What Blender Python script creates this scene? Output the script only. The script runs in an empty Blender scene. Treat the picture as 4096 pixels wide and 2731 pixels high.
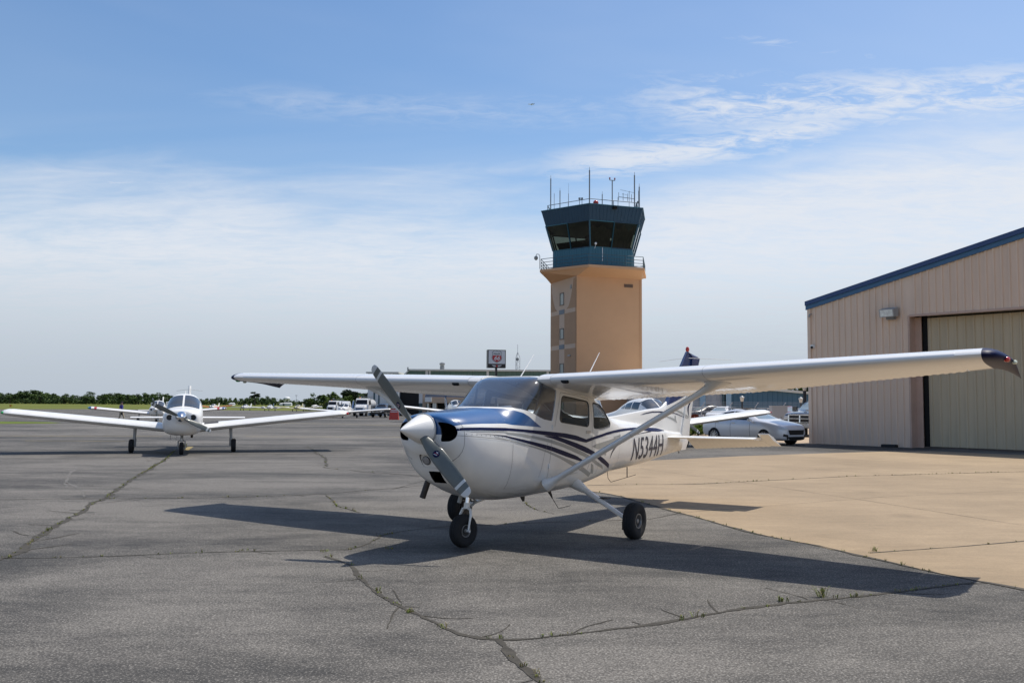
EXPOSURE = 0.08
SUN_E = 4.2
SKY_SAT = 1.2
SKY_VAL = 1.12
HAZE_C = (3.75, 4.35, 5.15)
CLOUD_LOW = (4.0, 4.5, 5.2)
CLOUD_HIGH = (6.2, 6.45, 6.9)
ASPH_D = (.036, .034, .031)
ASPH_L = (.104, .0945, .082)
CONC_C = (.325, .243, .155)
import bpy, bmesh, math, random
from mathutils import Vector, Matrix
from mathutils.bvhtree import BVHTree
random.seed(7)
R = math.radians
IN = .0254
SC = bpy.context.scene
COL = SC.collection

# ---------------------------------------------------------------- tagging
def tag(o, label=None, cat=None, group=None, kind=None):
    if label: o['label'] = label
    if cat: o['category'] = cat
    if group: o['group'] = group
    if kind: o['kind'] = kind
    return o

def empty(name, loc=(0, 0, 0), rz=0, label=None, cat=None, group=None):
    o = bpy.data.objects.new(name, None)
    o.empty_display_size = .3
    COL.objects.link(o)
    o.location = loc
    o.rotation_euler = (0, 0, rz)
    return tag(o, label, cat, group)

KIDS = {}
def copy_tree(o, parent=None):
    c = o.copy()
    COL.objects.link(c)
    c.parent = parent
    for ch in [k for k in bpy.data.objects if k.parent == o]:
        copy_tree(ch, c)
    return c

# ---------------------------------------------------------------- materials
MATS = {}
def lin(c):
    return tuple(c) + (1.0,) if len(c) == 3 else tuple(c)

def mat(name, col, rough=.5, metal=0., var=0., vscale=3., bump=0., bscale=60., coat=0., spec=.5, detail=4., stretch=(1, 1, 1), emit=0.):
    if name in MATS: return MATS[name]
    m = bpy.data.materials.new(name); m.use_nodes = True
    nt = m.node_tree; b = nt.nodes['Principled BSDF']
    b.inputs['Base Color'].default_value = lin(col)
    b.inputs['Roughness'].default_value = rough
    b.inputs['Metallic'].default_value = metal
    b.inputs['Specular IOR Level'].default_value = spec
    if coat:
        b.inputs['Coat Weight'].default_value = coat
        b.inputs['Coat Roughness'].default_value = .04
    if emit:
        b.inputs['Emission Color'].default_value = lin(col); b.inputs['Emission Strength'].default_value = emit
    tc = nt.nodes.new('ShaderNodeTexCoord')
    mp = nt.nodes.new('ShaderNodeMapping'); mp.inputs['Scale'].default_value = stretch
    nt.links.new(tc.outputs['Object'], mp.inputs['Vector'])
    if var:
        n = nt.nodes.new('ShaderNodeTexNoise'); n.inputs['Scale'].default_value = vscale; n.inputs['Detail'].default_value = detail
        n.inputs['Roughness'].default_value = .65
        nt.links.new(mp.outputs['Vector'], n.inputs['Vector'])
        r = nt.nodes.new('ShaderNodeMapRange')
        r.inputs['From Min'].default_value = .25; r.inputs['From Max'].default_value = .75
        r.inputs['To Min'].default_value = 1 - var; r.inputs['To Max'].default_value = 1 + var
        nt.links.new(n.outputs['Fac'], r.inputs['Value'])
        mx = nt.nodes.new('ShaderNodeVectorMath'); mx.operation = 'MULTIPLY'
        mx.inputs[0].default_value = col[:3]
        nt.links.new(r.outputs['Result'], mx.inputs[1])
        nt.links.new(mx.outputs['Vector'], b.inputs['Base Color'])
    if bump:
        n2 = nt.nodes.new('ShaderNodeTexNoise'); n2.inputs['Scale'].default_value = bscale; n2.inputs['Detail'].default_value = 3
        nt.links.new(mp.outputs['Vector'], n2.inputs['Vector'])
        bp = nt.nodes.new('ShaderNodeBump'); bp.inputs['Strength'].default_value = bump; bp.inputs['Distance'].default_value = .01
        nt.links.new(n2.outputs['Fac'], bp.inputs['Height']); nt.links.new(bp.outputs['Normal'], b.inputs['Normal'])
    MATS[name] = m
    return m

def glass(name, tint=(.75, .8, .8), refl=1.0, rough=.02, dust=0.):
    if name in MATS: return MATS[name]
    m = bpy.data.materials.new(name); m.use_nodes = True
    nt = m.node_tree; nt.nodes.clear()
    o = nt.nodes.new('ShaderNodeOutputMaterial')
    t = nt.nodes.new('ShaderNodeBsdfTransparent'); t.inputs['Color'].default_value = lin(tint)
    g = nt.nodes.new('ShaderNodeBsdfGlossy'); g.inputs['Roughness'].default_value = rough
    ge = nt.nodes.new('ShaderNodeNewGeometry'); dt = nt.nodes.new('ShaderNodeVectorMath'); dt.operation = 'DOT_PRODUCT'
    nt.links.new(ge.outputs['Normal'], dt.inputs[0]); nt.links.new(ge.outputs['Incoming'], dt.inputs[1])
    def mm(op, a, b=None):
        n = nt.nodes.new('ShaderNodeMath'); n.operation = op
        for i, x in enumerate((a, b)):
            if x is None: continue
            if isinstance(x, (int, float)): n.inputs[i].default_value = x
            else: nt.links.new(x, n.inputs[i])
        return n.outputs[0]
    sch = mm('POWER', mm('SUBTRACT', 1., mm('ABSOLUTE', dt.outputs['Value'])), 5.)
    f = nt.nodes.new('ShaderNodeMath'); f.operation = 'MULTIPLY_ADD'; nt.links.new(sch, f.inputs[0]); f.inputs[1].default_value = .96; f.inputs[2].default_value = .04
    k = nt.nodes.new('ShaderNodeMath'); k.operation = 'MULTIPLY'; k.inputs[1].default_value = refl; k.use_clamp = True
    mx = nt.nodes.new('ShaderNodeMixShader')
    nt.links.new(f.outputs[0], k.inputs[0]); nt.links.new(k.outputs[0], mx.inputs[0])
    nt.links.new(t.outputs[0], mx.inputs[1]); nt.links.new(g.outputs[0], mx.inputs[2])
    if dust:
        df = nt.nodes.new('ShaderNodeBsdfDiffuse'); df.inputs['Color'].default_value = (.5, .5, .48, 1)
        m2 = nt.nodes.new('ShaderNodeMixShader'); m2.inputs[0].default_value = dust
        nt.links.new(mx.outputs[0], m2.inputs[1]); nt.links.new(df.outputs[0], m2.inputs[2]); mx = m2
    nt.links.new(mx.outputs[0], o.inputs['Surface'])
    MATS[name] = m
    return m

# ---------------------------------------------------------------- mesh builder
class MB:
    def __init__(s, f=None):
        s.v = []; s.f = []; s.m = []; s.cur = 0; s.xf = f or (lambda p: p)
    def vert(s, p):
        s.v.append(tuple(s.xf(p))); return len(s.v) - 1
    def face(s, ids):
        s.f.append(list(ids)); s.m.append(s.cur)
    def box(s, x0, x1, y0, y1, z0, z1):
        i = [s.vert(p) for p in ((x0, y0, z0), (x1, y0, z0), (x1, y1, z0), (x0, y1, z0), (x0, y0, z1), (x1, y0, z1), (x1, y1, z1), (x0, y1, z1))]
        for q in ((0, 3, 2, 1), (4, 5, 6, 7), (0, 1, 5, 4), (1, 2, 6, 5), (2, 3, 7, 6), (3, 0, 4, 7)):
            s.face([i[k] for k in q])
        return s
    def obox(s, c, ax, ay, az):          # oriented box: centre and three half-axis vectors
        c, ax, ay, az = map(Vector, (c, ax, ay, az))
        i = []
        for dz in (-1, 1):
            for dx, dy in ((-1, -1), (1, -1), (1, 1), (-1, 1)):
                i.append(s.vert(c + ax * dx + ay * dy + az * dz))
        for q in ((0, 3, 2, 1), (4, 5, 6, 7), (0, 1, 5, 4), (1, 2, 6, 5), (2, 3, 7, 6), (3, 0, 4, 7)):
            s.face([i[k] for k in q])
        return s
    def bar(s, a, b, w, h=None, up=(0, 0, 1)):
        a, b = Vector(a), Vector(b); d = b - a
        if h is None: h = w
        u = Vector(up)
        x = d.cross(u)
        if x.length < 1e-6: x = d.cross(Vector((1, 0, 0)))
        x.normalize(); y = x.cross(d).normalized()
        return s.obox((a + b) / 2, d / 2, x * w / 2, y * h / 2)
    def loft(s, rings, caps=True, closed=True):
        n = len(rings[0]); ids = [[s.vert(p) for p in r] for r in rings]
        for a, b in zip(ids, ids[1:]):
            for k in range(n if closed else n - 1):
                j = (k + 1) % n
                s.face((a[k], a[j], b[j], b[k]))
        if caps:
            s.face(ids[0][::-1]); s.face(ids[-1])
        return s
    def tube(s, pts, r, n=10, caps=True, flat=1., up=None):
        pts = [Vector(p) for p in pts]
        if not isinstance(r, (list, tuple)): r = [r] * len(pts)
        rings = []; px = None
        for i, p in enumerate(pts):
            d = (pts[min(i + 1, len(pts) - 1)] - pts[max(i - 1, 0)]).normalized()
            if px is None:
                a = Vector(up) if up else (Vector((0, 0, 1)) if abs(d.z) < .9 else Vector((1, 0, 0)))
            else: a = px
            x = (a - d * a.dot(d)).normalized(); y = d.cross(x); px = x
            rings.append([p + x * (r[i] * math.cos(2 * math.pi * k / n)) + y * (r[i] * flat * math.sin(2 * math.pi * k / n)) for k in range(n)])
        return s.loft(rings, caps)
    def lathe(s, prof, c, axis=(0, 0, 1), n=24, caps=True):
        c = Vector(c); d = Vector(axis).normalized()
        a = Vector((0, 0, 1)) if abs(d.z) < .9 else Vector((1, 0, 0))
        x = (a - d * a.dot(d)).normalized(); y = d.cross(x)
        rings = [[c + d * h + (x * math.cos(2 * math.pi * k / n) + y * math.sin(2 * math.pi * k / n)) * rr for k in range(n)] for rr, h in prof]
        return s.loft(rings, caps)
    def prism(s, poly, a, b):            # poly: 3-D points, extruded by vectors a..b
        a, b = Vector(a), Vector(b)
        return s.loft([[Vector(p) + a for p in poly], [Vector(p) + b for p in poly]])
    def ball(s, c, r, n=12, m=8, sc=(1, 1, 1)):
        c = Vector(c)
        rings = []
        for j in range(1, m):
            t = math.pi * j / m
            rings.append([c + Vector((math.sin(t) * math.cos(2 * math.pi * k / n) * sc[0], math.sin(t) * math.sin(2 * math.pi * k / n) * sc[1], math.cos(t) * sc[2])) * r for k in range(n)])
        return s.loft(rings)
    def poly(s, pts):
        s.face([s.vert(p) for p in pts]); return s
    def build(s, name, mats, parent=None, smooth=35, fix=True, loc=None):
        me = bpy.data.meshes.new(name)
        me.from_pydata(s.v, [], s.f)
        if not isinstance(mats, (list, tuple)): mats = [mats]
        for m in mats: me.materials.append(m)
        me.polygons.foreach_set('material_index', s.m)
        if fix:
            bm = bmesh.new(); bm.from_mesh(me)
            bmesh.ops.recalc_face_normals(bm, faces=bm.faces)
            bm.to_mesh(me); bm.free()
        if smooth:
            me.shade_smooth()
            me.set_sharp_from_angle(angle=R(smooth))
        me.update()
        return link(me, name, parent, loc)

def link(me, name, parent=None, loc=None):
    o = bpy.data.objects.new(name, me); COL.objects.link(o)
    if parent is not None:
        o.parent = parent
        KIDS.setdefault(parent.name, []).append(o)
    if loc is not None: o.location = loc
    return o

def thing(mb, name, mats, label, cat, loc=None, rz=0, group=None, smooth=35, kind=None):
    o = mb.build(name, mats, None, smooth)
    if loc is not None: o.location = loc
    o.rotation_euler = (0, 0, rz)
    return tag(o, label, cat, group, kind)

def text_mesh(txt, size=1., shear=0., xscale=1., spacing=1., offset=0., res=3):
    cu = bpy.data.curves.new('lettering', 'FONT'); cu.body = txt; cu.size = size; cu.shear = shear
    cu.space_character = spacing; cu.offset = offset; cu.resolution_u = res
    cu.align_x = 'CENTER'; cu.align_y = 'CENTER'; cu.fill_mode = 'FRONT'
    o = bpy.data.objects.new('lettering', cu); COL.objects.link(o)
    dg = bpy.context.evaluated_depsgraph_get(); dg.update()
    me = bpy.data.meshes.new_from_object(o.evaluated_get(dg))
    bpy.data.objects.remove(o)
    v = [Vector((p.co.x * xscale, p.co.y, 0)) for p in me.vertices]
    f = [tuple(p.vertices) for p in me.polygons]
    bpy.data.meshes.remove(me)
    return v, f

def boolean(obj, cutters, op='DIFFERENCE'):
    for c in cutters:
        md = obj.modifiers.new('cut', 'BOOLEAN'); md.operation = op; md.solver = 'EXACT'; md.object = c
    bpy.context.view_layer.update()
    dg = bpy.context.evaluated_depsgraph_get(); dg.update()
    me = bpy.data.meshes.new_from_object(obj.evaluated_get(dg))
    obj.modifiers.clear()
    old = obj.data; obj.data = me
    me.name = old.name
    return obj

def discard(objs):
    for o in objs:
        me = o.data
        for k in KIDS.values():
            if o in k: k.remove(o)
        bpy.data.objects.remove(o)

# ---------------------------------------------------------------- camera
H_EYE, PITCH, ROLL, FPX = 1.65423, R(3.78019), R(.36762), 3677.31
cam_d = bpy.data.cameras.new('camera'); cam = bpy.data.objects.new('camera', cam_d); COL.objects.link(cam)
cam_d.sensor_width = 36; cam_d.lens = 36 * FPX / 4096; cam_d.clip_start = .05; cam_d.clip_end = 8000
_c, _s = math.cos(PITCH), math.sin(PITCH)
right, upv, back = Vector((1, 0, 0)), Vector((0, -_s, _c)), Vector((0, -_c, -_s))
cr, sr = math.cos(ROLL), math.sin(ROLL)
r2 = right * cr + upv * sr
u2 = upv * cr - right * sr
cam.matrix_world = Matrix(((r2.x, u2.x, back.x, 0), (r2.y, u2.y, back.y, 0), (r2.z, u2.z, back.z, H_EYE), (0, 0, 0, 1)))
SC.camera = cam

def ray(px, py):                 # survey helper: the line of sight through a pixel of the 4096-wide photo
    du, dv = px - 2048, py - 1365.5
    u = du * cr + dv * sr; v = -du * sr + dv * cr
    x, zu = u / FPX, -v / FPX
    return Vector((x, _c - _s * zu, _s + _c * zu))
EYE = Vector((0, 0, H_EYE))
def gz(x, y):                    # the field falls gently away on the left, then levels out
    return -.0055 * min(max(y - 30., 0.), 270.) * min(1., max(0., (2. - x) / 12.))
def gnd(px, py):
    d = ray(px, py); z = 0.
    for _ in range(60):
        t = (z - H_EYE) / d.z
        if t < 0 or t > 3000: t = 900 / d.y
        p = EYE + d * t; z = z + (gz(p.x, p.y) - z) * .5
    return Vector((p.x, p.y, gz(p.x, p.y)))
def at(px, py, Y):
    d = ray(px, py); return EYE + d * (Y / d.y)

# ---------------------------------------------------------------- render settings, light
SC.view_settings.view_transform = 'Standard'; SC.view_settings.look = 'None'
SC.view_settings.exposure = EXPOSURE; SC.view_settings.gamma = 1
SC.render.engine = 'CYCLES'
try:
    SC.cycles.use_denoising = True
    SC.cycles.max_bounces = 8; SC.cycles.transparent_max_bounces = 24; SC.cycles.sample_clamp_indirect = 8
except Exception: pass
SUN_EL, SUN_AZ = R(64.2), R(53.8)        # azimuth from +Y towards +X
sd = Vector((math.sin(SUN_AZ) * math.cos(SUN_EL), math.cos(SUN_AZ) * math.cos(SUN_EL), math.sin(SUN_EL)))
sl = bpy.data.lights.new('sun', 'SUN'); sl.energy = SUN_E; sl.angle = R(.53); sl.color = (1, .945, .85)
so = bpy.data.objects.new('sun', sl); COL.objects.link(so)
so.rotation_euler = sd.to_track_quat('Z', 'Y').to_euler()
so.location = (0, 0, 60)
# ---------------------------------------------------------------- sky
W = bpy.data.worlds.new('World'); SC.world = W; W.use_nodes = True
nt = W.node_tree; nt.nodes.clear()
def N(t, **k):
    n = nt.nodes.new(t)
    for a, v in k.items(): setattr(n, a, v)
    return n
def L(a, b): nt.links.new(a, b)
def mth(op, a, b=None, clamp=False):
    n = N('ShaderNodeMath', operation=op, use_clamp=clamp)
    for i, x in enumerate((a, b)):
        if x is None: continue
        if isinstance(x, (int, float)): n.inputs[i].default_value = x
        else: L(x, n.inputs[i])
    return n.outputs[0]
def rng(x, a, b, c=0., d=1., smooth=True):
    n = N('ShaderNodeMapRange'); n.interpolation_type = 'SMOOTHSTEP' if smooth else 'LINEAR'
    for i, v in zip((1, 2, 3, 4), (a, b, c, d)): n.inputs[i].default_value = v
    L(x, n.inputs[0]); return n.outputs[0]
sky = N('ShaderNodeTexSky', sky_type='NISHITA', sun_disc=False)
sky.sun_elevation = SUN_EL; sky.sun_rotation = SUN_AZ
sky.altitude = 100; sky.air_density = 1.0; sky.dust_density = 1.2; sky.ozone_density = 1.5
tc = N('ShaderNodeTexCoord')
sx = N('ShaderNodeSeparateXYZ'); L(tc.outputs['Generated'], sx.inputs[0])
X, Y, Z = sx.outputs
zc = mth('MAXIMUM', Z, .0)
inv = mth('DIVIDE', 1., mth('ADD', zc, .10))
cx = N('ShaderNodeCombineXYZ'); L(mth('MULTIPLY', X, inv), cx.inputs[0]); L(mth('MULTIPLY', Y, inv), cx.inputs[1])
def noise(scale, detail, rough, dist=0., sc=(1, 1, 1), rot=0., off=(0, 0, 0)):
    m = N('ShaderNodeMapping'); m.inputs['Scale'].default_value = sc; m.inputs['Rotation'].default_value = (0, 0, rot); m.inputs['Location'].default_value = off
    L(cx.outputs[0], m.inputs[0])
    n = N('ShaderNodeTexNoise'); n.inputs['Scale'].default_value = scale; n.inputs['Detail'].default_value = detail
    n.inputs['Roughness'].default_value = rough; n.inputs['Distortion'].default_value = dist
    L(m.outputs[0], n.inputs['Vector']); return n.outputs['Fac']
elev = mth('MULTIPLY', mth('ARCSINE', Z), 57.2958)
azim = mth('MULTIPLY', mth('ARCTAN2', X, Y), 57.2958)
nbig = noise(.55, 4, .55, .6, (1, 1.6, 1), .25, (2.3, .7, 0))
nmid = noise(2.2, 7, .62, .8, (1, 2.2, 1), -.2)
nfin = noise(9., 6, .65, 1.2, (1, 1.8, 1), .3)
# broad veil of high cloud below about twelve degrees, ragged upper edge
edge = mth('ADD', elev, mth('MULTIPLY', mth('SUBTRACT', nbig, .5), -13.))
edge = mth('ADD', edge, mth('MULTIPLY', mth('SUBTRACT', nmid, .5), -3.))
edge = mth('SUBTRACT', edge, rng(azim, -5., 20., 0., 3.))
veil = rng(edge, 8.0, 15.5, 1., 0.)
tex = mth('ADD', mth('MULTIPLY', nmid, .55), mth('MULTIPLY', nfin, .45))
veil = mth('MULTIPLY', veil, rng(tex, .30, .64, .72, 1.))
# brighter cirrus streak in the upper right and a thin one left of centre
def streak(az0, az1, azf, e0, slope, w, t0, t1, k):
    ec = mth('ADD', mth('MULTIPLY', mth('SUBTRACT', azim, az0), slope), e0)
    ec = mth('ADD', ec, mth('MULTIPLY', mth('SUBTRACT', nbig, .5), 2.))
    d = mth('ABSOLUTE', mth('SUBTRACT', elev, ec))
    band = mth('MULTIPLY', rng(d, 0., w, 1., 0.), mth('MULTIPLY', rng(azim, az0 - azf, az0 + azf), rng(azim, az1 - azf, az1 + azf, 1., 0.)))
    return mth('MULTIPLY', mth('MULTIPLY', band, rng(tex, t0, t1)), k)
s1 = streak(9., 60., 5., 18.3, -.08, 2.4, .38, .60, .95)
s2 = streak(3., 21., 4., 14.6, .10, 1.7, .36, .58, .9)
s3 = streak(-17., 12., 6., 17.9, .0, 1.6, .36, .70, .34)
s4 = streak(-27., -15., 3., 12.3, .0, .6, .40, .62, .7)
s5 = streak(13., 24., 3., 21.8, -.25, .5, .44, .66, .5)
fac = veil
for s in (s1, s2, s3, s4, s5): fac = mth('MAXIMUM', fac, s)
haze = rng(elev, -1., 8., .88, 0.)
thin = mth('MULTIPLY', rng(nbig, .35, .75), .16)
sat = N('ShaderNodeHueSaturation'); sat.inputs['Saturation'].default_value = SKY_SAT; sat.inputs['Value'].default_value = SKY_VAL
L(sky.outputs[0], sat.inputs['Color'])
hz = N('ShaderNodeMix', data_type='RGBA'); hz.inputs[7].default_value = HAZE_C + (1,)
L(haze, hz.inputs[0]); L(sat.outputs[0], hz.inputs[6])
ccol = N('ShaderNodeMix', data_type='RGBA'); ccol.inputs[6].default_value = CLOUD_LOW + (1,); ccol.inputs[7].default_value = CLOUD_HIGH + (1,)
L(rng(elev, 1., 10.), ccol.inputs[0])
cm = N('ShaderNodeMix', data_type='RGBA')
L(mth('MULTIPLY', mth('MAXIMUM', fac, thin), rng(elev, -1., 3., .5, .93)), cm.inputs[0]); L(hz.outputs[2], cm.inputs[6]); L(ccol.outputs[2], cm.inputs[7])
bg = N('ShaderNodeBackground'); bg.inputs['Strength'].default_value = .12
L(cm.outputs[2], bg.inputs['Color'])
wo = N('ShaderNodeOutputWorld'); L(bg.outputs[0], wo.inputs['Surface'])
W.cycles.sampling_method = 'MANUAL'; W.cycles.sample_map_resolution = 1024
# ---------------------------------------------------------------- ground surfaces
def node_mat(name):
    m = bpy.data.materials.new(name); m.use_nodes = True; MATS[name] = m
    return m, m.node_tree, m.node_tree.nodes['Principled BSDF']

def asphalt_mat(name, base, worn, speck=1.0):
    m, t, b = node_mat(name)
    tc = t.nodes.new('ShaderNodeTexCoord')
    def nz(scale, det, ro, sc=(1, 1, 1), dist=0.):
        mp = t.nodes.new('ShaderNodeMapping'); mp.inputs['Scale'].default_value = sc
        t.links.new(tc.outputs['Object'], mp.inputs[0])
        n = t.nodes.new('ShaderNodeTexNoise'); n.inputs['Scale'].default_value = scale; n.inputs['Detail'].default_value = det
        n.inputs['Roughness'].default_value = ro; n.inputs['Distortion'].default_value = dist
        t.links.new(mp.outputs[0], n.inputs['Vector']); return n.outputs['Fac']
    def mr(x, a, b_, c, d):
        n = t.nodes.new('ShaderNodeMapRange')
        for i, v in zip((1, 2, 3, 4), (a, b_, c, d)): n.inputs[i].default_value = v
        t.links.new(x, n.inputs[0]); return n.outputs[0]
    def mul(a, c):
        n = t.nodes.new('ShaderNodeMath'); n.operation = 'MULTIPLY'
        for i, x in enumerate((a, c)):
            if isinstance(x, float): n.inputs[i].default_value = x
            else: t.links.new(x, n.inputs[i])
        return n.outputs[0]
    big = nz(.13, 5, .62, (1, 1.7, 1), .6)
    med = nz(.9, 6, .72, (.6, 1.5, 1), .5)
    sml = nz(6., 4, .75, (.8, 1.2, 1), .3)
    grain = nz(62., 2, .6)
    fine = nz(24., 3, .7)
    def add(a, c):
        n = t.nodes.new('ShaderNodeMath'); n.operation = 'ADD'
        for i, x in enumerate((a, c)):
            if isinstance(x, float): n.inputs[i].default_value = x
            else: t.links.new(x, n.inputs[i])
        return n.outputs[0]
    w = add(add(mul(big, .50), mul(med, .34)), mul(sml, .16))
    lane = mr(nz(.055, 3, .5, (.5, 1.6, 1), .8), .36, .66, -.07, .07)
    wear = mr(add(w, lane), .41, .575, 0., 1.)
    mx = t.nodes.new('ShaderNodeMix'); mx.data_type = 'RGBA'
    mx.inputs[6].default_value = lin(base); mx.inputs[7].default_value = lin(worn)
    t.links.new(wear, mx.inputs[0])
    # pale aggregate chips showing through the binder, denser where it is worn
    thr = mr(wear, 0., 1., .60, .50)
    dn = t.nodes.new('ShaderNodeMath'); dn.operation = 'SUBTRACT'; t.links.new(grain, dn.inputs[0]); t.links.new(thr, dn.inputs[1])
    chip = mr(dn.outputs[0], -.03, .10, 0., 1.)
    cm = t.nodes.new('ShaderNodeMix'); cm.data_type = 'RGBA'; cm.inputs[7].default_value = (.29, .27, .24, 1)
    t.links.new(mul(chip, .70 * speck), cm.inputs[0]); t.links.new(mx.outputs[2], cm.inputs[6])
    v = t.nodes.new('ShaderNodeVectorMath'); v.operation = 'SCALE'
    t.links.new(cm.outputs[2], v.inputs[0]); t.links.new(mr(fine, .32, .68, .70, 1.28), v.inputs['Scale'])
    # drips of oil
    vo = t.nodes.new('ShaderNodeTexVoronoi'); vo.inputs['Scale'].default_value = .55; t.links.new(tc.outputs['Object'], vo.inputs['Vector'])
    sp_ = mr(add(vo.outputs['Distance'], mul(sml, .12)), .075, .14, .55, 1.)
    v2 = t.nodes.new('ShaderNodeVectorMath'); v2.operation = 'SCALE'; t.links.new(v.outputs[0], v2.inputs[0]); t.links.new(sp_, v2.inputs['Scale'])
    t.links.new(v2.outputs[0], b.inputs['Base Color'])
    b.inputs['Roughness'].default_value = .82; b.inputs['Specular IOR Level'].default_value = .35
    bp = t.nodes.new('ShaderNodeBump'); bp.inputs['Strength'].default_value = .5; bp.inputs['Distance'].default_value = .006
    t.links.new(grain, bp.inputs['Height']); t.links.new(bp.outputs[0], b.inputs['Normal'])
    return m

M_asph = asphalt_mat('asphalt', ASPH_D, ASPH_L)
def concrete_mat(name, col):
    m, t, b = node_mat(name)
    tc = t.nodes.new('ShaderNodeTexCoord'); mp = t.nodes.new('ShaderNodeMapping'); mp.inputs['Rotation'].default_value = (0, 0, R(50)); t.links.new(tc.outputs['Object'], mp.inputs[0])
    acc = None
    def term(out, a, b_, c, d):
        nonlocal acc
        r = t.nodes.new('ShaderNodeMapRange')
        for i, v in zip((1, 2, 3, 4), (a, b_, c, d)): r.inputs[i].default_value = v
        t.links.new(out, r.inputs[0])
        if acc is None: acc = r.outputs[0]
        else:
            k = t.nodes.new('ShaderNodeMath'); k.operation = 'MULTIPLY'; t.links.new(acc, k.inputs[0]); t.links.new(r.outputs[0], k.inputs[1]); acc = k.outputs[0]
    for sc, de, ro, sx_, lo, hi in ((.35, 6, .65, (1, 1.6, 1), .84, 1.13), (2.6, 6, .7, (.5, 1.6, 1), .90, 1.09), (60., 2, .6, (1, 1, 1), .88, 1.10), (14., 3, .7, (1, 1, 1), .93, 1.06)):
        m2 = t.nodes.new('ShaderNodeMapping'); m2.inputs['Scale'].default_value = sx_; t.links.new(tc.outputs['Object'], m2.inputs[0])
        n = t.nodes.new('ShaderNodeTexNoise'); n.inputs['Scale'].default_value = sc; n.inputs['Detail'].default_value = de; n.inputs['Roughness'].default_value = ro
        t.links.new(m2.outputs[0], n.inputs['Vector']); term(n.outputs['Fac'], .3, .7, lo, hi)
    br = t.nodes.new('ShaderNodeTexBrick'); br.inputs['Scale'].default_value = 1.; br.inputs['Brick Width'].default_value = 5.6; br.inputs['Row Height'].default_value = 5.2; br.inputs['Mortar Size'].default_value = 0.; br.offset = 0.
    br.inputs['Color1'].default_value = (.93, .93, .93, 1); br.inputs['Color2'].default_value = (1.06, 1.06, 1.06, 1); t.links.new(mp.outputs[0], br.inputs['Vector'])
    term(br.outputs['Color'], 0., 2., 0., 2.)
    vo = t.nodes.new('ShaderNodeTexVoronoi'); vo.inputs['Scale'].default_value = .45; t.links.new(tc.outputs['Object'], vo.inputs['Vector']); term(vo.outputs['Distance'], .03, .16, .80, 1.)
    v = t.nodes.new('ShaderNodeVectorMath'); v.operation = 'SCALE'; v.inputs[0].default_value = col; t.links.new(acc, v.inputs['Scale']); t.links.new(v.outputs[0], b.inputs['Base Color'])
    b.inputs['Roughness'].default_value = .85; b.inputs['Specular IOR Level'].default_value = .3
    return m
M_conc = concrete_mat('apron_concrete', CONC_C)
M_lot = mat('lot_concrete', (.40, .30, .20), .85, var=.1, vscale=.7, detail=6)
M_joint = mat('joint_sealer', (.060, .052, .040), .9, var=.35, vscale=6)
M_crack = mat('crack_filler', (.050, .044, .034), .95, var=.45, vscale=8)
M_yel = mat('faded_yellow_paint', (.26, .20, .075), .8, var=.4, vscale=1.6, detail=8)
M_pale = mat('pale_scuff', (.125, .117, .105), .9, var=.5, vscale=3)

def grass_mat():
    m, t, b = node_mat('field_grass')
    tc = t.nodes.new('ShaderNodeTexCoord')
    mp = t.nodes.new('ShaderNodeMapping'); mp.inputs['Scale'].default_value = (.5, 1.6, 1); t.links.new(tc.outputs['Object'], mp.inputs[0])
    n = t.nodes.new('ShaderNodeTexNoise'); n.inputs['Scale'].default_value = .035; n.inputs['Detail'].default_value = 8; n.inputs['Roughness'].default_value = .7
    t.links.new(mp.outputs[0], n.inputs['Vector'])
    r = t.nodes.new('ShaderNodeValToRGB'); e = r.color_ramp.elements
    e[0].position = .34; e[0].color = (.085, .105, .022, 1); e[1].position = .66; e[1].color = (.20, .185, .060, 1)
    x = e.new(.5); x.color = (.115, .135, .028, 1)
    t.links.new(n.outputs['Fac'], r.inputs[0]); t.links.new(r.outputs[0], b.inputs['Base Color'])
    b.inputs['Roughness'].default_value = 1; b.inputs['Specular IOR Level'].default_value = .1
    return m
M_grass = grass_mat()

def sheet(mb, xs, rows, dz):
    G = [[mb.vert((x, y, gz(x, y) + dz)) for y in rows(x)] for x in xs]
    for a, b in zip(G, G[1:]):
        for k in range(len(a) - 1): mb.face((a[k], b[k], b[k + 1], a[k + 1]))
g = MB(); sheet(g, [-2500, -1200, -600] + list(range(-320, -12, 28)) + list(range(-12, 4, 2)) + [60, 220, 800, 2500], lambda x: [-1500, -60, 30, 100, 200, 300, 600, 3500], -.015)
thing(g, 'ground', M_grass, None, None, kind='structure', smooth=0)

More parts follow.
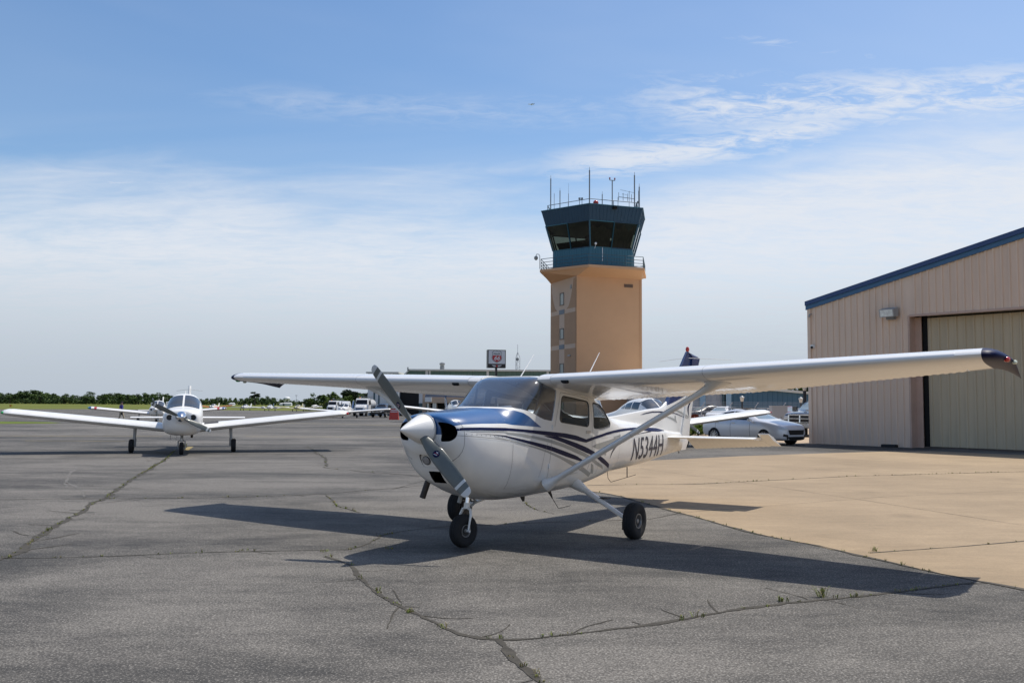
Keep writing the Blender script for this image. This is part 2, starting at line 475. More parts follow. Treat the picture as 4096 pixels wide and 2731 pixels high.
def ribbon(mb, pts, w, z, wob=.0, step=.12, wvar=.5, seed=1):
    """an irregular narrow band along a polyline on the ground"""
    rnd = random.Random(seed)
    P = [Vector((p[0], p[1])) for p in pts]
    S = []
    for a, b in zip(P, P[1:]):
        n = max(1, int((b - a).length / step))
        for k in range(n): S.append(a.lerp(b, k / n))
    S.append(P[-1])
    # smooth corners
    for _ in range(3):
        S = [S[0]] + [(S[i - 1] + S[i] * 2 + S[i + 1]) / 4 for i in range(1, len(S) - 1)] + [S[-1]]
    off = 0; L_, R_ = [], []
    ph = rnd.random() * 9
    for i, p in enumerate(S):
        d = (S[min(i + 1, len(S) - 1)] - S[max(i - 1, 0)]); d.normalize(); nn = Vector((-d.y, d.x))
        off = off * .8 + rnd.uniform(-1, 1) * wob
        ww = w * (1 + wvar * math.sin(i * .37 + ph) * .6 + wvar * rnd.uniform(-.7, .7))
        q = p + nn * off
        a_, b_ = (q.x + nn.x * ww / 2, q.y + nn.y * ww / 2), (q.x - nn.x * ww / 2, q.y - nn.y * ww / 2)
        L_.append(mb.vert(a_ + (z + gz(*a_),))); R_.append(mb.vert(b_ + (z + gz(*b_),)))
    for i in range(len(S) - 1): mb.face((L_[i], R_[i], R_[i + 1], L_[i + 1]))
    return S

asp = MB()
EDGE = [(-320, 300), (gnd(-300, 1637).x, gnd(-300, 1637).y)] + [(gnd(*p).x, gnd(*p).y) for p in ((300, 1635), (800, 1639), (1100, 1642), (1300, 1644), (1500, 1644))] + [(0, 232), (220, 232)]
def edge_y(x):
    for (x0, y0), (x1, y1) in zip(EDGE, EDGE[1:]):
        if x0 <= x <= x1: return y0 + (y1 - y0) * (x - x0) / (x1 - x0)
    return 235.
sheet(asp, list(range(-320, -12, 14)) + list(range(-12, 4, 2)) + [60, 220], lambda x: [-60, 30] + [30 + (edge_y(x) - 30) * k / 10 for k in range(1, 11)], 0.)
asp.cur = 1
WEED = []
def crack(pts, w, wob=.012, seed=1, weeds=.0, wvar=.5):
    S = ribbon(asp, pts, w, .004, wob, .07, wvar, seed)
    if weeds: WEED.append((S, weeds, seed))
    if w > .015:                      # hairline offshoots
        rb = random.Random(seed + 400); i = 6
        while i < len(S) - 3:
            i += rb.randint(5, 16)
            if i >= len(S) - 2: break
            p = S[i]; d = (S[i + 1] - S[i - 1]).normalized(); a = rb.choice((-1, 1)) * rb.uniform(.5, 1.3)
            q = Vector((d.x * math.cos(a) - d.y * math.sin(a), d.x * math.sin(a) + d.y * math.cos(a))); l = rb.uniform(.12, .6)
            e1 = p + q * l * .5 + Vector((rb.uniform(-.06, .06), rb.uniform(-.06, .06)))
            ribbon(asp, [p, e1, e1 + (q * l * .6 + d * rb.uniform(-.2, .3))], w * .22 + .003, .0035, .006, .06, .7, rb.randint(1, 999))
def px(*L): return [tuple(gnd(*p)[:2]) for p in L]
crack(px((-200, 2290), (0, 2235), (60, 2212), (180, 2130), (300, 2060), (380, 2010), (420, 1995), (520, 1920), (660, 1840), (700, 1800)), .085, .03, 1, .5)
crack(px((0, 2232), (250, 2230), (500, 2222), (750, 2212), (1000, 2205), (1250, 2200), (1400, 2197)), .022, .01, 2, .35)
crack(px((1400, 2197), (1470, 2175), (1530, 2140), (1620, 2122), (1800, 2105), (2100, 2092), (2300, 2086), (2600, 2075), (2720, 2050)), .022, .012, 3, .25)
crack(px((1305, 2225), (1400, 2255), (1450, 2320), (1510, 2370), (1600, 2420), (1690, 2470), (1760, 2505), (1840, 2538), (1960, 2556), (2060, 2556), (2200, 2545), (2400, 2522), (2600, 2498), (2800, 2465), (3000, 2430), (3200, 2405), (3400, 2388), (3600, 2365), (3800, 2340), (3900, 2330)), .040, .010, 4, .55, .55)
crack(px((1990, 2560), (2010, 2600), (2060, 2640), (2110, 2680), (2180, 2731), (2260, 2800)), .05, .014, 5, .4, .7)
crack(px((1620, 2425), (1680, 2428)), .02, .006, 12)
crack(px((0, 1998), (400, 1994), (800, 1990), (1050, 1985), (1300, 1975), (1700, 1940)), .035, .015, 6, .1)
crack(px((1230, 1785), (1260, 1805), (1300, 1835), (1300, 1872), (1450, 1885), (1700, 1905)), .05, .04, 7, .1)
crack(px((1300, 1980), (1330, 2000), (1345, 2025), (1390, 2035), (1440, 2050)), .022, .012, 8, .5)
crack(px((1560, 1960), (1700, 1920)), .018, .01, 9)
crack(px((2100, 2010), (2120, 2025), (2150, 2040), (2220, 2055)), .016, .012, 10, .5)
crack(px((3060, 2350), (3160, 2375), (3230, 2395)), .014, .01, 11)
crack(px((1570, 2360), (1600, 2395), (1610, 2410)), .012, .008, 13)
asp.cur = 2
for y, x0, x1, w, sd in ((1742, -200, 650, .22, 21), (1745, 980, 1640, .22, 22), (1762, 100, 500, .14, 23)):
    ribbon(asp, px((x0, y), ((x0 + x1) / 2, y + 1.5), (x1, y + 3)), w, .004, .01, .25, .35, sd)
ribbon(asp, px((1080, 1690), (1460, 1698), (1640, 1703), (1900, 1712)), .3, .004, .01, .4, .2, 24)
asp.poly([tuple(gnd(*p)[:2]) + (.006 + gz(*gnd(*p)[:2]),) for p in ((728, 1802), (752, 1802), (775, 1786), (752, 1786))])
ribbon(asp, px((730, 1800), (760, 1784)), .01, .008, 0, .3, .2, 25)
asp.cur = 3
for L_, sd in (([(265, 1950), (262, 1930), (275, 1900), (320, 1862)], 31), ([(265, 1930), (330, 1960), (352, 1985)], 32), ([(1110, 1690), (1150, 1692)], 33)):
    ribbon(asp, px(*L_), .05, .004, .02, .2, .6, sd)
tag(asp.build('asphalt_apron', [M_asph, M_crack, M_yel, M_pale], smooth=0, fix=False), kind='structure')

# concrete apron of the hangar
ce = [(-.55, 23.6), (.35, 21.0), (1.05, 18.6), (1.4, 17.5), (1.83, 16.8), (2.2, 15.5), (2.56, 14.05), (2.83, 13.0), (3.08, 11.96), (3.4, 11.3), (3.63, 10.76), (3.9, 10.0), (4.04, 9.6), (4.61, 8.38), (6.4, 3.6), (9, -3)]
rnd = random.Random(5)
edge = []
for a, b in zip(ce, ce[1:]):
    n = max(1, int(math.dist(a, b) / .12))
    for k in range(n):
        t = k / n; j = rnd.uniform(-.022, .022)
        edge.append((a[0] + (b[0] - a[0]) * t + j, a[1] + (b[1] - a[1]) * t + j * .4))
far = [(40, -3), (40, 25), (24, 25.5), (17.2, 30.9), (15.05, 33.0), (13.6, 32.95), (10.6, 31.3), (7.6, 29.5), (4.5, 27.1), (1.7, 25.1)]
con = MB(); con.poly([(x, y, .004) for x, y in edge + far])
con.cur = 1
def joint(pts, w, seed, weeds=0.):
    S = ribbon(con, pts, w, .008, .002, .12, .45, seed)
    if weeds: WEED.append((S, weeds, seed + 50))
joint(px((2350, 1942), (2400, 1940), (2800, 1936), (3400, 1905), (4096, 1886), (4400, 1875)), .035, 1, .55)
joint(px((3480, 2212), (3800, 2190), (4096, 2165), (4500, 2130)), .022, 2, .35)
joint(px((2560, 1872), (2600, 1880), (2910, 1920), (3450, 2000), (4096, 2102), (4400, 2150)), .010, 3)
joint(px((2860, 1850), (3200, 1872), (3600, 1900), (4096, 1938)), .012, 4)
joint(px((2720, 2052), (3000, 2030), (3500, 1990), (4096, 1960)), .008, 5)
ribbon(con, edge, .045, .006, .014, .1, .8, 9)
WEED.append(([Vector(p) for p in edge[:-40]], .45, 77))
tag(con.build('concrete_apron', [M_conc, M_joint], smooth=0, fix=False), kind='structure')
# paved car lot behind the strip of asphalt
lot = MB(); lot.poly([(p[0], p[1], .004) for p in (gnd(2400, 1715), gnd(2600, 1745), gnd(2830, 1752), gnd(3100, 1768), gnd(3250, 1776))] + [(30, 58, .004), (60, 100, .004), (12, 100, .004)])
tag(lot.build('parking_lot', M_lot, smooth=0, fix=False), kind='structure')
# small grass islands
M_gr2 = mat('lawn_grass', (.115, .150, .030), 1, var=.3, vscale=1.2, spec=.1)
isl = MB(); ip = [gnd(*p) for p in ((-250, 1697), (-100, 1696), (60, 1695), (200, 1693.5), (246, 1691), (200, 1688.5), (60, 1686.5), (-100, 1685.5), (-250, 1685))]
ic = sum(ip, Vector()) / len(ip)
for a_, b_ in zip(ip, ip[1:] + ip[:1]): isl.poly([(q.x, q.y, q.z + .02) for q in (ic, a_, b_)])
tag(isl.build('grass_island', M_gr2, smooth=0, fix=False), kind='structure')

# weeds growing in the cracks
M_weed = mat('weed_leaf', (.16, .20, .03), .9, var=.35, vscale=9)
M_weed2 = mat('dry_weed', (.22, .18, .07), .9, var=.3, vscale=9)
wd = MB()
def tuft(x, y, n, h, rnd):
    for _ in range(n):
        a = rnd.uniform(0, 6.28); l = h * rnd.uniform(.5, 1.2); lean = rnd.uniform(.25, 1.1)
        bx, by = x + rnd.uniform(-.02, .02), y + rnd.uniform(-.02, .02)
        dx, dy = math.cos(a), math.sin(a); w = rnd.uniform(.002, .005)
        wd.cur = 0 if rnd.random() < .62 else 1
        m1 = (bx + dx * l * lean * .4, by + dy * l * lean * .4, .004 + l * .65)
        tp = (bx + dx * l * lean, by + dy * l * lean, .004 + l * rnd.uniform(.5, 1.))
        i = [wd.vert(p) for p in ((bx - dy * w, by + dx * w, .002), (bx + dy * w, by - dx * w, .002), (m1[0] + dy * w, m1[1] - dx * w, m1[2]), (m1[0] - dy * w, m1[1] + dx * w, m1[2]), tp)]
        wd.face((i[0], i[1], i[2], i[3])); wd.face((i[3], i[2], i[4]))
for S, dens, sd in WEED:
    rnd = random.Random(sd); on = 0
    for i, p in enumerate(S):
        d = math.hypot(p[0], p[1])
        on = on * .9 + rnd.uniform(-.1, .1)
        if rnd.random() < dens * (.30 + max(0, on) * 3.2) * 1.9:
            tuft(p[0] + rnd.uniform(-.02, .02), p[1] + rnd.uniform(-.02, .02), rnd.randint(3, 9), .012 + .04 * rnd.random() ** 2.2, rnd)
rnd = random.Random(3)
for (qx, qy), n, h in (((3290, 2386), 34, .10), ((2790, 2468), 14, .06), ((3130, 2405), 24, .045), ((3420, 2385), 12, .06), ((1640, 2448), 26, .035), ((1300, 2206), 12, .03), ((3500, 2205), 16, .06), ((1560, 2195), 12, .035), ((975, 2202), 10, .03), ((740, 1790), 60, .16)):
    p = gnd(qx, qy)
    for k in range(4): tuft(p.x + rnd.uniform(-.04, .04), p.y + rnd.uniform(-.03, .03), n // 4, h, rnd)
tag(wd.build('crack_weeds', [M_weed, M_weed2], smooth=0, fix=False), 'small green and dry weeds growing along pavement cracks and joints', 'weeds', None, 'stuff')
# ---------------------------------------------------------------- hangar
M_hwall = mat('pinkish_metal_siding', (.74, .565, .43), .55, var=.10, vscale=1.3, spec=.4, stretch=(1.5, 1, .18), detail=7)
M_hdoor = mat('olive_metal_siding', (.52, .43, .29), .55, var=.13, vscale=1.3, spec=.4, stretch=(1.5, 1, .16), detail=7)
M_hblue = mat('blue_roof_trim', (.022, .060, .17), .4, var=.08, vscale=2)
M_hblue2 = mat('teal_roof_trim', (.040, .125, .24), .4, var=.08, vscale=2)
M_dark = mat('dark_gap', (.006, .006, .006), .9)
M_grey = mat('grey_paint', (.32, .32, .31), .5, var=.05)
M_rust = mat('door_track_steel', (.10, .075, .06), .7, var=.3, vscale=3)
M_black = mat('black_rubber', (.012, .012, .013), .75, var=.2, vscale=8)
M_white = mat('white_paint', (.80, .79, .77), .35, var=.03, vscale=2, coat=.2)

def rib_profile(x0, x1, pitch, rib=.045, dep=.03, off=0.):
    """(x, outward) points of ribbed siding"""
    P = [(x0, 0.)]
    k = math.floor((x0 - off) / pitch) + 1
    while off + k * pitch < x1 - rib:
        c = off + k * pitch
        if c - rib > x0:
            P += [(c - rib, 0.), (c - rib * .55, dep), (c + rib * .55, dep), (c + rib, 0.)]
        k += 1
    P.append((x1, 0.))
    return P

def siding(mb, x0, x1, zlo, zhi, y0, pitch=.27, dep=.05, along='x', sgn=-1, rib=.05, off=0.):
    """ribbed wall sheet; zlo/zhi are functions of x; dep pushes towards sgn*y"""
    ids = []
    for x, o in rib_profile(x0, x1, pitch, rib, dep, off):
        q = y0 + sgn * o
        a = (x, q, zlo(x)) if along == 'x' else (q, x, zlo(x)); b = (x, q, zhi(x)) if along == 'x' else (q, x, zhi(x))
        ids.append((mb.vert(a), mb.vert(b)))
    for p, q in zip(ids, ids[1:]): mb.face((p[0], q[0], q[1], p[1]))

HW, HD, EAVE, SLOPE = 24., 30., 5.82, .222
hang = empty('hangar', (12.68, 39.06, 0), math.atan2(-.764691, .644397), 'pinkish beige ribbed metal hangar with blue roof trim and a wide olive sliding door', 'hangar')
def roofz(x): return EAVE + SLOPE * min(x, HW - x)
DX0, DX1, DZ = 4.35, 19.6, 5.12
m = MB()
siding(m, 0, DX0, lambda x: 0., roofz, 0.)
siding(m, DX0, HW / 2, lambda x: DZ, roofz, 0.)
siding(m, HW / 2, DX1, lambda x: DZ, roofz, 0.)
siding(m, DX1, HW, lambda x: 0., roofz, 0.)
siding(m, 0, HD, lambda x: 0., lambda x: EAVE, 0., along='y', sgn=-1)
siding(m, 0, HD, lambda x: 0., lambda x: EAVE, HW, along='y', sgn=1)
m.poly([(0, HD, 0), (HW, HD, 0), (HW, HD, EAVE), (HW / 2, HD, roofz(HW / 2)), (0, HD, EAVE)])
m.box(-.065, .08, -.065, .035, 0, EAVE)             # corner trim
m.build('wall', M_hwall, hang, 20, fix=False)
m = MB()
ov = .12
zt = roofz(HW / 2)
m.loft([[(-ov, y, EAVE - .03), (HW / 2, y, zt + .02), (HW + ov, y, EAVE - .03), (HW + ov, y, EAVE + .05), (HW / 2, y, zt + .10), (-ov, y, EAVE + .05)] for y in (-.02, HD)])
rf = m.build('roof', M_hblue2, hang, 0)
m = MB()
for (xa, za, xb, zb) in ((-ov, EAVE, HW / 2, zt + .03), (HW / 2, zt + .03, HW + ov, EAVE)):
    m.prism([(xa, 0, za + .02), (xb, 0, zb + .02), (xb, 0, zb + .20), (xa, 0, za + .20)], (0, -.16, 0), (0, -.02, 0))
m.build('fascia_cap', M_hblue, rf, 0)
m = MB()
for (xa, za, xb, zb) in ((-ov, EAVE, HW / 2, zt + .03), (HW / 2, zt + .03, HW + ov, EAVE)):
    m.prism([(xa, 0, za - .16), (xb, 0, zb - .16), (xb, 0, zb + .02), (xa, 0, za + .02)], (0, -.10, 0), (0, -.02, 0))
m.build('fascia', M_hblue2, rf, 0)
m = MB()                                            # jambs and header
m.box(DX0 - .02, DX0 + .05, -.07, .42, 0, DZ); m.box(DX1 - .05, DX1 + .02, -.07, .42, 0, DZ); m.box(DX0 + .05, DX1 - .05, -.07, .03, DZ - .05, DZ + .03)
m.box(DX0 + .05, DX0 + .30, .36, .42, 0, DZ - .05)
dr = m.build('door_frame', mat('jamb_paint', (.52, .36, .28), .6, var=.12, vscale=1.5), hang, 0)
m = MB(); m.box(DX0 + .30, DX0 + .52, .50, .56, 0, DZ); m.box(DX0 + .05, DX1, .52, .60, -.0, .07)
m.box(DX0 + .53, DX1 - .05, .40, .43, DZ - .10, DZ - .052)
m.build('door_gap', M_dark, hang, 0)
m = MB(); siding(m, DX0 + .5, DX1 - .05, lambda x: .06, lambda x: DZ, .48, pitch=.33, dep=.042, rib=.055)
sd_ = m.build('sliding_door', M_hdoor, hang, 20, fix=False)
m = MB(); m.box(DX0 + .1, DX1, .38, .44, .0, .05); m.build('door_track', M_rust, hang, 0)

def hpt(x, y, z): return hang.matrix_basis @ Vector((x, y, z))
hrz = hang.rotation_euler[2]
fl = empty('floodlight', hpt(3.69, 0, 5.28), hrz, 'grey wall floodlight beside the hangar door, tilted downwards', 'floodlight')
m = MB(); m.loft([[(-.30, -.52, .10), (.30, -.52, .10), (.30, -.46, -.20), (-.30, -.46, -.20)], [(-.30, -.12, .20), (.30, -.12, .20), (.30, -.12, -.16), (-.30, -.12, -.16)]])
m.build('housing', M_grey, fl, 0)
m = MB(); m.poly([(-.26, -.523, .085), (.26, -.523, .085), (.26, -.468, -.175), (-.26, -.468, -.175)]); m.build('lens', mat('lamp_lens', (.62, .64, .60), .12, var=.3, vscale=6, spec=.8), fl, 0)
m = MB(); m.box(-.12, .2, -.30, -.1, -.28, -.16); m.box(-.06, .12, -.12, -.03, -.2, .1); m.build('bracket', mat('grey_bracket', (.2, .2, .2), .5), fl, 0)
sc_ = empty('security_camera', hpt(.20, 0, 4.07), hrz, 'small white security camera with dark lens on hangar corner wall', 'camera')
m = MB(); m.box(-.07, .07, -.16, -.03, -.05, .09); m.build('housing', M_white, sc_, 0)
m = MB(); m.lathe([(.055, 0), (.05, .03)], (0, -.16, -.02), (0, -1, 0), 12); m.build('lens', M_dark, sc_)
m = MB(); m.tube([(0, 0, 0), (0, -.12, -.02), (0, -.16, -.1)], .03, 8); m.ball((0, -.16, -.1), .05)
thing(m, 'wall_spout', M_grey, 'small grey pipe stub under the hangar roof corner', 'pipe', hpt(.10, -.02, 5.47), hrz)
m = MB()
m.loft([[(x, y, z) for y, z in ((-.14, .0), (-.14, .07), (-.10, .11), (.10, .11), (.14, .07), (.14, 0))] for x in (-.28, -.25, .25, .28)])
thing(m, 'door_stop', M_black, 'black rubber block lying on the ground against the hangar wall', 'rubber block', hpt(3.6, -.28, 0), hrz)

# ---------------------------------------------------------------- control tower
M_tan = mat('tan_stucco', (.66, .385, .215), .9, var=.05, vscale=.35, bump=.25, bscale=25, spec=.2)
M_tanl = mat('pale_stucco', (.62, .46, .34), .9, var=.04, vscale=.6, spec=.2)
M_tand = mat('brown_stucco', (.46, .29, .18), .9, var=.05, vscale=.6, spec=.2)
M_cab = mat('teal_cab_siding', (.032, .145, .205), .45, var=.06, vscale=.8)
M_cab2 = mat('dark_blue_fascia', (.018, .060, .108), .5, var=.08, vscale=.8)
M_rail = mat('teal_rail_steel', (.05, .10, .13), .5)
M_steel = mat('grey_steel', (.22, .23, .24), .45, metal=.3)
M_red = mat('red_lamp_glass', (.45, .03, .02), .25, spec=.6)
M_vent = mat('bronze_louvre', (.20, .13, .09), .6)
M_sq = mat('slate_tile', (.12, .15, .18), .5)
M_frame = mat('bronze_frame', (.12, .08, .05), .5)
M_twglass = glass('tower_glass', (.30, .33, .29), 1.0, .03)
M_twpane = mat('shaft_window_glass', (.10, .14, .13), .06, spec=.9)
TC = Vector((8.6, 96.1, 0)); TR = R(20)
tow = empty('control_tower', TC, TR, 'tan stucco airport control tower with a teal hexagonal glazed cab and roof antennas', 'control tower')
S0, S1 = -3.5, 3.72                    # shaft: local x along the broad face
m = MB(); m.box(S0, S1, -3.45, 3.45, 0, 14.9)
m.box(S1 - .16, S1 + .05, -3.50, -3.38, 0, 14.6); m.box(S0 - .05, S0 + .10, -3.50, -3.38, 0, 14.6)
m.build('shaft', M_tan, tow, 0)
# left face (x = S0): pale panel with arch, brown flanks; u runs from the far edge (y=+3.45) to the near edge
xf = S0
def uf(u): return 3.45 - 6.9 * u
m = MB()
m.box(xf - .04, xf - .0, uf(.95), uf(.05), 0, 14.5)
pl = m.build('pale_panel', M_tanl, tow, 0)
m = MB()
def flank(z0, z1):
    m.box(xf - .065, xf - .042, uf(.35), uf(.02), z0, z1); m.box(xf - .065, xf - .042, uf(.98), uf(.56), z0, z1)
flank(0, 7.15); flank(7.62, 10.8)
def arch(side):
    N_ = 14; pts = []
    for k in range(N_ + 1):
        t = k / N_; z = 11.25 + (14.2 - 11.25) * t
        w = .455 + side * (.18 + .26 * math.sqrt(min(1, t * 1.0)))
        pts.append((z, w))
    e = .02 if side < 0 else .98
    for (z0, w0), (z1, w1) in zip(pts, pts[1:]):
        a, b = sorted((uf(w0), uf(e))); c, d = sorted((uf(w1), uf(e)))
        m.loft([[(xf - .042, a, z0), (xf - .042, b, z0), (xf - .042, d, z1), (xf - .042, c, z1)], [(xf - .065, a, z0), (xf - .065, b, z0), (xf - .065, d, z1), (xf - .065, c, z1)]])
arch(-1); arch(1)
m.build('brown_panel', M_tand, tow, 0)
for z0, z1 in ((11.8, 12.95), (8.26, 9.24), (4.55, 5.62), (1.0, 2.1)):
    m = MB(); y0, y1 = uf(.53), uf(.39)
    m.box(xf - .09, xf - .03, y0 - .05, y0 + .03, z0, z1); m.box(xf - .09, xf - .03, y1 - .03, y1 + .05, z0, z1); m.box(xf - .09, xf - .03, y0 - .05, y1 + .05, z1, z1 + .08); m.box(xf - .10, xf - .03, y0 - .08, y1 + .08, z0 - .08, z0)
    w = m.build('window', M_frame, tow, 0)
    m = MB(); m.box(xf - .055, xf - .03, y0 + .03, y1 - .03, z0, z1); m.build('pane', M_twpane, w, 0)
for z0 in (10.8, 7.17):
    m = MB(); m.box(xf - .08, xf - .04, uf(.55), uf(.36), z0, z0 + .46); m.build('slate_square', M_sq, tow, 0)
m = MB(); m.box(S0 + 5.25, S0 + 6.25, -3.50, -3.44, 13.45, 13.78)
for k in range(5): m.box(S0 + 5.28, S0 + 6.22, -3.53, -3.49, 13.49 + k * .06, 13.515 + k * .06)
m.build('vent', M_vent, tow, 0)
m = MB(); m.box(xf - .10, xf - .04, uf(.82), uf(.78), 13.2, 13.6); m.build('wall_lamp', M_grey, tow, 0); m = MB(); m.box(xf - .2, xf - .04, uf(.80), uf(.72), 6.35, 6.5); m.build('wall_lamp', M_grey, tow, 0)
# hexagons: corner k at angle 60k+... in the tower frame (near corner is B)
def hexp(r, z): return [Vector((r * math.cos(R(60 * k)), r * math.sin(R(60 * k)), z)) for k in range(6)]
m = MB(); m.loft([[(S0, -3.45, 14.35), (S1, -3.45, 14.35), (S1, 0, 14.35), (S1, 3.45, 14.35), (S0, 3.45, 14.35), (S0, 0, 14.35)],
                  [hexp(6.0, 15.02)[k] for k in (4, 5, 0, 1, 2, 3)], [hexp(6.15, 15.02)[k] for k in (4, 5, 0, 1, 2, 3)], [hexp(6.15, 15.28)[k] for k in (4, 5, 0, 1, 2, 3)]])
m.build('balcony', M_tan, tow, 0)
m = MB()
rb, rt = hexp(4.7, 15.28), hexp(4.7, 17.3)
for k in range(6):                       # ribbed apron wall under the windows
    a, b = rb[k], rb[(k + 1) % 6]; d = (b - a); ln = d.length; d.normalize(); nn = Vector((d.y, -d.x, 0))
    ids = []
    for x, o in rib_profile(0, ln, .30, .03, .03):
        p = a + d * x + nn * o; ids.append((m.vert(p), m.vert(p + Vector((0, 0, 2.02)))))
    for p, q in zip(ids, ids[1:]): m.face((p[0], q[0], q[1], p[1]))
m.build('cab_wall', M_cab, tow, 15, fix=False)
m = MB(); m.loft([hexp(4.6, 17.2), hexp(4.6, 17.28)]); m.build('cab_floor', M_dark, tow, 0)
RW0, RW1, RW2 = 4.7, 5.5, 6.0
zW0, zW1, zW2 = 17.3, 19.83, 21.35
m = MB()
fa, fb = hexp(RW1, zW1), hexp(RW2, zW2)
for k in range(6):
    a, b, c, d = fa[k], fa[(k + 1) % 6], fb[(k + 1) % 6], fb[k]
    nn = ((b - a).cross(d - a)).normalized()
    ids = []
    for x, o in rib_profile(0, (b - a).length, .38, .035, .025):
        t = x / (b - a).length
        ids.append((m.vert(a.lerp(b, t) + nn * o), m.vert(d.lerp(c, t) + nn * o)))
    for p, q in zip(ids, ids[1:]): m.face((p[0], q[0], q[1], p[1]))
m.build('cab_fascia', M_cab2, tow, 15, fix=False)
m = MB(); m.loft([hexp(RW2 + .06, zW2), hexp(RW2 + .06, zW2 + .07)]); m.loft([hexp(RW1 - .1, zW1 + .02), hexp(RW1 - .1, zW1 + .06)]); m.build('roof', M_cab, tow, 0)
ga, gb = hexp(RW0, zW0), hexp(RW1, zW1)
for k in range(6):
    a, b, c, d = ga[k], ga[(k + 1) % 6], gb[(k + 1) % 6], gb[k]
    nn = ((b - a).cross(d - a)).normalized()
    for i in range(2):
        m = MB(); A, B_ = a.lerp(b, i / 2), a.lerp(b, (i + 1) / 2); D, C_ = d.lerp(c, i / 2), d.lerp(c, (i + 1) / 2)
        m.poly([A, B_, C_, D]); w = m.build('cab_window', M_twglass, tow, 0, fix=False)
        m = MB(); m.bar(A, D, .10, .14, nn); m.bar(B_, C_, .10, .14, nn); m.bar(A, B_, .09, .09, nn); m.bar(D, C_, .09, .09, nn)
        m.build('mullion', M_cab if i == 0 else M_cab2, w, 0)
M_shade = mat('brown_sunshade', (.16, .14, .11), .7, var=.35, vscale=3., stretch=(2.5, 2.5, .25))
a, b, c, d = ga[4], ga[5], gb[5], gb[4]; nn = ((b - a).cross(d - a)).normalized()
for i in range(2):
    m = MB(); t0, t1 = i / 2 + .03, (i + 1) / 2 - .03; n_ = 10; tops = [.80 + .10 * math.sin(k * 1.3 + i * 2) * (1 if i else .6) - .06 * abs(k - 5) / 5 * (1 - i) for k in range(n_ + 1)]
    for k in range(n_):
        u0, u1 = t0 + (t1 - t0) * k / n_, t0 + (t1 - t0) * (k + 1) / n_
        m.poly([q - nn * .22 for q in (a.lerp(b, u0), a.lerp(b, u1), a.lerp(b, u1).lerp(d.lerp(c, u1), tops[k + 1]), a.lerp(b, u0).lerp(d.lerp(c, u0), tops[k]))])
    m.build('sunshade', M_shade, tow, 0, fix=False)
# furniture silhouettes in the cab
m = MB()
m.loft([hexp(3.9, 17.28), hexp(4.35, 18.1)], caps=True); m.box(-.8, .8, -.5, .5, 17.3, 19.2)
m.build('console', mat('cab_interior', (.05, .05, .045), .8), tow, 0)
# rails of the balcony and of the roof
def rail(mb, r, z0, hs, posts, rad):
    P = hexp(r, z0)
    for k in range(6):
        a, b = P[k], P[(k + 1) % 6]
        for h in hs: mb.tube([a + Vector((0, 0, h)), b + Vector((0, 0, h))], rad, 6)
        for j in range(posts):
            p = a.lerp(b, j / posts); mb.tube([p, p + Vector((0, 0, hs[-1]))], rad * 1.15, 6)
m = MB(); rail(m, 6.02, 15.28, (.12, .42, .75, 1.1), 3, .03); m.build('balcony_railing', M_rail, tow)
m = MB(); rail(m, 5.3, zW2 + .05, (.62,), 2, .035)
for k in range(6):
    p = hexp(5.3, zW2)[k]; m.tube([p * .999 + Vector((0, 0, .5)), hexp(4.7, zW2)[k]], .03, 6)
m.build('roof_railing', M_steel, tow)
iTow = Matrix.Rotation(-TR, 4, 'Z') @ Matrix.Translation(-TC)
def tloc(px_, py_, Y):
    return iTow @ at(px_, py_, Y)
def mast(px_, top, tip, Y, r, base=None):
    a = tloc(px_, 775, Y); a.z = zW2 + .05
    t = tloc(px_, top, Y); q = tloc(px_, tip, Y)
    m = MB(); m.tube([a, (a.x, a.y, t.z)], r, 6); m.tube([(a.x, a.y, t.z - .1), (a.x, a.y, q.z)], [r * .45, r * .25], 5)
    m.build('antenna', M_steel, tow)
mast(2203, 715, 702, 93.8, .06); mast(2217, 775, 772, 94.5, .025); mast(2240, 763, 752, 93.2, .05); mast(2274, 775, 733, 92.6, .03)
mast(2358, 681, 668, 90.9, .07); mast(2409, 777, 765, 91.6, .05); mast(2538, 702, 689, 93.1, .07); mast(2557, 748, 735, 95.3, .07); mast(2554, 765, 760, 94.9, .03); mast(2472, 790, 787, 92, .03)
m = MB()                                  # twin obstruction lamp on a pole
a = tloc(2449, 770, 92); b = tloc(2449, 722, 92); a.z = zW2
m.tube([a, b], .06, 6); m.bar(b + Vector((-.28, 0, 0)), b + Vector((.28, 0, 0)), .06)
for s in (-.28, .28): m.tube([b + Vector((s, 0, 0)), b + Vector((s, 0, .12))], .05, 6)
ob = m.build('lamp_pole', M_steel, tow)
for s in (-.28, .28):
    m = MB(); m.tube([b + Vector((s, 0, .12)), b + Vector((s, 0, .27))], .075, 8); m.build('obstruction_lamp', M_red, ob)
p = tloc(2383, 800, 91.4); m = MB(); m.ball((p.x, p.y, zW2 + .35), .28, 12, 8); m.build('beacon', M_red, tow)
m = MB()                                  # roof aerial array
p = tloc(2507, 792, 92.6); d = Vector((1, .15, 0)).normalized()
m.bar(p - d * 1.0, p + d * 1.0, .05); 
for k in (-1, -.45, .1, .6, 1): m.bar(p + d * k + Vector((0, 0, -.35)), p + d * k + Vector((0, 0, .45)), .035)
m.bar(p + d * -.8 + Vector((0, 0, .75)), p + d * 1. + Vector((0, 0, .62)), .025); m.bar(p + d * .3 + Vector((0, 0, -.9)), p + d * .3 + Vector((0, 0, .75)), .035)
m.bar(p + d * -.6 + Vector((0, 0, .33)), p + d * .0 + Vector((0, 0, .33)), .025)
m.build('aerial_array', M_steel, tow)
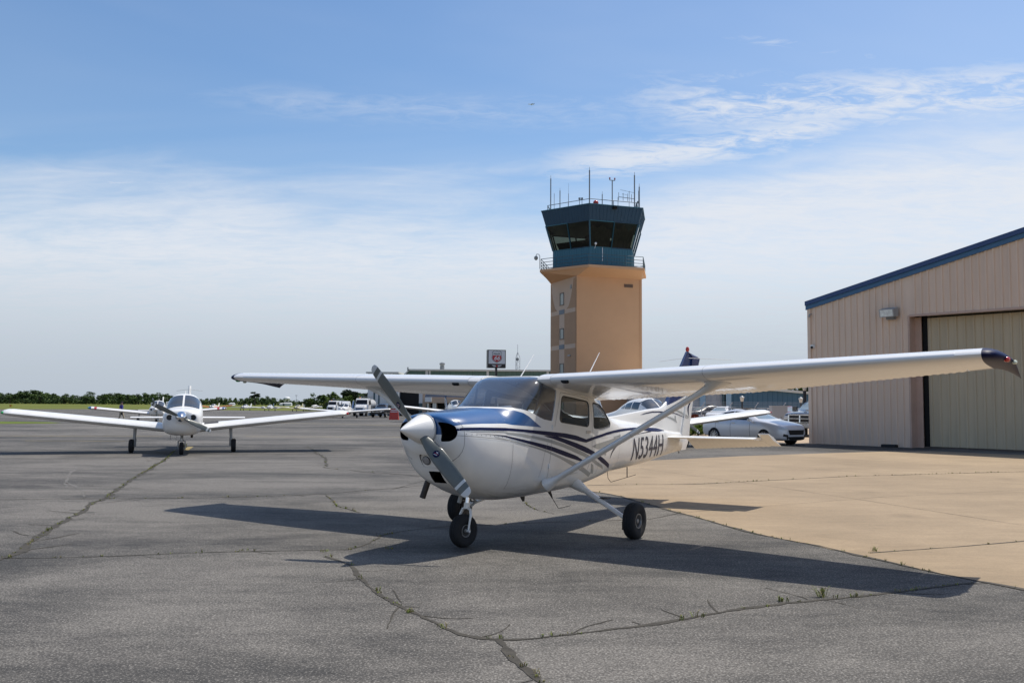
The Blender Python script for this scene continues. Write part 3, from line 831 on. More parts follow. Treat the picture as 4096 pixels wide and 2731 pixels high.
for q in (2318, 2328):
    m = MB(); p = tloc(q, 800, 91.6); m.tube([(p.x, p.y, zW2 + .05), (p.x, p.y, zW2 + .75)], .03, 6); m.box(p.x - .08, p.x + .08, p.y - .08, p.y + .08, zW2 + .72, zW2 + .92); m.build('roof_lamp', M_steel, tow)
m = MB(); p = tloc(2545, 806, 93.4); m.tube([(p.x, p.y, zW2), (p.x, p.y, zW2 + .7), (p.x + .25, p.y, zW2 + .95)], [.09, .07, .14], 8)
m.build('roof_lamp', M_steel, tow)
m = MB(); p = tloc(2383, 974, 90.8); m.ball(p, .13, 10, 6); m.tube([p, p + Vector((-.1, .0, -.5))], .02, 6)
p = tloc(2410, 990, 91); m.tube([p, p - Vector((0, 0, 1.4))], .03, 6); m.build('weather_sensor', M_white, tow)
m = MB(); p = tloc(2159, 1072, 94.6); z = p.z; m.tube([(p.x, p.y, z - .1), (p.x, p.y, z + 1.25), (p.x - .12, p.y, z + 1.42), (p.x - .35, p.y, z + 1.42), (p.x - .42, p.y, z + 1.25)], .035, 6); m.lathe([(.06, .12), (.2, 0), (.2, -.18), (.1, -.32)], (p.x - .42, p.y, z + 1.12), (0, 0, 1), 12)
m.build('camera_dome', M_grey, tow)
m = MB(); p = tloc(2457, 832, 91.2); m.box(p.x - .2, p.x + .2, p.y - .3, p.y + .1, p.z - .13, p.z + .13); m.build('fascia_lamp', M_dark, tow, 0)
# ---------------------------------------------------------------- the high-wing aircraft (inches: fs aft, bl left, z up)
M_wpaint = mat('aircraft_white', (.80, .785, .75), .28, var=.025, vscale=3, coat=.5)
M_bpaint = mat('aircraft_blue', (.018, .085, .235), .25, coat=.8)
M_navy = mat('aircraft_navy', (.004, .009, .050), .45, spec=.14)
M_stgrey = mat('stripe_grey', (.33, .34, .33), .35, coat=.3)
M_letter = mat('letter_grey', (.060, .058, .075), .5, spec=.25)
M_wglass = glass('cabin_glass', (.90, .92, .92), .9, .02, .02)
M_ws = glass('windshield_glass', (.78, .82, .86), 2.1, .04, .035)
M_inter = mat('cabin_lining', (.16, .15, .14), .85)
M_panel = mat('instrument_black', (.018, .018, .02), .6)
M_seat = mat('seat_fabric', (.22, .17, .12), .9, var=.15, vscale=20)
M_seal = mat('window_seal', (.03, .03, .03), .7)
M_tyre = mat('tyre_rubber', (.014, .014, .015), .85, var=.25, vscale=25)
M_alu = mat('bare_aluminium', (.55, .55, .55), .28, metal=.9)
M_chrome = mat('polished_chrome', (.75, .75, .76), .08, metal=1.)
M_blade = mat('propeller_grey', (.115, .125, .115), .42, var=.12, vscale=8, coat=.15)
M_wheel = mat('wheel_silver', (.30, .30, .30), .4, metal=.6)
M_exh = mat('exhaust_steel', (.055, .045, .04), .6, metal=.4, var=.3, vscale=20)
M_seam = mat('seam_dark', (.20, .19, .18), .7)
M_lens = mat('landing_lens', (.24, .24, .25), .10, var=.7, vscale=160, spec=1., coat=.6)
M_rlens = mat('nav_red', (.5, .02, .02), .15, spec=.8)
M_glens = mat('nav_clear', (.7, .75, .6), .1, spec=.8)
def V(fs, bl, z): return Vector((fs * IN, -bl * IN, z * IN))
CES_M = Matrix.Translation((-.447592, 10.818934, 0)) @ Matrix.Rotation(R(56.76575), 4, 'Z')
CES = empty('parked_aircraft', (0, 0, 0), 0, 'white high-wing propeller aircraft with blue cowl and N5344H, parked in the foreground', 'aircraft')
NS = 56
def section(fs, hw, zb, zt, zw, nb, nt, grow=0.):
    P = []
    hw -= grow; zb += grow; zt -= grow
    for k in range(NS):
        t = 2 * math.pi * k / NS
        c, s = math.cos(t), math.sin(t)
        n = nt if s >= 0 else nb
        x = abs(c) ** (2 / n) * (1 if c >= 0 else -1) * hw
        z = zw + (abs(s) ** (2 / n)) * ((zt - zw) if s >= 0 else -(zw - zb))
        P.append((fs, x, z))
    return P
def lerp_st(tab, fs):
    for a, b in zip(tab, tab[1:]):
        if a[0] <= fs <= b[0]:
            t = (fs - a[0]) / (b[0] - a[0]); return [x + (y - x) * t for x, y in zip(a, b)]
    return list(tab[0] if fs < tab[0][0] else tab[-1])
def hermite(tab, fs):            # smooth interpolation of the station table
    i = 0
    while i < len(tab) - 2 and fs > tab[i + 1][0]: i += 1
    a, b = tab[i], tab[i + 1]; p = tab[max(i - 1, 0)]; q = tab[min(i + 2, len(tab) - 1)]
    h = b[0] - a[0]; t = (fs - a[0]) / h; out = [fs]
    for k in range(1, len(a)):
        def slope(l, c, r):
            d1 = (c[k] - l[k]) / (c[0] - l[0]) if c[0] != l[0] else None; d2 = (r[k] - c[k]) / (r[0] - c[0]) if r[0] != c[0] else None
            if d1 is None or d2 is None: return d2 if d1 is None else d1
            return 0. if d1 * d2 <= 0 else 2 * d1 * d2 / (d1 + d2)
        m0, m1 = slope(p, a, b), slope(a, b, q)
        out.append((2 * t**3 - 3 * t**2 + 1) * a[k] + (t**3 - 2 * t**2 + t) * h * m0 + (-2 * t**3 + 3 * t**2) * b[k] + (t**3 - t**2) * h * m1)
    return out
COWL = [(-36.0, 8.6, 47.5, 58.6, 53.2, 2.1, 2.2), (-35.6, 12.2, 45.5, 59.2, 53.0, 2.2, 2.4), (-34.4, 14.6, 43.0, 59.7, 52, 2.3, 2.6), (-32.5, 16.2, 41.2, 60.1, 51, 2.35, 2.7), (-30, 17.4, 37.4, 60.4, 50, 2.4, 2.75),
        (-27, 18.3, 32.4, 60.7, 49, 2.4, 2.8), (-23, 19.1, 29.0, 61.0, 47.5, 2.4, 2.8), (-17, 19.9, 26.2, 61.5, 46.5, 2.45, 2.8), (-9, 20.5, 23.2, 62.1, 46, 2.55, 2.8), (0, 20.9, 20.8, 62.6, 45, 2.6, 2.8)]
FUS = [(0, 20.9, 20.8, 62.6, 45, 2.6, 2.8), (2.6, 21.05, 20.35, 63.05, 45, 2.6, 2.82), (5, 21.1, 20.1, 64.7, 45, 2.6, 2.9), (10, 21.3, 19.6, 67.6, 45.5, 2.7, 3.15), (16, 21.4, 19.4, 70.9, 46, 2.8, 3.9), (22, 21.4, 19.4, 74.2, 46, 2.9, 5.), (27, 21.4, 19.4, 76.7, 46, 3, 6.4),
       (31, 21.4, 19.4, 77.6, 46, 3, 7), (40, 21.4, 19.6, 78.1, 46, 3, 7), (58, 21.3, 19.9, 76.8, 46, 3, 5.5), (78, 20.8, 20.9, 72.9, 46, 3, 4.4), (92, 19.9, 22.3, 68.2, 45.5, 3, 4), (100, 18.9, 23.3, 64.6, 45, 3, 3.4),
       (110, 17.4, 24.5, 60.4, 44.5, 2.9, 3.0), (120, 15.9, 25.6, 57.6, 44, 2.8, 2.8), (140, 13.4, 26.6, 55.6, 43, 2.9, 2.7), (170, 10.0, 28.0, 52.8, 42, 3, 2.6), (200, 7.0, 30.6, 49.4, 41, 3, 2.4), (220, 5.0, 32.2, 47.2, 40.5, 2.8, 2.4), (238, 3.2, 33.2, 45.8, 40, 2.6, 2.3)]
def body(tab, steps, inset=0.):
    m = MB(lambda p: V(*p))
    m.loft([section(*hermite(tab, f), grow=inset) for f in steps])
    return m
def frange(a, b, st):
    n = max(1, round((b - a) / st)); return [a + (b - a) * i / n for i in range(n + 1)]
c_steps = [-36, -35.85, -35.6, -35.1, -34.4, -33.5] + frange(-32.5, 0, 2.2)
f_steps = frange(0, 120, 2.5) + frange(120, 238, 6)[1:]

def rounded(poly, r=2., n=5):
    out = []; N_ = len(poly)
    for i, p in enumerate(poly):
        a, b, c = Vector(poly[i - 1]), Vector(p), Vector(poly[(i + 1) % N_])
        d0 = (a - b); d1 = (c - b); q = min(r, d0.length * .45, d1.length * .45)
        s, e = b + d0.normalized() * q, b + d1.normalized() * q
        for k in range(n + 1):
            t = k / n; out.append(tuple(s * (1 - t) ** 2 + b * 2 * t * (1 - t) + e * t * t))
    return out
WSP = [(-14, 62.9), (-3, 62.9), (3, 63.05), (8, 62.6), (12, 61.9), (16, 60.9), (20, 59.5), (24, 58.1), (28, 57.1), (32, 56.6), (35.4, 56.3), (40.2, 71.0), (36, 72.6), (32.5, 73.6), (31.2, 75.0), (30.6, 80), (-14, 80)]
DOORW = rounded([(42.2, 55.8), (44.7, 68.5), (73.9, 65.7), (72.8, 52.7)], 2.6)
REARW = rounded([(78.6, 52.0), (79.2, 65.2), (90.5, 64.4), (97.5, 60.2), (102.6, 54.2), (101.4, 52.6), (88, 51.5)], 2.)
BACKW = [(95.8, 66.2), (98.6, 63.2), (105, 59.6), (113, 57.0), (119.5, 56.3), (121, 58), (112, 70), (96, 70)]
def cutter(poly, w=40., m=None):
    m = m or MB()
    m.prism([V(f, 0, z) for f, z in poly], (0, -w * IN, 0), (0, w * IN, 0)); return m
def cut_obj(poly, w=40.): return cutter(poly, w).build('cutter', M_dark, None, 0)

def shell(tab, steps, isteps, grow, thick, mats, name):
    """closed hollow body: an outer skin and an inner one facing inwards"""
    m = body(tab, steps, grow); n = len(m.f); m.cur = 1
    m.loft([section(*hermite(tab, f), grow=grow + thick) for f in isteps])
    me_v = [Vector(p) for p in m.v]; vol = 0
    for f in m.f[:n]:
        for i in range(1, len(f) - 1): vol += me_v[f[0]].dot(me_v[f[i]].cross(me_v[f[i + 1]]))
    for k in range(len(m.f)):
        if (k < n) == (vol < 0): m.f[k] = m.f[k][::-1]
    return m.build(name, mats, CES, 30, fix=False)
# --- fuselage with its window openings
fus = shell(FUS, f_steps, [.4] + frange(2.5, 120, 2.5) + [150.], 0., .55, [M_wpaint, M_inter], 'fuselage')
skin_bm = bmesh.new(); _t = body(FUS, f_steps)
for p in _t.v: skin_bm.verts.new(p)
skin_bm.verts.ensure_lookup_table()
for f in _t.f: skin_bm.faces.new([skin_bm.verts[i] for i in f])
skin_bm.normal_update(); SKIN = BVHTree.FromBMesh(skin_bm)
_t2 = body(COWL, c_steps); cb = bmesh.new()
for p in _t2.v: cb.verts.new(p)
cb.verts.ensure_lookup_table()
for f in _t2.f: cb.faces.new([cb.verts[i] for i in f])
cb.normal_update(); SKINC = BVHTree.FromBMesh(cb)
def on_side(fs, z, side=1, off=.09):
    """point on the skin seen from the side at (fs, z), lifted off inches"""
    best = None
    for T in ((SKINC, SKIN) if fs < 0 else (SKIN,)):
        h = T.ray_cast(V(fs, 60 * side, z), Vector((0, side, 0)))
        if h[0] is not None and (best is None):
            n = h[1] if h[1].y * -side > 0 else -h[1]
            best = h[0] + n * off * IN
    return best
cw = [cut_obj(p) for p in (WSP, DOORW, REARW)] + [cut_obj(BACKW, 30)]
gl = {}
for nm, c, mt in (('windshield', cw[0], M_ws), ('door_window', cw[1], M_wglass), ('rear_side_window', cw[2], M_wglass), ('back_window', cw[3], M_wglass)):
    g_ = shell(FUS, f_steps, [.4] + f_steps[1:-1] + [236.], .16, .14, [mt, mt], nm); boolean(g_, [c], 'INTERSECT'); gl[nm] = g_
    g_.data.shade_smooth(); g_.data.set_sharp_from_angle(angle=R(35))
boolean(fus, cw)
# split the side glazing into left and right panes
for nm in ('door_window', 'rear_side_window'):
    o = gl[nm]; me = o.data; me2 = me.copy()
    for mesh, sg in ((me, 1), (me2, -1)):
        b = bmesh.new(); b.from_mesh(mesh)
        bmesh.ops.delete(b, geom=[v for v in b.verts if v.co.y * sg < 0], context='VERTS'); b.to_mesh(mesh); b.free()
    link(me2, nm, CES)
discard(cw)

# --- painted scheme: bands laid on the skin
def band(mb, up, lo, side, off=.10, st=2.5, nz=3):
    """strip between two (fs,z) polylines sampled together"""
    def samp(L_, n):
        P = [Vector(p) for p in L_]; D = [0]
        for a, b in zip(P, P[1:]): D.append(D[-1] + (b - a).length)
        out = []
        for i in range(n + 1):
            s = D[-1] * i / n; j = 0
            while j < len(P) - 2 and s > D[j + 1]: j += 1
            t = (s - D[j]) / max(1e-9, D[j + 1] - D[j]); out.append(P[j].lerp(P[j + 1], min(1, t)))
        return out
    ln = sum(math.dist(a, b) for a, b in zip(up, up[1:]))
    n = max(3, int(ln / st)); U, L_ = samp(up, n), samp(lo, n)
    G = []
    for u, l in zip(U, L_):
        row = []
        for k in range(nz + 1):
            q = u.lerp(l, k / nz); p = on_side(q.x, q.y, side, off); row.append(mb.vert(p) if p is not None else None)
        G.append(row)
    for a, b in zip(G, G[1:]):
        for k in range(nz):
            q = (a[k], b[k], b[k + 1], a[k + 1])
            if None not in q: mb.face(q)
def thin(mb, pts, w, side, off=.12):
    up = []; lo = []
    P = [Vector(p) for p in pts]
    for i, p in enumerate(P):
        d = (P[min(i + 1, len(P) - 1)] - P[max(i - 1, 0)]).normalized(); n = Vector((-d.y, d.x)) * w / 2
        up.append(tuple(p + n)); lo.append(tuple(p - n))
    band(mb, up, lo, side, off, 2.0, 1)
STRIPES = {'main_front': ('navy', [(-33.5, 53.9), (-30.7, 54.3), (-19.9, 54.2), (-3.2, 53.7), (1.4, 53.4), (13.5, 52.6), (32.5, 51.3), (48.1, 50.1), (59.2, 48.7), (69.7, 46.5)], [(-33.5, 52.9), (-30.7, 53.1), (-20.5, 53.0), (-3.7, 52.4), (-1.0, 52.4), (8.2, 51.8), (17.9, 50.8), (31.0, 49.4), (41.7, 48.6), (53.6, 47.1), (65.0, 45.4), (69.8, 44.8)]),
 'main_rear': ('navy', [(69.7, 46.5), (80.5, 47.8), (95.7, 49.4), (108.0, 50.1), (124.1, 50.6), (145.4, 50.8), (167.1, 50.5), (194.2, 49.4), (206, 47.7)], [(69.8, 44.8), (80.4, 46.4), (95.6, 48.0), (107.6, 48.8), (121.9, 49.2), (134.9, 49.5), (154.0, 49.3), (174.6, 47.9), (191.9, 47.3), (206, 47.5)]),
 'branch': ('navy', [(27.5, 49.5), (40.7, 48.7), (48.1, 47.2), (59.2, 45.0), (71.1, 42.2), (78.7, 40.0), (92.2, 35.7), (103.5, 31.9)], [(31.0, 48.6), (35.0, 48.0), (45.4, 45.7), (56.4, 43.1), (67.5, 40.3), (81.1, 37.1), (90.1, 33.7), (105.8, 29.4)]),
 'g2': ('grey', [(-30.1, 52.7), (-20.6, 52.7), (-3.8, 52.1), (-1.2, 51.7), (8.1, 51.0), (18.8, 49.6), (31.5, 47.8), (45.4, 45.2), (59.3, 42.1), (70.1, 39.2), (78.0, 36.6), (85.6, 34.0), (92.8, 31.8)], [(-30.1, 52.6), (-20.7, 52.2), (-4.0, 51.6), (-3.5, 51.1), (6.7, 50.0), (17.8, 48.5), (30.0, 46.6), (45.5, 43.5), (59.3, 40.0), (68.5, 37.7), (75.1, 35.7), (84.3, 32.6), (95.8, 29.6)]),
 'n3': ('navy', [(-24.1, 51.8), (-14.6, 51.2), (-4.3, 50.4), (0.4, 49.6), (10.9, 48.0), (22.6, 46.2), (35.1, 44.1), (48.2, 41.2), (59.5, 38.6), (68.3, 35.7)], [(-24.1, 51.7), (-14.6, 51.0), (-4.4, 49.9), (-1.7, 49.3), (8.7, 47.2), (22.7, 44.4), (35.1, 41.9), (48.4, 38.8), (62.3, 36.0), (68.5, 34.9)]),
 'g4': ('grey', [(-11.7, 50.1), (0.3, 48.0), (10.9, 46.1), (22.7, 44.1), (32.6, 42.0), (45.8, 38.6), (59.0, 35.2), (66.8, 33.0), (74.6, 30.4), (80.1, 28.6)], [(-11.8, 49.9), (-1.8, 48.1), (8.7, 45.9), (18.8, 44.1), (30.1, 41.6), (43.2, 38.0), (54.8, 34.2), (62.5, 32.0), (71.7, 29.1), (80.2, 26.5)]),
 'g4t': ('grey', [(79.9, 33.0), (83.5, 28.1)], [(76.9, 33.9), (79.9, 28.6)]),
 'g5': ('grey', [(76.7, 42.6), (81.8, 43.7), (91.0, 44.5), (103.5, 45.5), (118.4, 46.8), (105.6, 46.4), (119.3, 47.6)], [(76.7, 42.6), (84.0, 41.0), (91.1, 41.2), (103.6, 43.3), (118.3, 44.8), (119.2, 47.0)]),
 'g5t': ('grey', [(96.0, 40.1), (94.8, 37.1)], [(88.3, 39.3), (94.3, 37.2)]),
 'n6': ('letter', [(102.2, 35.0), (103.2, 38.0), (107.5, 40.8), (115.4, 43.0), (126.0, 44.7), (136.7, 46.1), (150.1, 47.1), (166.4, 47.8), (175.3, 48.3)], [(102.4, 35.0), (105.3, 38.1), (110.1, 40.4), (119.0, 42.9), (129.5, 44.8), (140.3, 46.1), (153.9, 47.0), (167.9, 47.3), (176.2, 47.5)])}
FINBANDS = {'f1': ('navy', [(265.5, 69.5), (258.9, 67.2), (253.4, 63.6), (252.0, 61.9), (253.3, 58.7), (256.4, 55.5)], [(265.4, 69.0), (259.8, 66.1), (255.6, 62.9), (255.0, 60.8), (255.3, 58.0), (256.7, 55.5)]),
 'f2': ('grey', [(233.9, 61.6), (240.9, 64.0), (248.0, 66.8)], [(236.9, 61.2), (243.5, 64.0), (248.9, 66.4)]),
 'f3': ('grey', [(226.2, 60.6), (235.6, 60.4), (244.3, 59.1), (252.4, 56.9), (256.4, 55.1)], [(226.2, 60.4), (232.1, 59.7), (240.8, 58.3), (248.7, 56.3), (255.5, 55.2)]),
 'f4': ('navy', [(176.6, 57.9), (184.0, 59.1), (194.7, 60.0), (206.5, 60.0), (218.7, 59.4), (231.3, 58.5), (242.5, 56.7), (255.9, 54.3)], [(177.7, 57.9), (185.5, 58.6), (194.7, 59.3), (204.1, 59.3), (218.6, 58.7), (228.7, 58.2), (240.8, 56.5), (255.5, 54.3)]),
 'f5': ('grey', [(208.8, 57.0), (214.5, 56.9), (222.8, 55.8), (228.2, 54.9)], [(209.6, 56.6), (215.3, 56.1), (222.8, 54.5), (233.3, 52.0)]),
 'f6': ('grey', [(230.8, 56.8), (230.8, 54.7), (233.6, 52.0)], [(228.3, 56.8), (228.2, 54.9), (232.9, 52.1)])}
def join_into(obj, mb, mats):
    """append a builder's faces to an existing mesh (markings stay inside their part)"""
    me = obj.data; base = len(me.materials)
    for m_ in mats: me.materials.append(m_)
    b = bmesh.new(); b.from_mesh(me)
    vs = [b.verts.new(p) for p in mb.v]
    for f, mi in zip(mb.f, mb.m):
        try:
            q = b.faces.new([vs[i] for i in f]); q.material_index = base + mi; q.smooth = True
        except ValueError: pass
    b.to_mesh(me); b.free(); me.update()
def put_text(mb, txt, size, place, shear=0., xscale=1., spacing=1., offset=0., cut=None):
    """lettering meshed and laid on a surface by place(x, y)"""
    v, f = text_mesh(txt, size, shear, xscale, spacing, offset)
    b = bmesh.new(); vs = [b.verts.new(p) for p in v]
    for q in f:
        try: b.faces.new([vs[i] for i in q])
        except ValueError: pass
    if cut:
        x0, x1 = min(p.x for p in v), max(p.x for p in v); n = int((x1 - x0) / cut)
        for k in range(1, n):
            bmesh.ops.bisect_plane(b, geom=b.verts[:] + b.edges[:] + b.faces[:], plane_co=(x0 + k * cut, 0, 0), plane_no=(1, 0, 0))
        y0, y1 = min(p.y for p in v), max(p.y for p in v)
        for k in range(1, int((y1 - y0) / cut) + 1):
            bmesh.ops.bisect_plane(b, geom=b.verts[:] + b.edges[:] + b.faces[:], plane_co=(0, y0 + k * cut, 0), plane_no=(0, 1, 0))
    b.verts.index_update()
    ids = {}
    for p in b.verts: ids[p.index] = mb.vert(place(p.co.x, p.co.y))
    for q in b.faces: mb.face([ids[p.index] for p in q.verts])
    b.free()

def two_tone(name, colA, colB, lows, ups=None, coat=.6):
    """paint border as a curve of station (fs) on the body: colB between low(fs) and up(fs)"""
    m, t, b = node_mat(name)
    tc = t.nodes.new('ShaderNodeTexCoord'); sp = t.nodes.new('ShaderNodeSeparateXYZ'); t.links.new(tc.outputs['Object'], sp.inputs[0])
    def M(op, a, c=None):
        n = t.nodes.new('ShaderNodeMath'); n.operation = op
        for i, x in enumerate((a, c)):
            if x is None: continue
            if isinstance(x, (int, float)): n.inputs[i].default_value = x
            else: t.links.new(x, n.inputs[i])
        return n.outputs[0]
    u = M('DIVIDE', M('ADD', M('DIVIDE', sp.outputs[0], IN), 40.), 80.)
    z = M('DIVIDE', M('SUBTRACT', M('DIVIDE', sp.outputs[2], IN), 45.), 25.)
    def curve(P):
        n = t.nodes.new('ShaderNodeFloatCurve'); c = n.mapping.curves[0]
        P = [((f + 40) / 80, (q - 45) / 25) for f, q in P]
        c.points[0].location = P[0]; c.points[1].location = P[-1]
        for p in P[1:-1]: c.points.new(*p)
        for p in c.points: p.handle_type = 'VECTOR'
        n.mapping.update(); t.links.new(u, n.inputs['Value']); return n.outputs[0]
    k = M('GREATER_THAN', z, curve(lows))
    if ups: k = M('MULTIPLY', k, M('LESS_THAN', z, curve(ups)))
    mx = t.nodes.new('ShaderNodeMix'); mx.data_type = 'RGBA'; mx.inputs[6].default_value = lin(colA); mx.inputs[7].default_value = lin(colB)
    t.links.new(k, mx.inputs[0])
    ns = t.nodes.new('ShaderNodeTexNoise'); ns.inputs['Scale'].default_value = 4; ns.inputs['Detail'].default_value = 6
    mr = t.nodes.new('ShaderNodeMapRange'); mr.inputs[1].default_value = .3; mr.inputs[2].default_value = .7; mr.inputs[3].default_value = .96; mr.inputs[4].default_value = 1.03
    t.links.new(tc.outputs['Object'], ns.inputs['Vector']); t.links.new(ns.outputs['Fac'], mr.inputs[0])
    vs = t.nodes.new('ShaderNodeVectorMath'); vs.operation = 'SCALE'; t.links.new(mx.outputs[2], vs.inputs[0]); t.links.new(mr.outputs[0], vs.inputs['Scale'])
    # oil and dust grime along the belly, streaked aft
    mg = t.nodes.new('ShaderNodeMapping'); mg.inputs['Scale'].default_value = (.9, 5., 3.); t.links.new(tc.outputs['Object'], mg.inputs[0])
    ng = t.nodes.new('ShaderNodeTexNoise'); ng.inputs['Scale'].default_value = 3.; ng.inputs['Detail'].default_value = 6; ng.inputs['Roughness'].default_value = .7; t.links.new(mg.outputs[0], ng.inputs['Vector'])
    def RG(x, a, b_, c, d):
        n = t.nodes.new('ShaderNodeMapRange'); n.interpolation_type = 'SMOOTHSTEP'
        for i, v in zip((1, 2, 3, 4), (a, b_, c, d)): n.inputs[i].default_value = v
        t.links.new(x, n.inputs[0]); return n.outputs[0]
    zz = M('SUBTRACT', M('DIVIDE', sp.outputs[2], IN), M('MULTIPLY', M('MAXIMUM', M('SUBTRACT', M('DIVIDE', sp.outputs[0], IN), 70.), 0.), .075))
    gr = M('MULTIPLY', M('MULTIPLY', RG(zz, 19., 29., 1., 0.), RG(ng.outputs['Fac'], .38, .62, .15, 1.)), .62)
    gm = t.nodes.new('ShaderNodeMix'); gm.data_type = 'RGBA'; gm.inputs[7].default_value = (.22, .17, .12, 1)
    t.links.new(gr, gm.inputs[0]); t.links.new(vs.outputs[0], gm.inputs[6])
    t.links.new(gm.outputs[2], b.inputs['Base Color'])
    b.inputs['Roughness'].default_value = .3; b.inputs['Coat Weight'].default_value = coat; b.inputs['Coat Roughness'].default_value = .05
    # slight oil-canning of the sheet metal
    n2 = t.nodes.new('ShaderNodeTexNoise'); n2.inputs['Scale'].default_value = 2.2; n2.inputs['Detail'].default_value = 1
    bp = t.nodes.new('ShaderNodeBump'); bp.inputs['Strength'].default_value = .12; bp.inputs['Distance'].default_value = .02
    t.links.new(tc.outputs['Object'], n2.inputs['Vector']); t.links.new(n2.outputs['Fac'], bp.inputs['Height']); t.links.new(bp.outputs[0], b.inputs['Normal'])
    return m
LOWL = [(-40, 51.3), (-35.2, 51.3), (-34.3, 55.0), (-30, 55.6), (-19, 55.75), (-2, 55.6), (3, 54.9), (12, 54.3), (25.6, 53.4), (26, 69), (40, 69.5)]
UPL = [(-40, 69.5), (-1.6, 69), (-.4, 62.45), (2.2, 62.35), (4.4, 62.1), (7.9, 61.4), (11.7, 60.3), (15.1, 58.6), (19.4, 56.2), (25.6, 53.3), (40, 50)]
M_body = two_tone('white_blue_airframe', (.80, .785, .75), (.018, .085, .235), LOWL, UPL)
fus.data.materials[0] = M_body
COLK = {'navy': 0, 'grey': 1, 'letter': 2, 'seam': 3}
CM = [M_navy, M_stgrey, M_letter, M_seam, mat('rivet_head', (.50, .49, .47), .45)]
bnd = MB()
for c, u, l in STRIPES.values():
    bnd.cur = COLK[c]
    for sg in (-1, 1): band(bnd, u, l, sg, .11 if c == 'navy' else .09)
bnd.cur = 3
for sg in (-1, 1):
    thin(bnd, [(1.5, 46.5), (1.2, 40), (1.2, 31), (1.8, 26)], .16, sg)
    thin(bnd, [(35.0, 48), (33.9, 41), (33.0, 35), (33.5, 29)], .2, sg)
    thin(bnd, [(31, 45.8), (28.1, 41), (25.4, 30)], .15, sg)
    thin(bnd, [(37.6, 53.5), (39.8, 60), (41.8, 66), (43.0, 70.2), (60, 68.8), (74.6, 67)], .2, sg)
    thin(bnd, [(74.8, 66.8), (76.2, 60), (76.8, 51.2), (76.6, 40), (74, 31)], .16, sg)
    thin(bnd, [(118, 56), (117.6, 44), (117, 30)], .12, sg); thin(bnd, [(203, 47.5), (203, 40), (203, 34)], .14, sg)
    thin(bnd, [(85, 46), (86, 36), (87, 28)], .10, sg)
    thin(bnd, [(139.5, 54.5), (139.5, 44), (139.5, 29.5)], .09, sg); thin(bnd, [(37.4, 29.5), (52, 29.2), (64, 30)], .12, sg)
def rivets(mb, pts, pitch, sg, r=.13):
    P = [Vector(p) for p in pts]
    for a, b in zip(P, P[1:]):
        n = max(1, int((b - a).length / pitch))
        for k in range(n):
            q = a.lerp(b, (k + .5) / n); c = on_side(q.x, q.y, sg, .02)
            if c is None: continue
            e = on_side(q.x + .3, q.y, sg, .02); g_ = on_side(q.x, q.y + .3, sg, .02)
            if e is None or g_ is None: continue
            u = (e - c).normalized(); w = (g_ - c).normalized(); nn_ = Vector((0, -sg, 0))
            i = [mb.vert(c + (u * math.cos(j * 1.0472) + w * math.sin(j * 1.0472)) * r * IN + nn_ * .0011) for j in range(6)]
            mb.face(i)
for sg in (-1, 1):
    bnd.cur = 4
    for L_ in ([(118.8, 55), (118.4, 44), (117.8, 31)], [(140.3, 54), (140.3, 30)], [(167, 52), (167, 48.5)], [(167, 31), (167, 29)], [(203.8, 47), (203.8, 34)], [(77.6, 64), (78, 48)], [(39, 30.5), (66, 31)], [(90, 44), (92, 27)], [(30, 52), (34, 55)], [(2.2, 44), (2.0, 26)]): rivets(bnd, L_, 1.15, sg)
    bnd.cur = 3
    thin(bnd, [(88, 46.5), (104, 46.7), (118, 47)], .08, sg)
def on_tail(sg):
    def f(x, y): return on_side(168 + x * sg, 38.0 + y + x * .012 * sg, sg, .14) or V(167 + x, 0, 38)
    return f
for sg in (-1, 1):
    bnd.cur = 1; 
    def sh(x, y, fn=on_tail(sg)): return fn(x + .55, y - .45)
    def ed(x, y, fn=on_tail(sg)): return fn(x, y)
    b0 = MB(); put_text(b0, 'N5344H', 18.4, sh, .16, .88, 1.03, .012, 3.)
    o0 = len(bnd.v); 
    for p in b0.v: bnd.v.append(p)
    for f in b0.f: bnd.f.append([i + o0 for i in f]); bnd.m.append(1)
    bnd.cur = 2
    def top(x, y, fn=on_tail(sg)):
        p = fn(x, y); return (p[0], p[1] - sg * .0012, p[2])
    put_text(bnd, 'N5344H', 18.4, top, .16, .88, 1.03, .012, 3.)
join_into(fus, bnd, CM)
for p in fus.data.polygons: p.use_smooth = True
fus.data.set_sharp_from_angle(angle=R(32))
# --- seals round the panes, door hardware
def seal(poly, side, r=.32, off=.0):
    m = MB(); pts = []
    P = [Vector(p) for p in poly] + [Vector(poly[0])]
    for a, b in zip(P, P[1:]):
        n = max(1, int((b - a).length / 2.))
        for k in range(n): pts.append(on_side(*(a.lerp(b, k / n)), side, off))
    pts = [p for p in pts if p is not None]; pts.append(pts[0]); m.tube(pts, r * IN, 6, caps=False); return m
for nm, poly in (('door_window', DOORW), ('rear_side_window', REARW)):
    for sg in (-1, 1):
        par = [o for o in KIDS[CES.name] if o.name.split('.')[0] == nm]
        par = [o for o in par if sum(v.co.y for v in o.data.vertices) * sg > 0][0]
        seal(poly, sg, .26).build('window_seal', M_seal, par)
m = MB()
for sg in (-1, 1):
    p = on_side(71.8, 50.2, sg, .3); m.obox(p, (.055, 0, 0), (0, .006, 0), (0, 0, .018)); m.build('door_handle', mat('handle_steel', (.5, .5, .5), .3, metal=.8), CES, 0); m = MB()
for z in (53.2, 34.9):
    for sg in (-1, 1):
        p = on_side(35.6 if z > 50 else 33.2, z, sg, .2); m = MB(); m.obox(p, (.014, 0, 0), (0, .006, 0), (0, 0, .03)); m.build('door_hinge', M_wpaint, CES, 0)
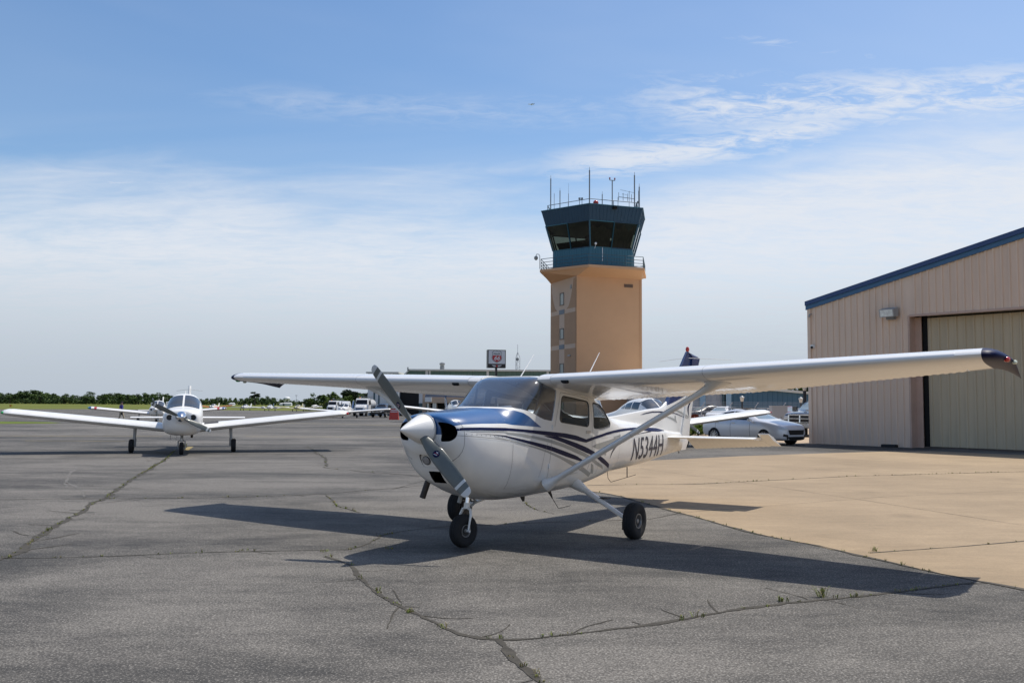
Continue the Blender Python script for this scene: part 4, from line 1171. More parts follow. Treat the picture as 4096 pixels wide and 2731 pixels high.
# --- cowling
M_cowl = two_tone('cowl_paint', (.80, .785, .75), (.018, .085, .235), LOWL, None)
cowl = shell(COWL, c_steps, [-35.3, -34.4, -33.5] + frange(-32.5, -.5, 2.2), 0., .7, [M_cowl, M_panel], 'cowling')
cuts = []
INL = [(6.8, 56.7), (12, 56.3), (14.9, 55.0), (15.8, 52.4), (15.3, 50.0), (13.2, 48.5), (8.6, 48.3), (9.3, 50.8), (8.8, 54.2)]
for sg in (1, -1):
    m = MB(); P = rounded(INL, 1.6, 4); m.loft([[V(f, sg * b, z) for b, z in P] for f in (-44, -27)]); cuts.append(m.build('cutter', M_panel, None, 0))
m = MB(); m.loft([[V(f, b, z) for b, z in rounded([(-3.4, 29.7), (3.4, 29.7), (3.2, 35), (-3.2, 35)], .3, 2)] for f in (-44, -14)]); cuts.append(m.build('cutter', M_panel, None, 0))
m = MB(); m.loft([[V(f, b, z) for b, z in rounded([(-5.6, 36.6), (5.6, 36.6), (5.6, 42.4), (-5.6, 42.4)], 2.2, 5)] for f in (-44, -28.5)]); cuts.append(m.build('cutter', M_panel, None, 0))
boolean(cowl, cuts); discard(cuts)
bnd = MB()
for c, u, l in STRIPES.values():
    bnd.cur = COLK[c]
    if u[0][0] < 0:
        pass
thin_pts = [(-34.6, 59.4), (-33.7, 58.8), (-32.6, 57.9), (-31.3, 56.7), (-30.7, 55.2), (-30.4, 52.8), (-30.2, 46), (-30.4, 40)]
bnd.cur = 3
for sg in (-1, 1):
    thin(bnd, thin_pts[2:], .14, sg); thin(bnd, [(-33.7, 51.0), (-30.2, 50.8), (-21.1, 50.1), (-4.5, 48.5), (-.4, 48.1)], .16, sg)
    for k in range(11):
        f_ = -29.4 + k * 2.9; z_ = 51.6 - k * .22; p = on_side(f_, z_, sg, .12)
        if p is not None: q = len(bnd.v); bnd.lathe([(.0055, 0), (.004, .002)], p, (0, sg, 0), 8)
join_into(cowl, bnd, CM)
for p in cowl.data.polygons: p.use_smooth = True
cowl.data.set_sharp_from_angle(angle=R(32))
def pl_f(z): return -30.9 - (z - 39.6) * .42
m = MB(lambda p: V(*p)); m.loft([[(pl_f(z) + d, b, z) for b, z in rounded([(-6.6, 36.3), (6.6, 36.3), (6.6, 42.7), (-6.6, 42.7)], 1.2, 5)] for d in (.25, .8)])
m.build('light_recess', M_wpaint, CES, 0)
lax = Vector((-1, 0, -.42)).normalized()
for b in (-2.65, 2.65):
    m = MB(); m.lathe([(2.1 * IN, -.1 * IN), (2.1 * IN, .12 * IN), (1.9 * IN, .16 * IN)], V(pl_f(39.7), b, 39.7), lax, 24); l_ = m.build('landing_light', M_seal, CES)
    m = MB(); m.lathe([(1.85 * IN, .1 * IN), (1.7 * IN, .25 * IN), (1.2 * IN, .36 * IN), (.3 * IN, .42 * IN)], V(pl_f(39.7), b, 39.7), lax, 24); m.build('lens', M_lens, l_)
m = MB(); m.tube([V(-16, -9.3, 33), V(-19.5, -11.0, 29), V(-20.2, -13.2, 22.2)], 1.4 * IN, 14, caps=False); m.tube([V(-20.15, -13.15, 22.3), V(-19.5, -11.0, 29)], 1.2 * IN, 14)
m.build('exhaust_pipe', M_exh, CES)
m = MB(); m.tube([on_side(14, 57.2, -1, .2), on_side(14, 57.2, -1, 1.0), on_side(19, 57.2, -1, 1.0), on_side(19, 57.2, -1, .2)], .3 * IN, 6); m.build('step_handle', M_panel, CES)
p = on_side(12.9, 44.3, -1, .05); m = MB(); m.lathe([(.9 * IN, 0), (.8 * IN, .004)], p, (0, -1, 0), 14); m.build('drain_cap', M_grey, CES)
p = on_side(14.2, 53.6, -1, .05); m = MB(); m.ball(p, .7 * IN, 10, 6); m.build('cowl_vent', M_chrome, CES)
p = on_side(24, 28.6, -1, .3); m = MB(); m.obox(p, (.10, 0, 0), (0, .012, 0), (0, .0, .035)); m.build('cabin_step_plate', M_wpaint, CES, 0)
p = on_side(.8, 31.1, -1, .1); m = MB(); m.ball(p, .5 * IN, 8, 5); m.build('fuel_drain', M_dark, CES)
p = on_side(111.6, 35.1, -1, .1); m = MB(); m.obox(p, (.03, 0, 0), (0, .004, 0), (0, 0, .03)); m.build('static_port', M_letter, CES, 0)

# --- spinner and propeller
sp = MB(); sp.lathe([(q * IN, h * IN) for q, h in ((6.45, 0), (6.45, .8), (6.3, 1.6), (5.75, 3.2), (4.9, 5.4), (3.95, 7.7), (2.95, 10.), (1.95, 12.2), (1.05, 14.), (.5, 14.9), (.1, 15.3))], V(-36.4, 0, 53.3), (-1, 0, 0), 40)
sp.build('spinner', M_wpaint, CES, 50)
m = MB(); m.lathe([(6.9 * IN, 0), (6.9 * IN, .35 * IN)], V(-36.45, 0, 53.3), (-1, 0, 0), 40); m.build('spinner_backplate', M_alu, CES)
hub = V(-40.6, 0, 53.3)
def blade(ang):
    """ang: direction of the blade in the (right, up) plane"""
    d = Vector((0, math.cos(ang), math.sin(ang))); ax = Vector((-1, 0, 0)); w = ax.cross(d)
    tab = [(3.5, 3.0, 2.6, 58), (6.5, 4.0, 1.9, 46), (10, 5.2, 1.2, 36), (15, 6.1, .9, 28), (20, 6.3, .75, 23), (26, 6.0, .6, 18), (31, 5.4, .5, 15.5), (34.5, 4.9, .42, 14), (36.4, 4.0, .36, 13), (37.3, 2.7, .3, 13), (37.6, 1.0, .2, 13)]
    def ring(r, ch, th, tw):
        tw = R(tw); cd = w * math.cos(tw) - ax * math.sin(tw); nd = ax * math.cos(tw) + w * math.sin(tw)
        c0 = hub + d * (r * IN); P = []
        for k in range(16):
            t = 2 * math.pi * k / 16
            x = math.cos(t) * ch * .54; y = math.sin(t) * th / 2 * (1.25 if math.sin(t) > 0 else .75) * (1 + .15 * math.cos(t))
            P.append(c0 + cd * (x * IN) + nd * (y * IN))
        return P
    fine = [3.5, 5, 6.5, 8, 10, 12, 15, 18, 22, 26, 29.0, 30.98, 31, 32.3, 32.32, 34.9, 34.92, 36.0, 36.8, 37.3, 37.6]
    m = MB(); m.loft([ring(*hermite(tab, r)) for r in fine])
    # white bands near the tip
    n = 16
    for i, (a, b) in enumerate(zip(fine, fine[1:])):
        mid = (a + b) / 2
        if 31 < mid < 32.3 or mid > 34.92:
            for k in range(n): m.m[i * n + k] = 1
    m.m[-1] = 1
    o = m.build('propeller_blade', [M_blade, mat('blade_tip_white', (.62, .62, .60), .4)], CES, 40)
    # round maker's badge on the front face
    r, ch, th, tw = hermite(tab, 14.5); tw = R(tw); cd = w * math.cos(tw) - ax * math.sin(tw); nd = ax * math.cos(tw) + w * math.sin(tw)
    c0 = hub + d * (r * IN) + nd * (.66 * IN)
    def disc(mb, rx, h): mb.poly([c0 + nd * h + d * (rx * IN * math.cos(2 * math.pi * k / 24)) + cd * (rx * IN * math.sin(2 * math.pi * k / 24)) for k in range(24)])
    def stroke(mb, x0, y0, x1, y1, wd_, h):
        a, b = Vector((x0, y0)), Vector((x1, y1)); t = (b - a).normalized(); q = Vector((-t.y, t.x)) * wd_ / 2
        mb.poly([c0 + nd * h + d * (p.y * IN) + cd * (p.x * IN) for p in (a + q, b + q, b - q, a - q)])
    m = MB(); disc(m, 1.55, .0004); m.cur = 1
    stroke(m, -.9, -.75, -.1, .75, .22, .0008); stroke(m, .15, -.1, 1.15, -.1, .18, .0008); stroke(m, .62, -.75, .62, .6, .2, .0009); m.cur = 2; stroke(m, -.25, -.95, .35, .95, .25, .0007)
    m.build('badge', [M_navy, mat('badge_white', (.75, .75, .75), .4), mat('badge_red', (.35, .02, .03), .4)], o, 0, fix=False)
blade(math.atan2(25, 24)); blade(math.atan2(-27, -28))

# --- wings
def naca(x, t=.125, m_=.022, p=.4):
    yt = 5 * t * (.2969 * math.sqrt(x) - .1260 * x - .3516 * x * x + .2843 * x**3 - .1036 * x**4)
    yc = m_ / p**2 * (2 * p * x - x * x) if x < p else m_ / (1 - p)**2 * (1 - 2 * p + 2 * p * x - x * x)
    return yc, yt
def foil(le, te, x0=0., x1=1., n=15, ts=1.):
    """closed outline between chord fractions x0..x1; le, te: (fs, z)"""
    le, te = Vector(le), Vector(te); c = te - le; L_ = c.length; u = c / L_; nn = Vector((-u.y, u.x))
    xs = [x0 + (x1 - x0) * (1 - math.cos(math.pi * k / n)) / 2 if x0 == 0 else x0 + (x1 - x0) * k / n for k in range(n + 1)]
    if x0 == 0 and x1 < 1: xs = [x1 * (1 - math.cos(math.pi / 2 * k / n)) for k in range(n + 1)]
    up, lo = [], []
    for x in xs:
        yc, yt = naca(x); yt *= ts
        up.append(le + u * (x * L_) + nn * ((yc + yt) * L_)); lo.append(le + u * (x * L_) + nn * ((yc - yt) * L_))
    return up[::-1] + lo[1:] if x0 == 0 else up[::-1] + lo
WTAB = {1: [(17, 28.5, 76.0, 92, 66.5), (100, 28.5, 78.9, 92, 70.6), (207, 34.5, 84.2, 79.5, 80.2)],
        -1: [(17, 28.5, 75.5, 92, 66.2), (100, 28.5, 77.1, 92, 69.8), (207, 34.5, 79.6, 79.5, 76.8)]}
M_wingp = mat('wing_paint', (.80, .79, .77), .22, var=.03, vscale=2.5, coat=.6)
for sd_, T in WTAB.items():
    def at_bl(b, T=T):
        r = lerp_st(T, b); return (r[1], r[2]), (r[3], r[4])
    m = MB(lambda p: V(*p))
    def add(bs, x1):
        m.loft([[(q.x, sd_ * b, q.y) for q in foil(*at_bl(b), 0, x1)] for b in bs])
    add([17, 22, 23.9], 1.); add([24, 60, 99.8], .70); add([99.8, 130, 165, 198], .745); add([198, 203, 207], 1.)
    wing = m.build('wing', M_wingp, CES, 40)
    # corrugated flap and aileron, each a part of its own
    for nm, b0, b1, x0 in (('flap', 24.4, 99.4, .70), ('aileron', 100.2, 197.6, .745)):
        m = MB(lambda p: V(*p)); rings = []; nb = int((b1 - b0) / .8)
        for i in range(nb + 1):
            b = b0 + (b1 - b0) * i / nb; le, te = at_bl(b); P = foil(le, te, x0 + .012, 1., 8, .96)
            ph = i % 4; o = (.0, .2, .2, 0)[ph]; out = []
            for k, q in enumerate(P):
                kk = k / 8 if k <= 8 else (len(P) - 1 - k) / 8     # 0 at the trailing edge, 1 at the hinge
                am = o * max(0., 1 - kk * 1.08) ** .5
                out.append((q.x, sd_ * b, q.y + (am if k <= 8 else -am)))
            rings.append(out)
        m.loft(rings)
        m.build(nm, M_wingp, CES, 25)
    # drooped tip
    m = MB(lambda p: V(*p)); rings = []
    for s in (0, .12, .3, .5, .68, .82, .92, .98, 1.):
        (l0, lz), (t0, tz) = at_bl(207); b = 207 + 9.5 * s
        th = math.sqrt(max(.02, 1 - s * s))
        P = foil((l0 + 16 * s**3, lz - 1.0 * s * s), (t0 + 1.5 * s, tz - 1.6 * s * s), 0, 1, 15, th)
        rings.append([(q.x, sd_ * b, q.y - (2.6 if sd_ > 0 else 1.6) * s * s * min(1, max(0, (q.x - l0) / 40)) ** 1.0) for q in P])
    m.loft(rings); tip = m.build('wing_tip', [M_navy], CES, 40)
    (l0, lz), _ = at_bl(207)
    m = MB(); m.ball(V(l0 + 10, sd_ * 214.6, lz - 1.8), 1.25 * IN, 10, 6, (1.5, 1, .9)); m.build('nav_light', M_rlens if sd_ > 0 else mat('nav_green', (.02, .35, .1), .15), tip)
    m = MB(); m.ball(V(l0 + 17, sd_ * 216.6, lz - 2.6), 1.0 * IN, 10, 6, (1.4, 1, .9)); m.build('strobe_light', M_glens, tip)
    # root fairing, air inlet, joints
    m = MB()
    for b in (24, 100.): 
        P = [V(q.x, sd_ * b, q.y) for q in foil(*at_bl(b), 0, .70, 15, 1.012)]
        P2 = [V(q.x, sd_ * (b + .14), q.y) for q in foil(*at_bl(b), 0, .70, 15, 1.012)]
        for i in range(len(P) - 1): m.poly([P[i], P[i + 1], P2[i + 1], P2[i]])
    join_into(wing, m, [M_seam])
    (l0, lz), (t0, tz) = at_bl(32)
    m = MB(); c0 = V(l0 - .05, sd_ * 32, lz - 1.0); pts = [Vector((0, math.cos(R(a)) * 1.9 * IN, math.sin(R(a)) * 1.5 * IN)) for a in range(180, 361, 20)]
    m.prism([c0 + p for p in pts], (-.006, 0, 0), (.05, 0, 0)); m.build('air_inlet', M_dark, wing, 0)
    # skin rivets seen against the light along the top of the leading edge
    m = MB(lambda p: V(*p))
    b = 26.
    while b < 205:
        le, te = at_bl(b); P = foil(le, te, 0, 1, 15); q = P[15 - 6]; q2 = P[15 - 7]
        for qq in (q, q2): m.box(qq.x - .2, qq.x + .2, sd_ * b - .2, sd_ * b + .2, qq.y - .1, qq.y + .16)
        b += 3.2
    join_into(wing, m, [M_wpaint])
    # lift strut
    (l0, lz), (t0, tz) = at_bl(98)
    a, b_ = V(32.5, sd_ * 21.0, 26.4), V(46.5, sd_ * 98, lz - 5.7)
    d = (b_ - a).normalized(); fx_ = Vector((1, 0, 0)); fx_ = (fx_ - d * fx_.dot(d)).normalized(); hn = d.cross(fx_)
    sgn_ = 1 if hn.y * -sd_ < 0 else -1
    def sring(c, ch, th, n=20):
        P = []
        for k in range(n):
            t = 2 * math.pi * k / n; x = -math.cos(t); y = math.sin(t) * (1 - .25 * (x + 1) / 2 * x)
            P.append(c + fx_ * (x * ch / 2 * IN) + hn * (y * th / 2 * IN))
        return P
    m = MB(); m.loft([sring(a.lerp(b_, t), 5.3, 2.7) for t in (0, .02, .5, .98, 1)]); st = m.build('strut', M_wpaint, CES, 40)
    m = MB(); m.loft([sring(a - d * .03, 9.0, 6.2), sring(a + d * .02, 8.6, 5.6), sring(a + d * .07, 7.0, 4.2), sring(a + d * .13, 5.8, 3.1), sring(a + d * .2, 5.35, 2.75)]); m.build('strut_fairing', M_wpaint, st, 50)
    m = MB(); m.loft([sring(b_ - d * .22, 5.35, 2.75), sring(b_ - d * .13, 6.4, 3.2), sring(b_ - d * .06, 8.2, 4.0), [V(46.5 + 8.5 * -math.cos(2 * math.pi * k / 20), sd_ * (100.5 + 5.5 * -math.sin(2 * math.pi * k / 20) * sgn_), lz - 5.2 - 1.1 * -math.cos(2 * math.pi * k / 20) + .5) for k in range(20)]]); m.build('strut_fairing', M_wpaint, st, 50)
    m = MB(); m.loft([sring(a.lerp(b_, .52), 5.36, 2.76), sring(a.lerp(b_, .5215), 5.36, 2.76)]); m.build('clamp_ring', M_grey, st, 40)

# --- tail surfaces
M_finp = None
m_, t_, b__ = node_mat('fin_paint'); tc_ = t_.nodes.new('ShaderNodeTexCoord'); dp = t_.nodes.new('ShaderNodeVectorMath'); dp.operation = 'DOT_PRODUCT'; dp.inputs[1].default_value = (-.2 / IN, 0, 1 / IN)
gt = t_.nodes.new('ShaderNodeMath'); gt.operation = 'GREATER_THAN'; gt.inputs[1].default_value = 20.3
mx_ = t_.nodes.new('ShaderNodeMix'); mx_.data_type = 'RGBA'; mx_.inputs[6].default_value = (.80, .785, .75, 1); mx_.inputs[7].default_value = (.012, .03, .115, 1)
t_.links.new(tc_.outputs['Object'], dp.inputs[0]); t_.links.new(dp.outputs['Value'], gt.inputs[0]); t_.links.new(gt.outputs[0], mx_.inputs[0]); t_.links.new(mx_.outputs[2], b__.inputs['Base Color'])
b__.inputs['Roughness'].default_value = .3; b__.inputs['Coat Weight'].default_value = .6; M_finp = m_
def lens_ring(z, f0, f1, th, n=12, sharp=False):
    P = []
    for k in range(n + 1):
        x = k / n; y = th / 2 * 2.6 * (math.sqrt(x) * (1 - x) + .12 * x * (1 - x)) if not sharp else th / 2 * (1 - x * .92)
        P.append((f0 + (f1 - f0) * x, y, z))
    return P + [(a, -b, c) for a, b, c in P[::-1][1 if not sharp else 0:-1 if not sharp else None]]
FZ = [(45.0, 200, 241.6), (52, 207, 244.6), (58, 209.8, 247.0), (62.2, 212, 248.6), (64, 213.6, 249.2), (70, 219.8, 251.4), (80, 230.0, 255.2), (90, 240.3, 259), (97, 247.5, 261.6), (100.4, 251.2, 258.0), (101.0, 252.6, 256.5)]
m = MB(lambda p: V(*p)); m.loft([lens_ring(z, a, b + 1.2, 3.4 * max(.3, (b - a) / 40)) for z, a, b in FZ]); fin = m.build('fin', M_finp, CES, 40)
fv = BVHTree.FromPolygons([v.co.copy() for v in fin.data.vertices], [tuple(p.vertices) for p in fin.data.polygons])
RZ = [(33.5, 240.5, 250.5), (38, 240.5, 254.8), (42.4, 241.8, 257.0), (53, 245.4, 259.6), (69.7, 251.6, 265.5), (90, 259.4, 273.8), (97.2, 262, 278.0), (98.6, 259.5, 271), (100.0, 257.5, 262)]
m = MB(lambda p: V(*p)); m.loft([lens_ring(z, a, b, 2.3, 8, True) for z, a, b in RZ]); rud = m.build('rudder', M_finp, CES, 40)
rv = BVHTree.FromPolygons([v.co.copy() for v in rud.data.vertices], [tuple(p.vertices) for p in rud.data.polygons])
DZ_ = [(126, 56.4), (135, 57.0), (144, 57.6), (162, 59.1), (187, 61.2), (200, 61.9), (207, 62.2), (213, 63.8), (217, 66.4)]
m = MB(lambda p: V(*p))
def dring(f, z):
    zb = hermite(FUS, f)[3] - 2.2; w = .35 + min(1, (f - 126) / 80) * 1.0
    return [(f, 0, z), (f, .45 * w, z - .15), (f, .8 * w, z - .8), (f, w, zb + (z - zb) * .5), (f, w * 1.5, zb), (f, -w * 1.5, zb), (f, -w, zb + (z - zb) * .5), (f, -.8 * w, z - .8), (f, -.45 * w, z - .15)]
m.loft([dring(*q) for q in DZ_]); dor = m.build('dorsal_fin', M_wpaint, CES, 60)
dv = BVHTree.FromPolygons([v.co.copy() for v in dor.data.vertices], [tuple(p.vertices) for p in dor.data.polygons])
def on_fin(fs, z, side=1, off=.09):
    best = None
    for T in (fv, rv, dv):
        h = T.ray_cast(V(fs, 60 * side, z), Vector((0, side, 0)))
        if h[0] is not None and (best is None or h[0].y * -side > best.y * -side): best = h[0]
    return best + Vector((0, -side * off * IN, 0)) if best is not None else None
_keep = on_side; on_side = on_fin
fb = MB()
for c, u, l in FINBANDS.values():
    fb.cur = COLK[c]
    for sg in (-1, 1): band(fb, u, l, sg, .10, 2., 2)
fb.cur = 3
on_side = _keep
join_into(fin, fb, CM)
m = MB(); m.ball(V(255.2, 0, 102.6), 1.3 * IN, 10, 7, (1, 1, 1.5)); m.build('beacon', M_red, fin)
for sg in (-1, 1):
    m = MB(); m.tube([V(256.0, sg * .5, 96.6), V(262, sg * 14, 96.0), V(268, sg * 27, 95.2)], [.2 * IN, .17 * IN, .12 * IN], 6); m.build('whip_aerial', M_wpaint, fin)
for sg in (-1, 1):
    m = MB(lambda p: V(*p)); rings = []
    for b, lf_, hz_ in ((3, 206, 232.5), (8, 206.4, 232.4), (30, 209.6, 232.2), (56, 213.6, 232), (59.5, 214.4, 232), (60.2, 217, 231.8)):
        n = 12; P = []
        for k in range(n + 1):
            x = k / n; y = 1.55 * 2.6 / 1.9 * (math.sqrt(x) * (1 - x) * .95 + .26 * x); P.append((lf_ + (hz_ - lf_) * x, sg * b, 43.35 - .5 * x + y))
        P += [(q[0], q[1], 2 * (43.35 - .5 * ((q[0] - lf_) / (hz_ - lf_))) - q[2]) for q in P[::-1][:-1]]
        rings.append(P)
    m.loft(rings); m.build('tailplane', M_wpaint, CES, 40)
    m = MB(lambda p: V(*p)); rings = []
    nb = 64
    for i in range(nb + 1):
        b = 8.5 + (60.4 - 8.5) * i / nb; t = (b - 8.5) / 52
        te = Vector((247.5 + 1. * t, 34.6 + 3.2 * t)); hz_ = Vector((232.6, 42.85)); u = (te - hz_); n_ = Vector((-u.y, u.x)).normalized()
        am = (.0, .16, .16, 0)[i % 4]; out = []
        for x, y in ((0, .9), (.05, 1.15), (.4, .8), (.8, .33), (1, .12)): q = hz_ + u * x + n_ * (y + (am * x ** .5 if x > .1 else 0)); out.append((q.x, sg * b, q.y))
        for x, y in ((1, -.12), (.8, -.33), (.4, -.8), (.05, -1.15), (0, -.9)): q = hz_ + u * x + n_ * (y - (am * x ** .5 if x > .1 else 0)); out.append((q.x, sg * b, q.y))
        rings.append(out)
    m.loft(rings)
    for b0, b1 in ((60.4, 66.8),):
        n_ = Vector((.32, .95)).normalized(); hp = [(221.6, 46.4), (232.6, 43.0), (248.6, 37.8)]
        m.loft([[(221.6 + s, sg * b, 46.4 + .35), (232, sg * b, 43.4 + .9), (248.6, sg * b, 37.9), (232, sg * b, 43.0 - .9), (221.6 + s, sg * b, 46.4 - .35)] for b, s in ((b0, 0), (b1 - 1, .2), (b1, 1.))])
    m.build('elevator', M_wpaint, CES, 30)
m = MB(); m.tube([V(238, 0, 33), V(239, 0, 31.4), V(239.8, 0, 32.6)], .25 * IN, 6); m.build('tie_down_ring', M_steel, CES)

# --- landing gear
M_rimd = mat('wheel_dark_web', (.022, .022, .022), .6)
def wheel(parent, c, r, w, rr, axis=(0, 1, 0), nm='wheel'):
    c = Vector(c); ax = Vector(axis).normalized()
    m = MB(); h = w / 2
    prof = [(rr * 1.02, -h * .62), (rr * 1.25, -h * .86), (r * .80, -h), (r * .93, -h * .82), (r * .985, -h * .5), (r * .97, -h * .47), (r * .972, -h * .40), (r, -h * .36), (r, -h * .08), (r * .975, -h * .06), (r * .975, h * .06), (r, h * .08), (r, h * .36), (r * .972, h * .40), (r * .97, h * .47), (r * .985, h * .5), (r * .93, h * .82), (r * .80, h), (rr * 1.25, h * .86), (rr * 1.02, h * .62)]
    m.lathe(prof, c, ax, 48, caps=False); ty = m.build(nm, M_tyre, parent, 50)
    m = MB()
    for s in (-1, 1):
        m.cur = 0; m.lathe([(rr * 1.06, s * h * .60), (rr * 1.04, s * h * .76), (rr * .94, s * h * .76), (rr * .86, s * h * .50)], c, ax, 32, caps=False)
        m.cur = 1; m.lathe([(rr * .88, s * h * .52), (rr * .80, s * h * .34), (rr * .4, s * h * .30)], c, ax, 32)
        m.cur = 0; m.lathe([(rr * .34, s * h * .28), (rr * .30, s * h * .62), (rr * .16, s * h * .68)], c, ax, 20)
    m.build('rim', [M_wheel, M_rimd], ty, 40); return ty
for sg in (-1, 1):
    top_, bot = V(69.5, sg * 16.0, 23.3), V(61.0, sg * 47.5, 9.4)
    d = (bot - top_).normalized(); fx_ = Vector((1, 0, 0)); fx_ = (fx_ - d * fx_.dot(d)).normalized(); hn = d.cross(fx_)
    def gring(c, ch, th, n=16): return [c + fx_ * (math.cos(2 * math.pi * k / n) * ch / 2 * IN) + hn * (math.sin(2 * math.pi * k / n) * th / 2 * IN) for k in range(n)]
    m = MB(); m.loft([gring(top_.lerp(bot, t), c, h_) for t, c, h_ in ((-.1, 3.6, 3.2), (.3, 3.4, 3.0), (.52, 3.1, 2.7), (.53, 2.9, 2.5), (.9, 2.5, 2.2), (1, 2.4, 2.1))])
    leg = m.build('gear_leg', M_wpaint, CES, 40)
    m = MB(); m.loft([gring(top_ + d * s, c, h_, 20) for s, c, h_ in ((-.10, 9.5, 6.0), (-.02, 8.0, 5.6), (.05, 6.0, 5.0), (.11, 4.5, 4.2), (.15, 4.0, 3.7))]); m.build('gear_fairing', M_wpaint, leg, 50)
    m = MB(); c0 = top_.lerp(bot, .50); m.obox(c0 + Vector((.03, -sg * .045, .035)), (.045, 0, 0), (0, .06, .0), (0, 0, .006)); m.tube([c0, c0 + Vector((.02, -sg * .03, .035))], .014, 6); m.build('entry_step', M_exh, leg, 0)
    m = MB(); m.tube([bot, V(61.2, sg * 48.6, 8.5), V(61.2, sg * 52, 8.5)], .9 * IN, 8); m.lathe([(3.4 * IN, 0), (3.4 * IN, .25 * IN)], V(61.2, sg * 48.6, 8.5), (0, -sg, 0), 20); m.obox(V(58.5, sg * 48.3, 6.2), (.03, 0, 0), (0, .02, 0), (0, 0, .05)); m.build('brake', M_exh, leg, 30)
    wheel(CES, V(61.2, sg * 52.3, 8.55), 8.75 * IN, 6.1 * IN, 3.4 * IN, nm='main_wheel')
ax = Vector((.16, 1, 0)).normalized()
nc = V(-7.0, 0, 7.25)
wheel(CES, nc, 7.4 * IN, 5.2 * IN, 2.7 * IN, ax, 'nose_wheel')
m = MB()
for s in (-1, 1):
    o = ax * (s * 3.2 * IN); m.tube([nc + o, nc + o + V(1.0, 0, 4.2), nc + o * 1.02 + V(1.8, 0, 7.2), nc + o * .75 + V(2.4, 0, 9.3), nc + V(2.6, 0, 10.1)], [.55 * IN, .6 * IN, .75 * IN, .8 * IN, .85 * IN], 10, flat=.75)
    m.tube([nc + o * .8, nc + o * 1.25], .55 * IN, 10)
m.tube([nc + V(2.5, 0, 9.6), nc + V(2.8, 0, 12.2)], 1.45 * IN, 14)
fk = m.build('nose_fork', M_wpaint, CES)
m = MB(); m.tube([nc + V(2.8, 0, 12), nc + V(3.6, 0, 16.5)], 1.05 * IN, 16); ol = m.build('oleo_strut', M_chrome, CES)
m = MB(); m.tube([nc + V(3.4, 0, 15.0), nc + V(4.6, 0, 22)], 1.5 * IN, 14); m.lathe([(2.3 * IN, 0), (2.3 * IN, .6 * IN)], nc + V(3.4, 0, 15.0), (.1, 0, 1), 16); m.build('strut_collar', M_exh, ol)
m = MB(); m.tube([nc + V(3.6, 1.2, 15.2), nc + V(8.0, 1.4, 12.3)], .45 * IN, 8); m.tube([nc + V(8.0, 1.4, 12.3), nc + V(4.0, 1.1, 10.4)], .5 * IN, 8); m.tube([nc + V(3.6, -1.2, 15.2), nc + V(8.0, -1.4, 12.3)], .45 * IN, 8); m.tube([nc + V(8, -1.4, 12.3), nc + V(8, 1.4, 12.3)], .4 * IN, 8)
m.build('torque_link', M_grey, ol)
m = MB(); m.tube([nc + V(4.4, .6, 14.6), V(13, 5, 20.5)], .75 * IN, 10); m.build('steering_rod', M_wpaint, CES)
m = MB(); m.tube([nc + V(1.2, -3.4, 12), nc + V(2.4, -3.2, 15.6)], 1.0 * IN, 10); m.build('shimmy_damper', M_grey, CES)

# --- aerials
m = MB(); m.loft([[V(39.5 + k, .35, 19.6), V(44.4 - k * .4, .35, 19.6), V(44.4 - k * .4, -.35, 19.6), V(39.5 + k, -.35, 19.6)] if z > 18 else [V(42.8, .2, z), V(44.2, .2, z), V(44.2, -.2, z), V(42.8, -.2, z)] for k, z in ((0, 19.6), (0, 16))]); m.build('belly_aerial', M_panel, CES, 0)
m = MB(); m.tube([V(67, 0, 20.5), V(69.5, 0, 18), V(71.6, 0, 15.3)], [1.6 * IN, 1.1 * IN, .5 * IN], 8, flat=.4); m.tube([V(71.6, 0, 15.3), V(77.6, 0, 9.7), V(79, 0, 9.3), V(91, 0, 9.7)], .16 * IN, 6); m.build('belly_aerial', M_panel, CES)
m = MB(); m.tube([V(134, 0, 25.5), V(135, 0, 21.5), V(138.5, 0, 19), V(141, 0, 19.2), V(172, 0, 21.2)], .16 * IN, 6); m.tube([V(160, 0, 27), V(160, 0, 20.4)], .3 * IN, 6); m.build('belly_aerial', M_panel, CES)
for (bl_, b_, e) in ((16, (2360, 1487), (2398, 1410)), (-14, (2085, 1502), (2136, 1418))):
    def onbl(px_, py_):
        Mi = CES_M.inverted(); o = Mi @ EYE; d = Mi.to_3x3() @ ray(px_, py_); t = (-bl_ * IN - o.y) / d.y; return o + d * t
    a_, e_ = onbl(*b_), onbl(*e); a_ = a_ + (a_ - e_) * .35
    a_.x = min(a_.x, 75 * IN) if False else a_.x
    m = MB(); m.tube([a_, e_], [.35 * IN, .15 * IN], 6); m.build('roof_aerial', M_wpaint, CES)

# --- cabin
m = MB(lambda p: V(*p)); m.loft([[(f, b, z) for b, z in ((-18.5, 44), (18.5, 44), (18.5, 53), (17, 57.5), (13, 60.3), (6, 61.7), (0, 62), (-6, 61.7), (-13, 60.3), (-17, 57.5), (-18.5, 53))] for f in (9, 17.5)])
m.build('instrument_panel', M_panel, CES, 30)
m = MB(lambda p: V(*p)); m.loft([[(f, b * s, z + dz) for b, z in ((-19.2, 54.5), (-17.6, 58.3), (-13.4, 61.2), (-6, 62.6), (0, 62.9), (6, 62.6), (13.4, 61.2), (17.6, 58.3), (19.2, 54.5), (18.4, 54), (17, 57.6), (13, 60.5), (6, 61.8), (0, 62.1), (-6, 61.8), (-13, 60.5), (-17, 57.6), (-18.4, 54))] for f, s, dz in ((5.5, .88, -.9), (10, .97, -.3), (19.5, 1., 0))])
m.build('glare_shield', mat('glareshield_vinyl', (.05, .045, .035), .7), CES, 40)
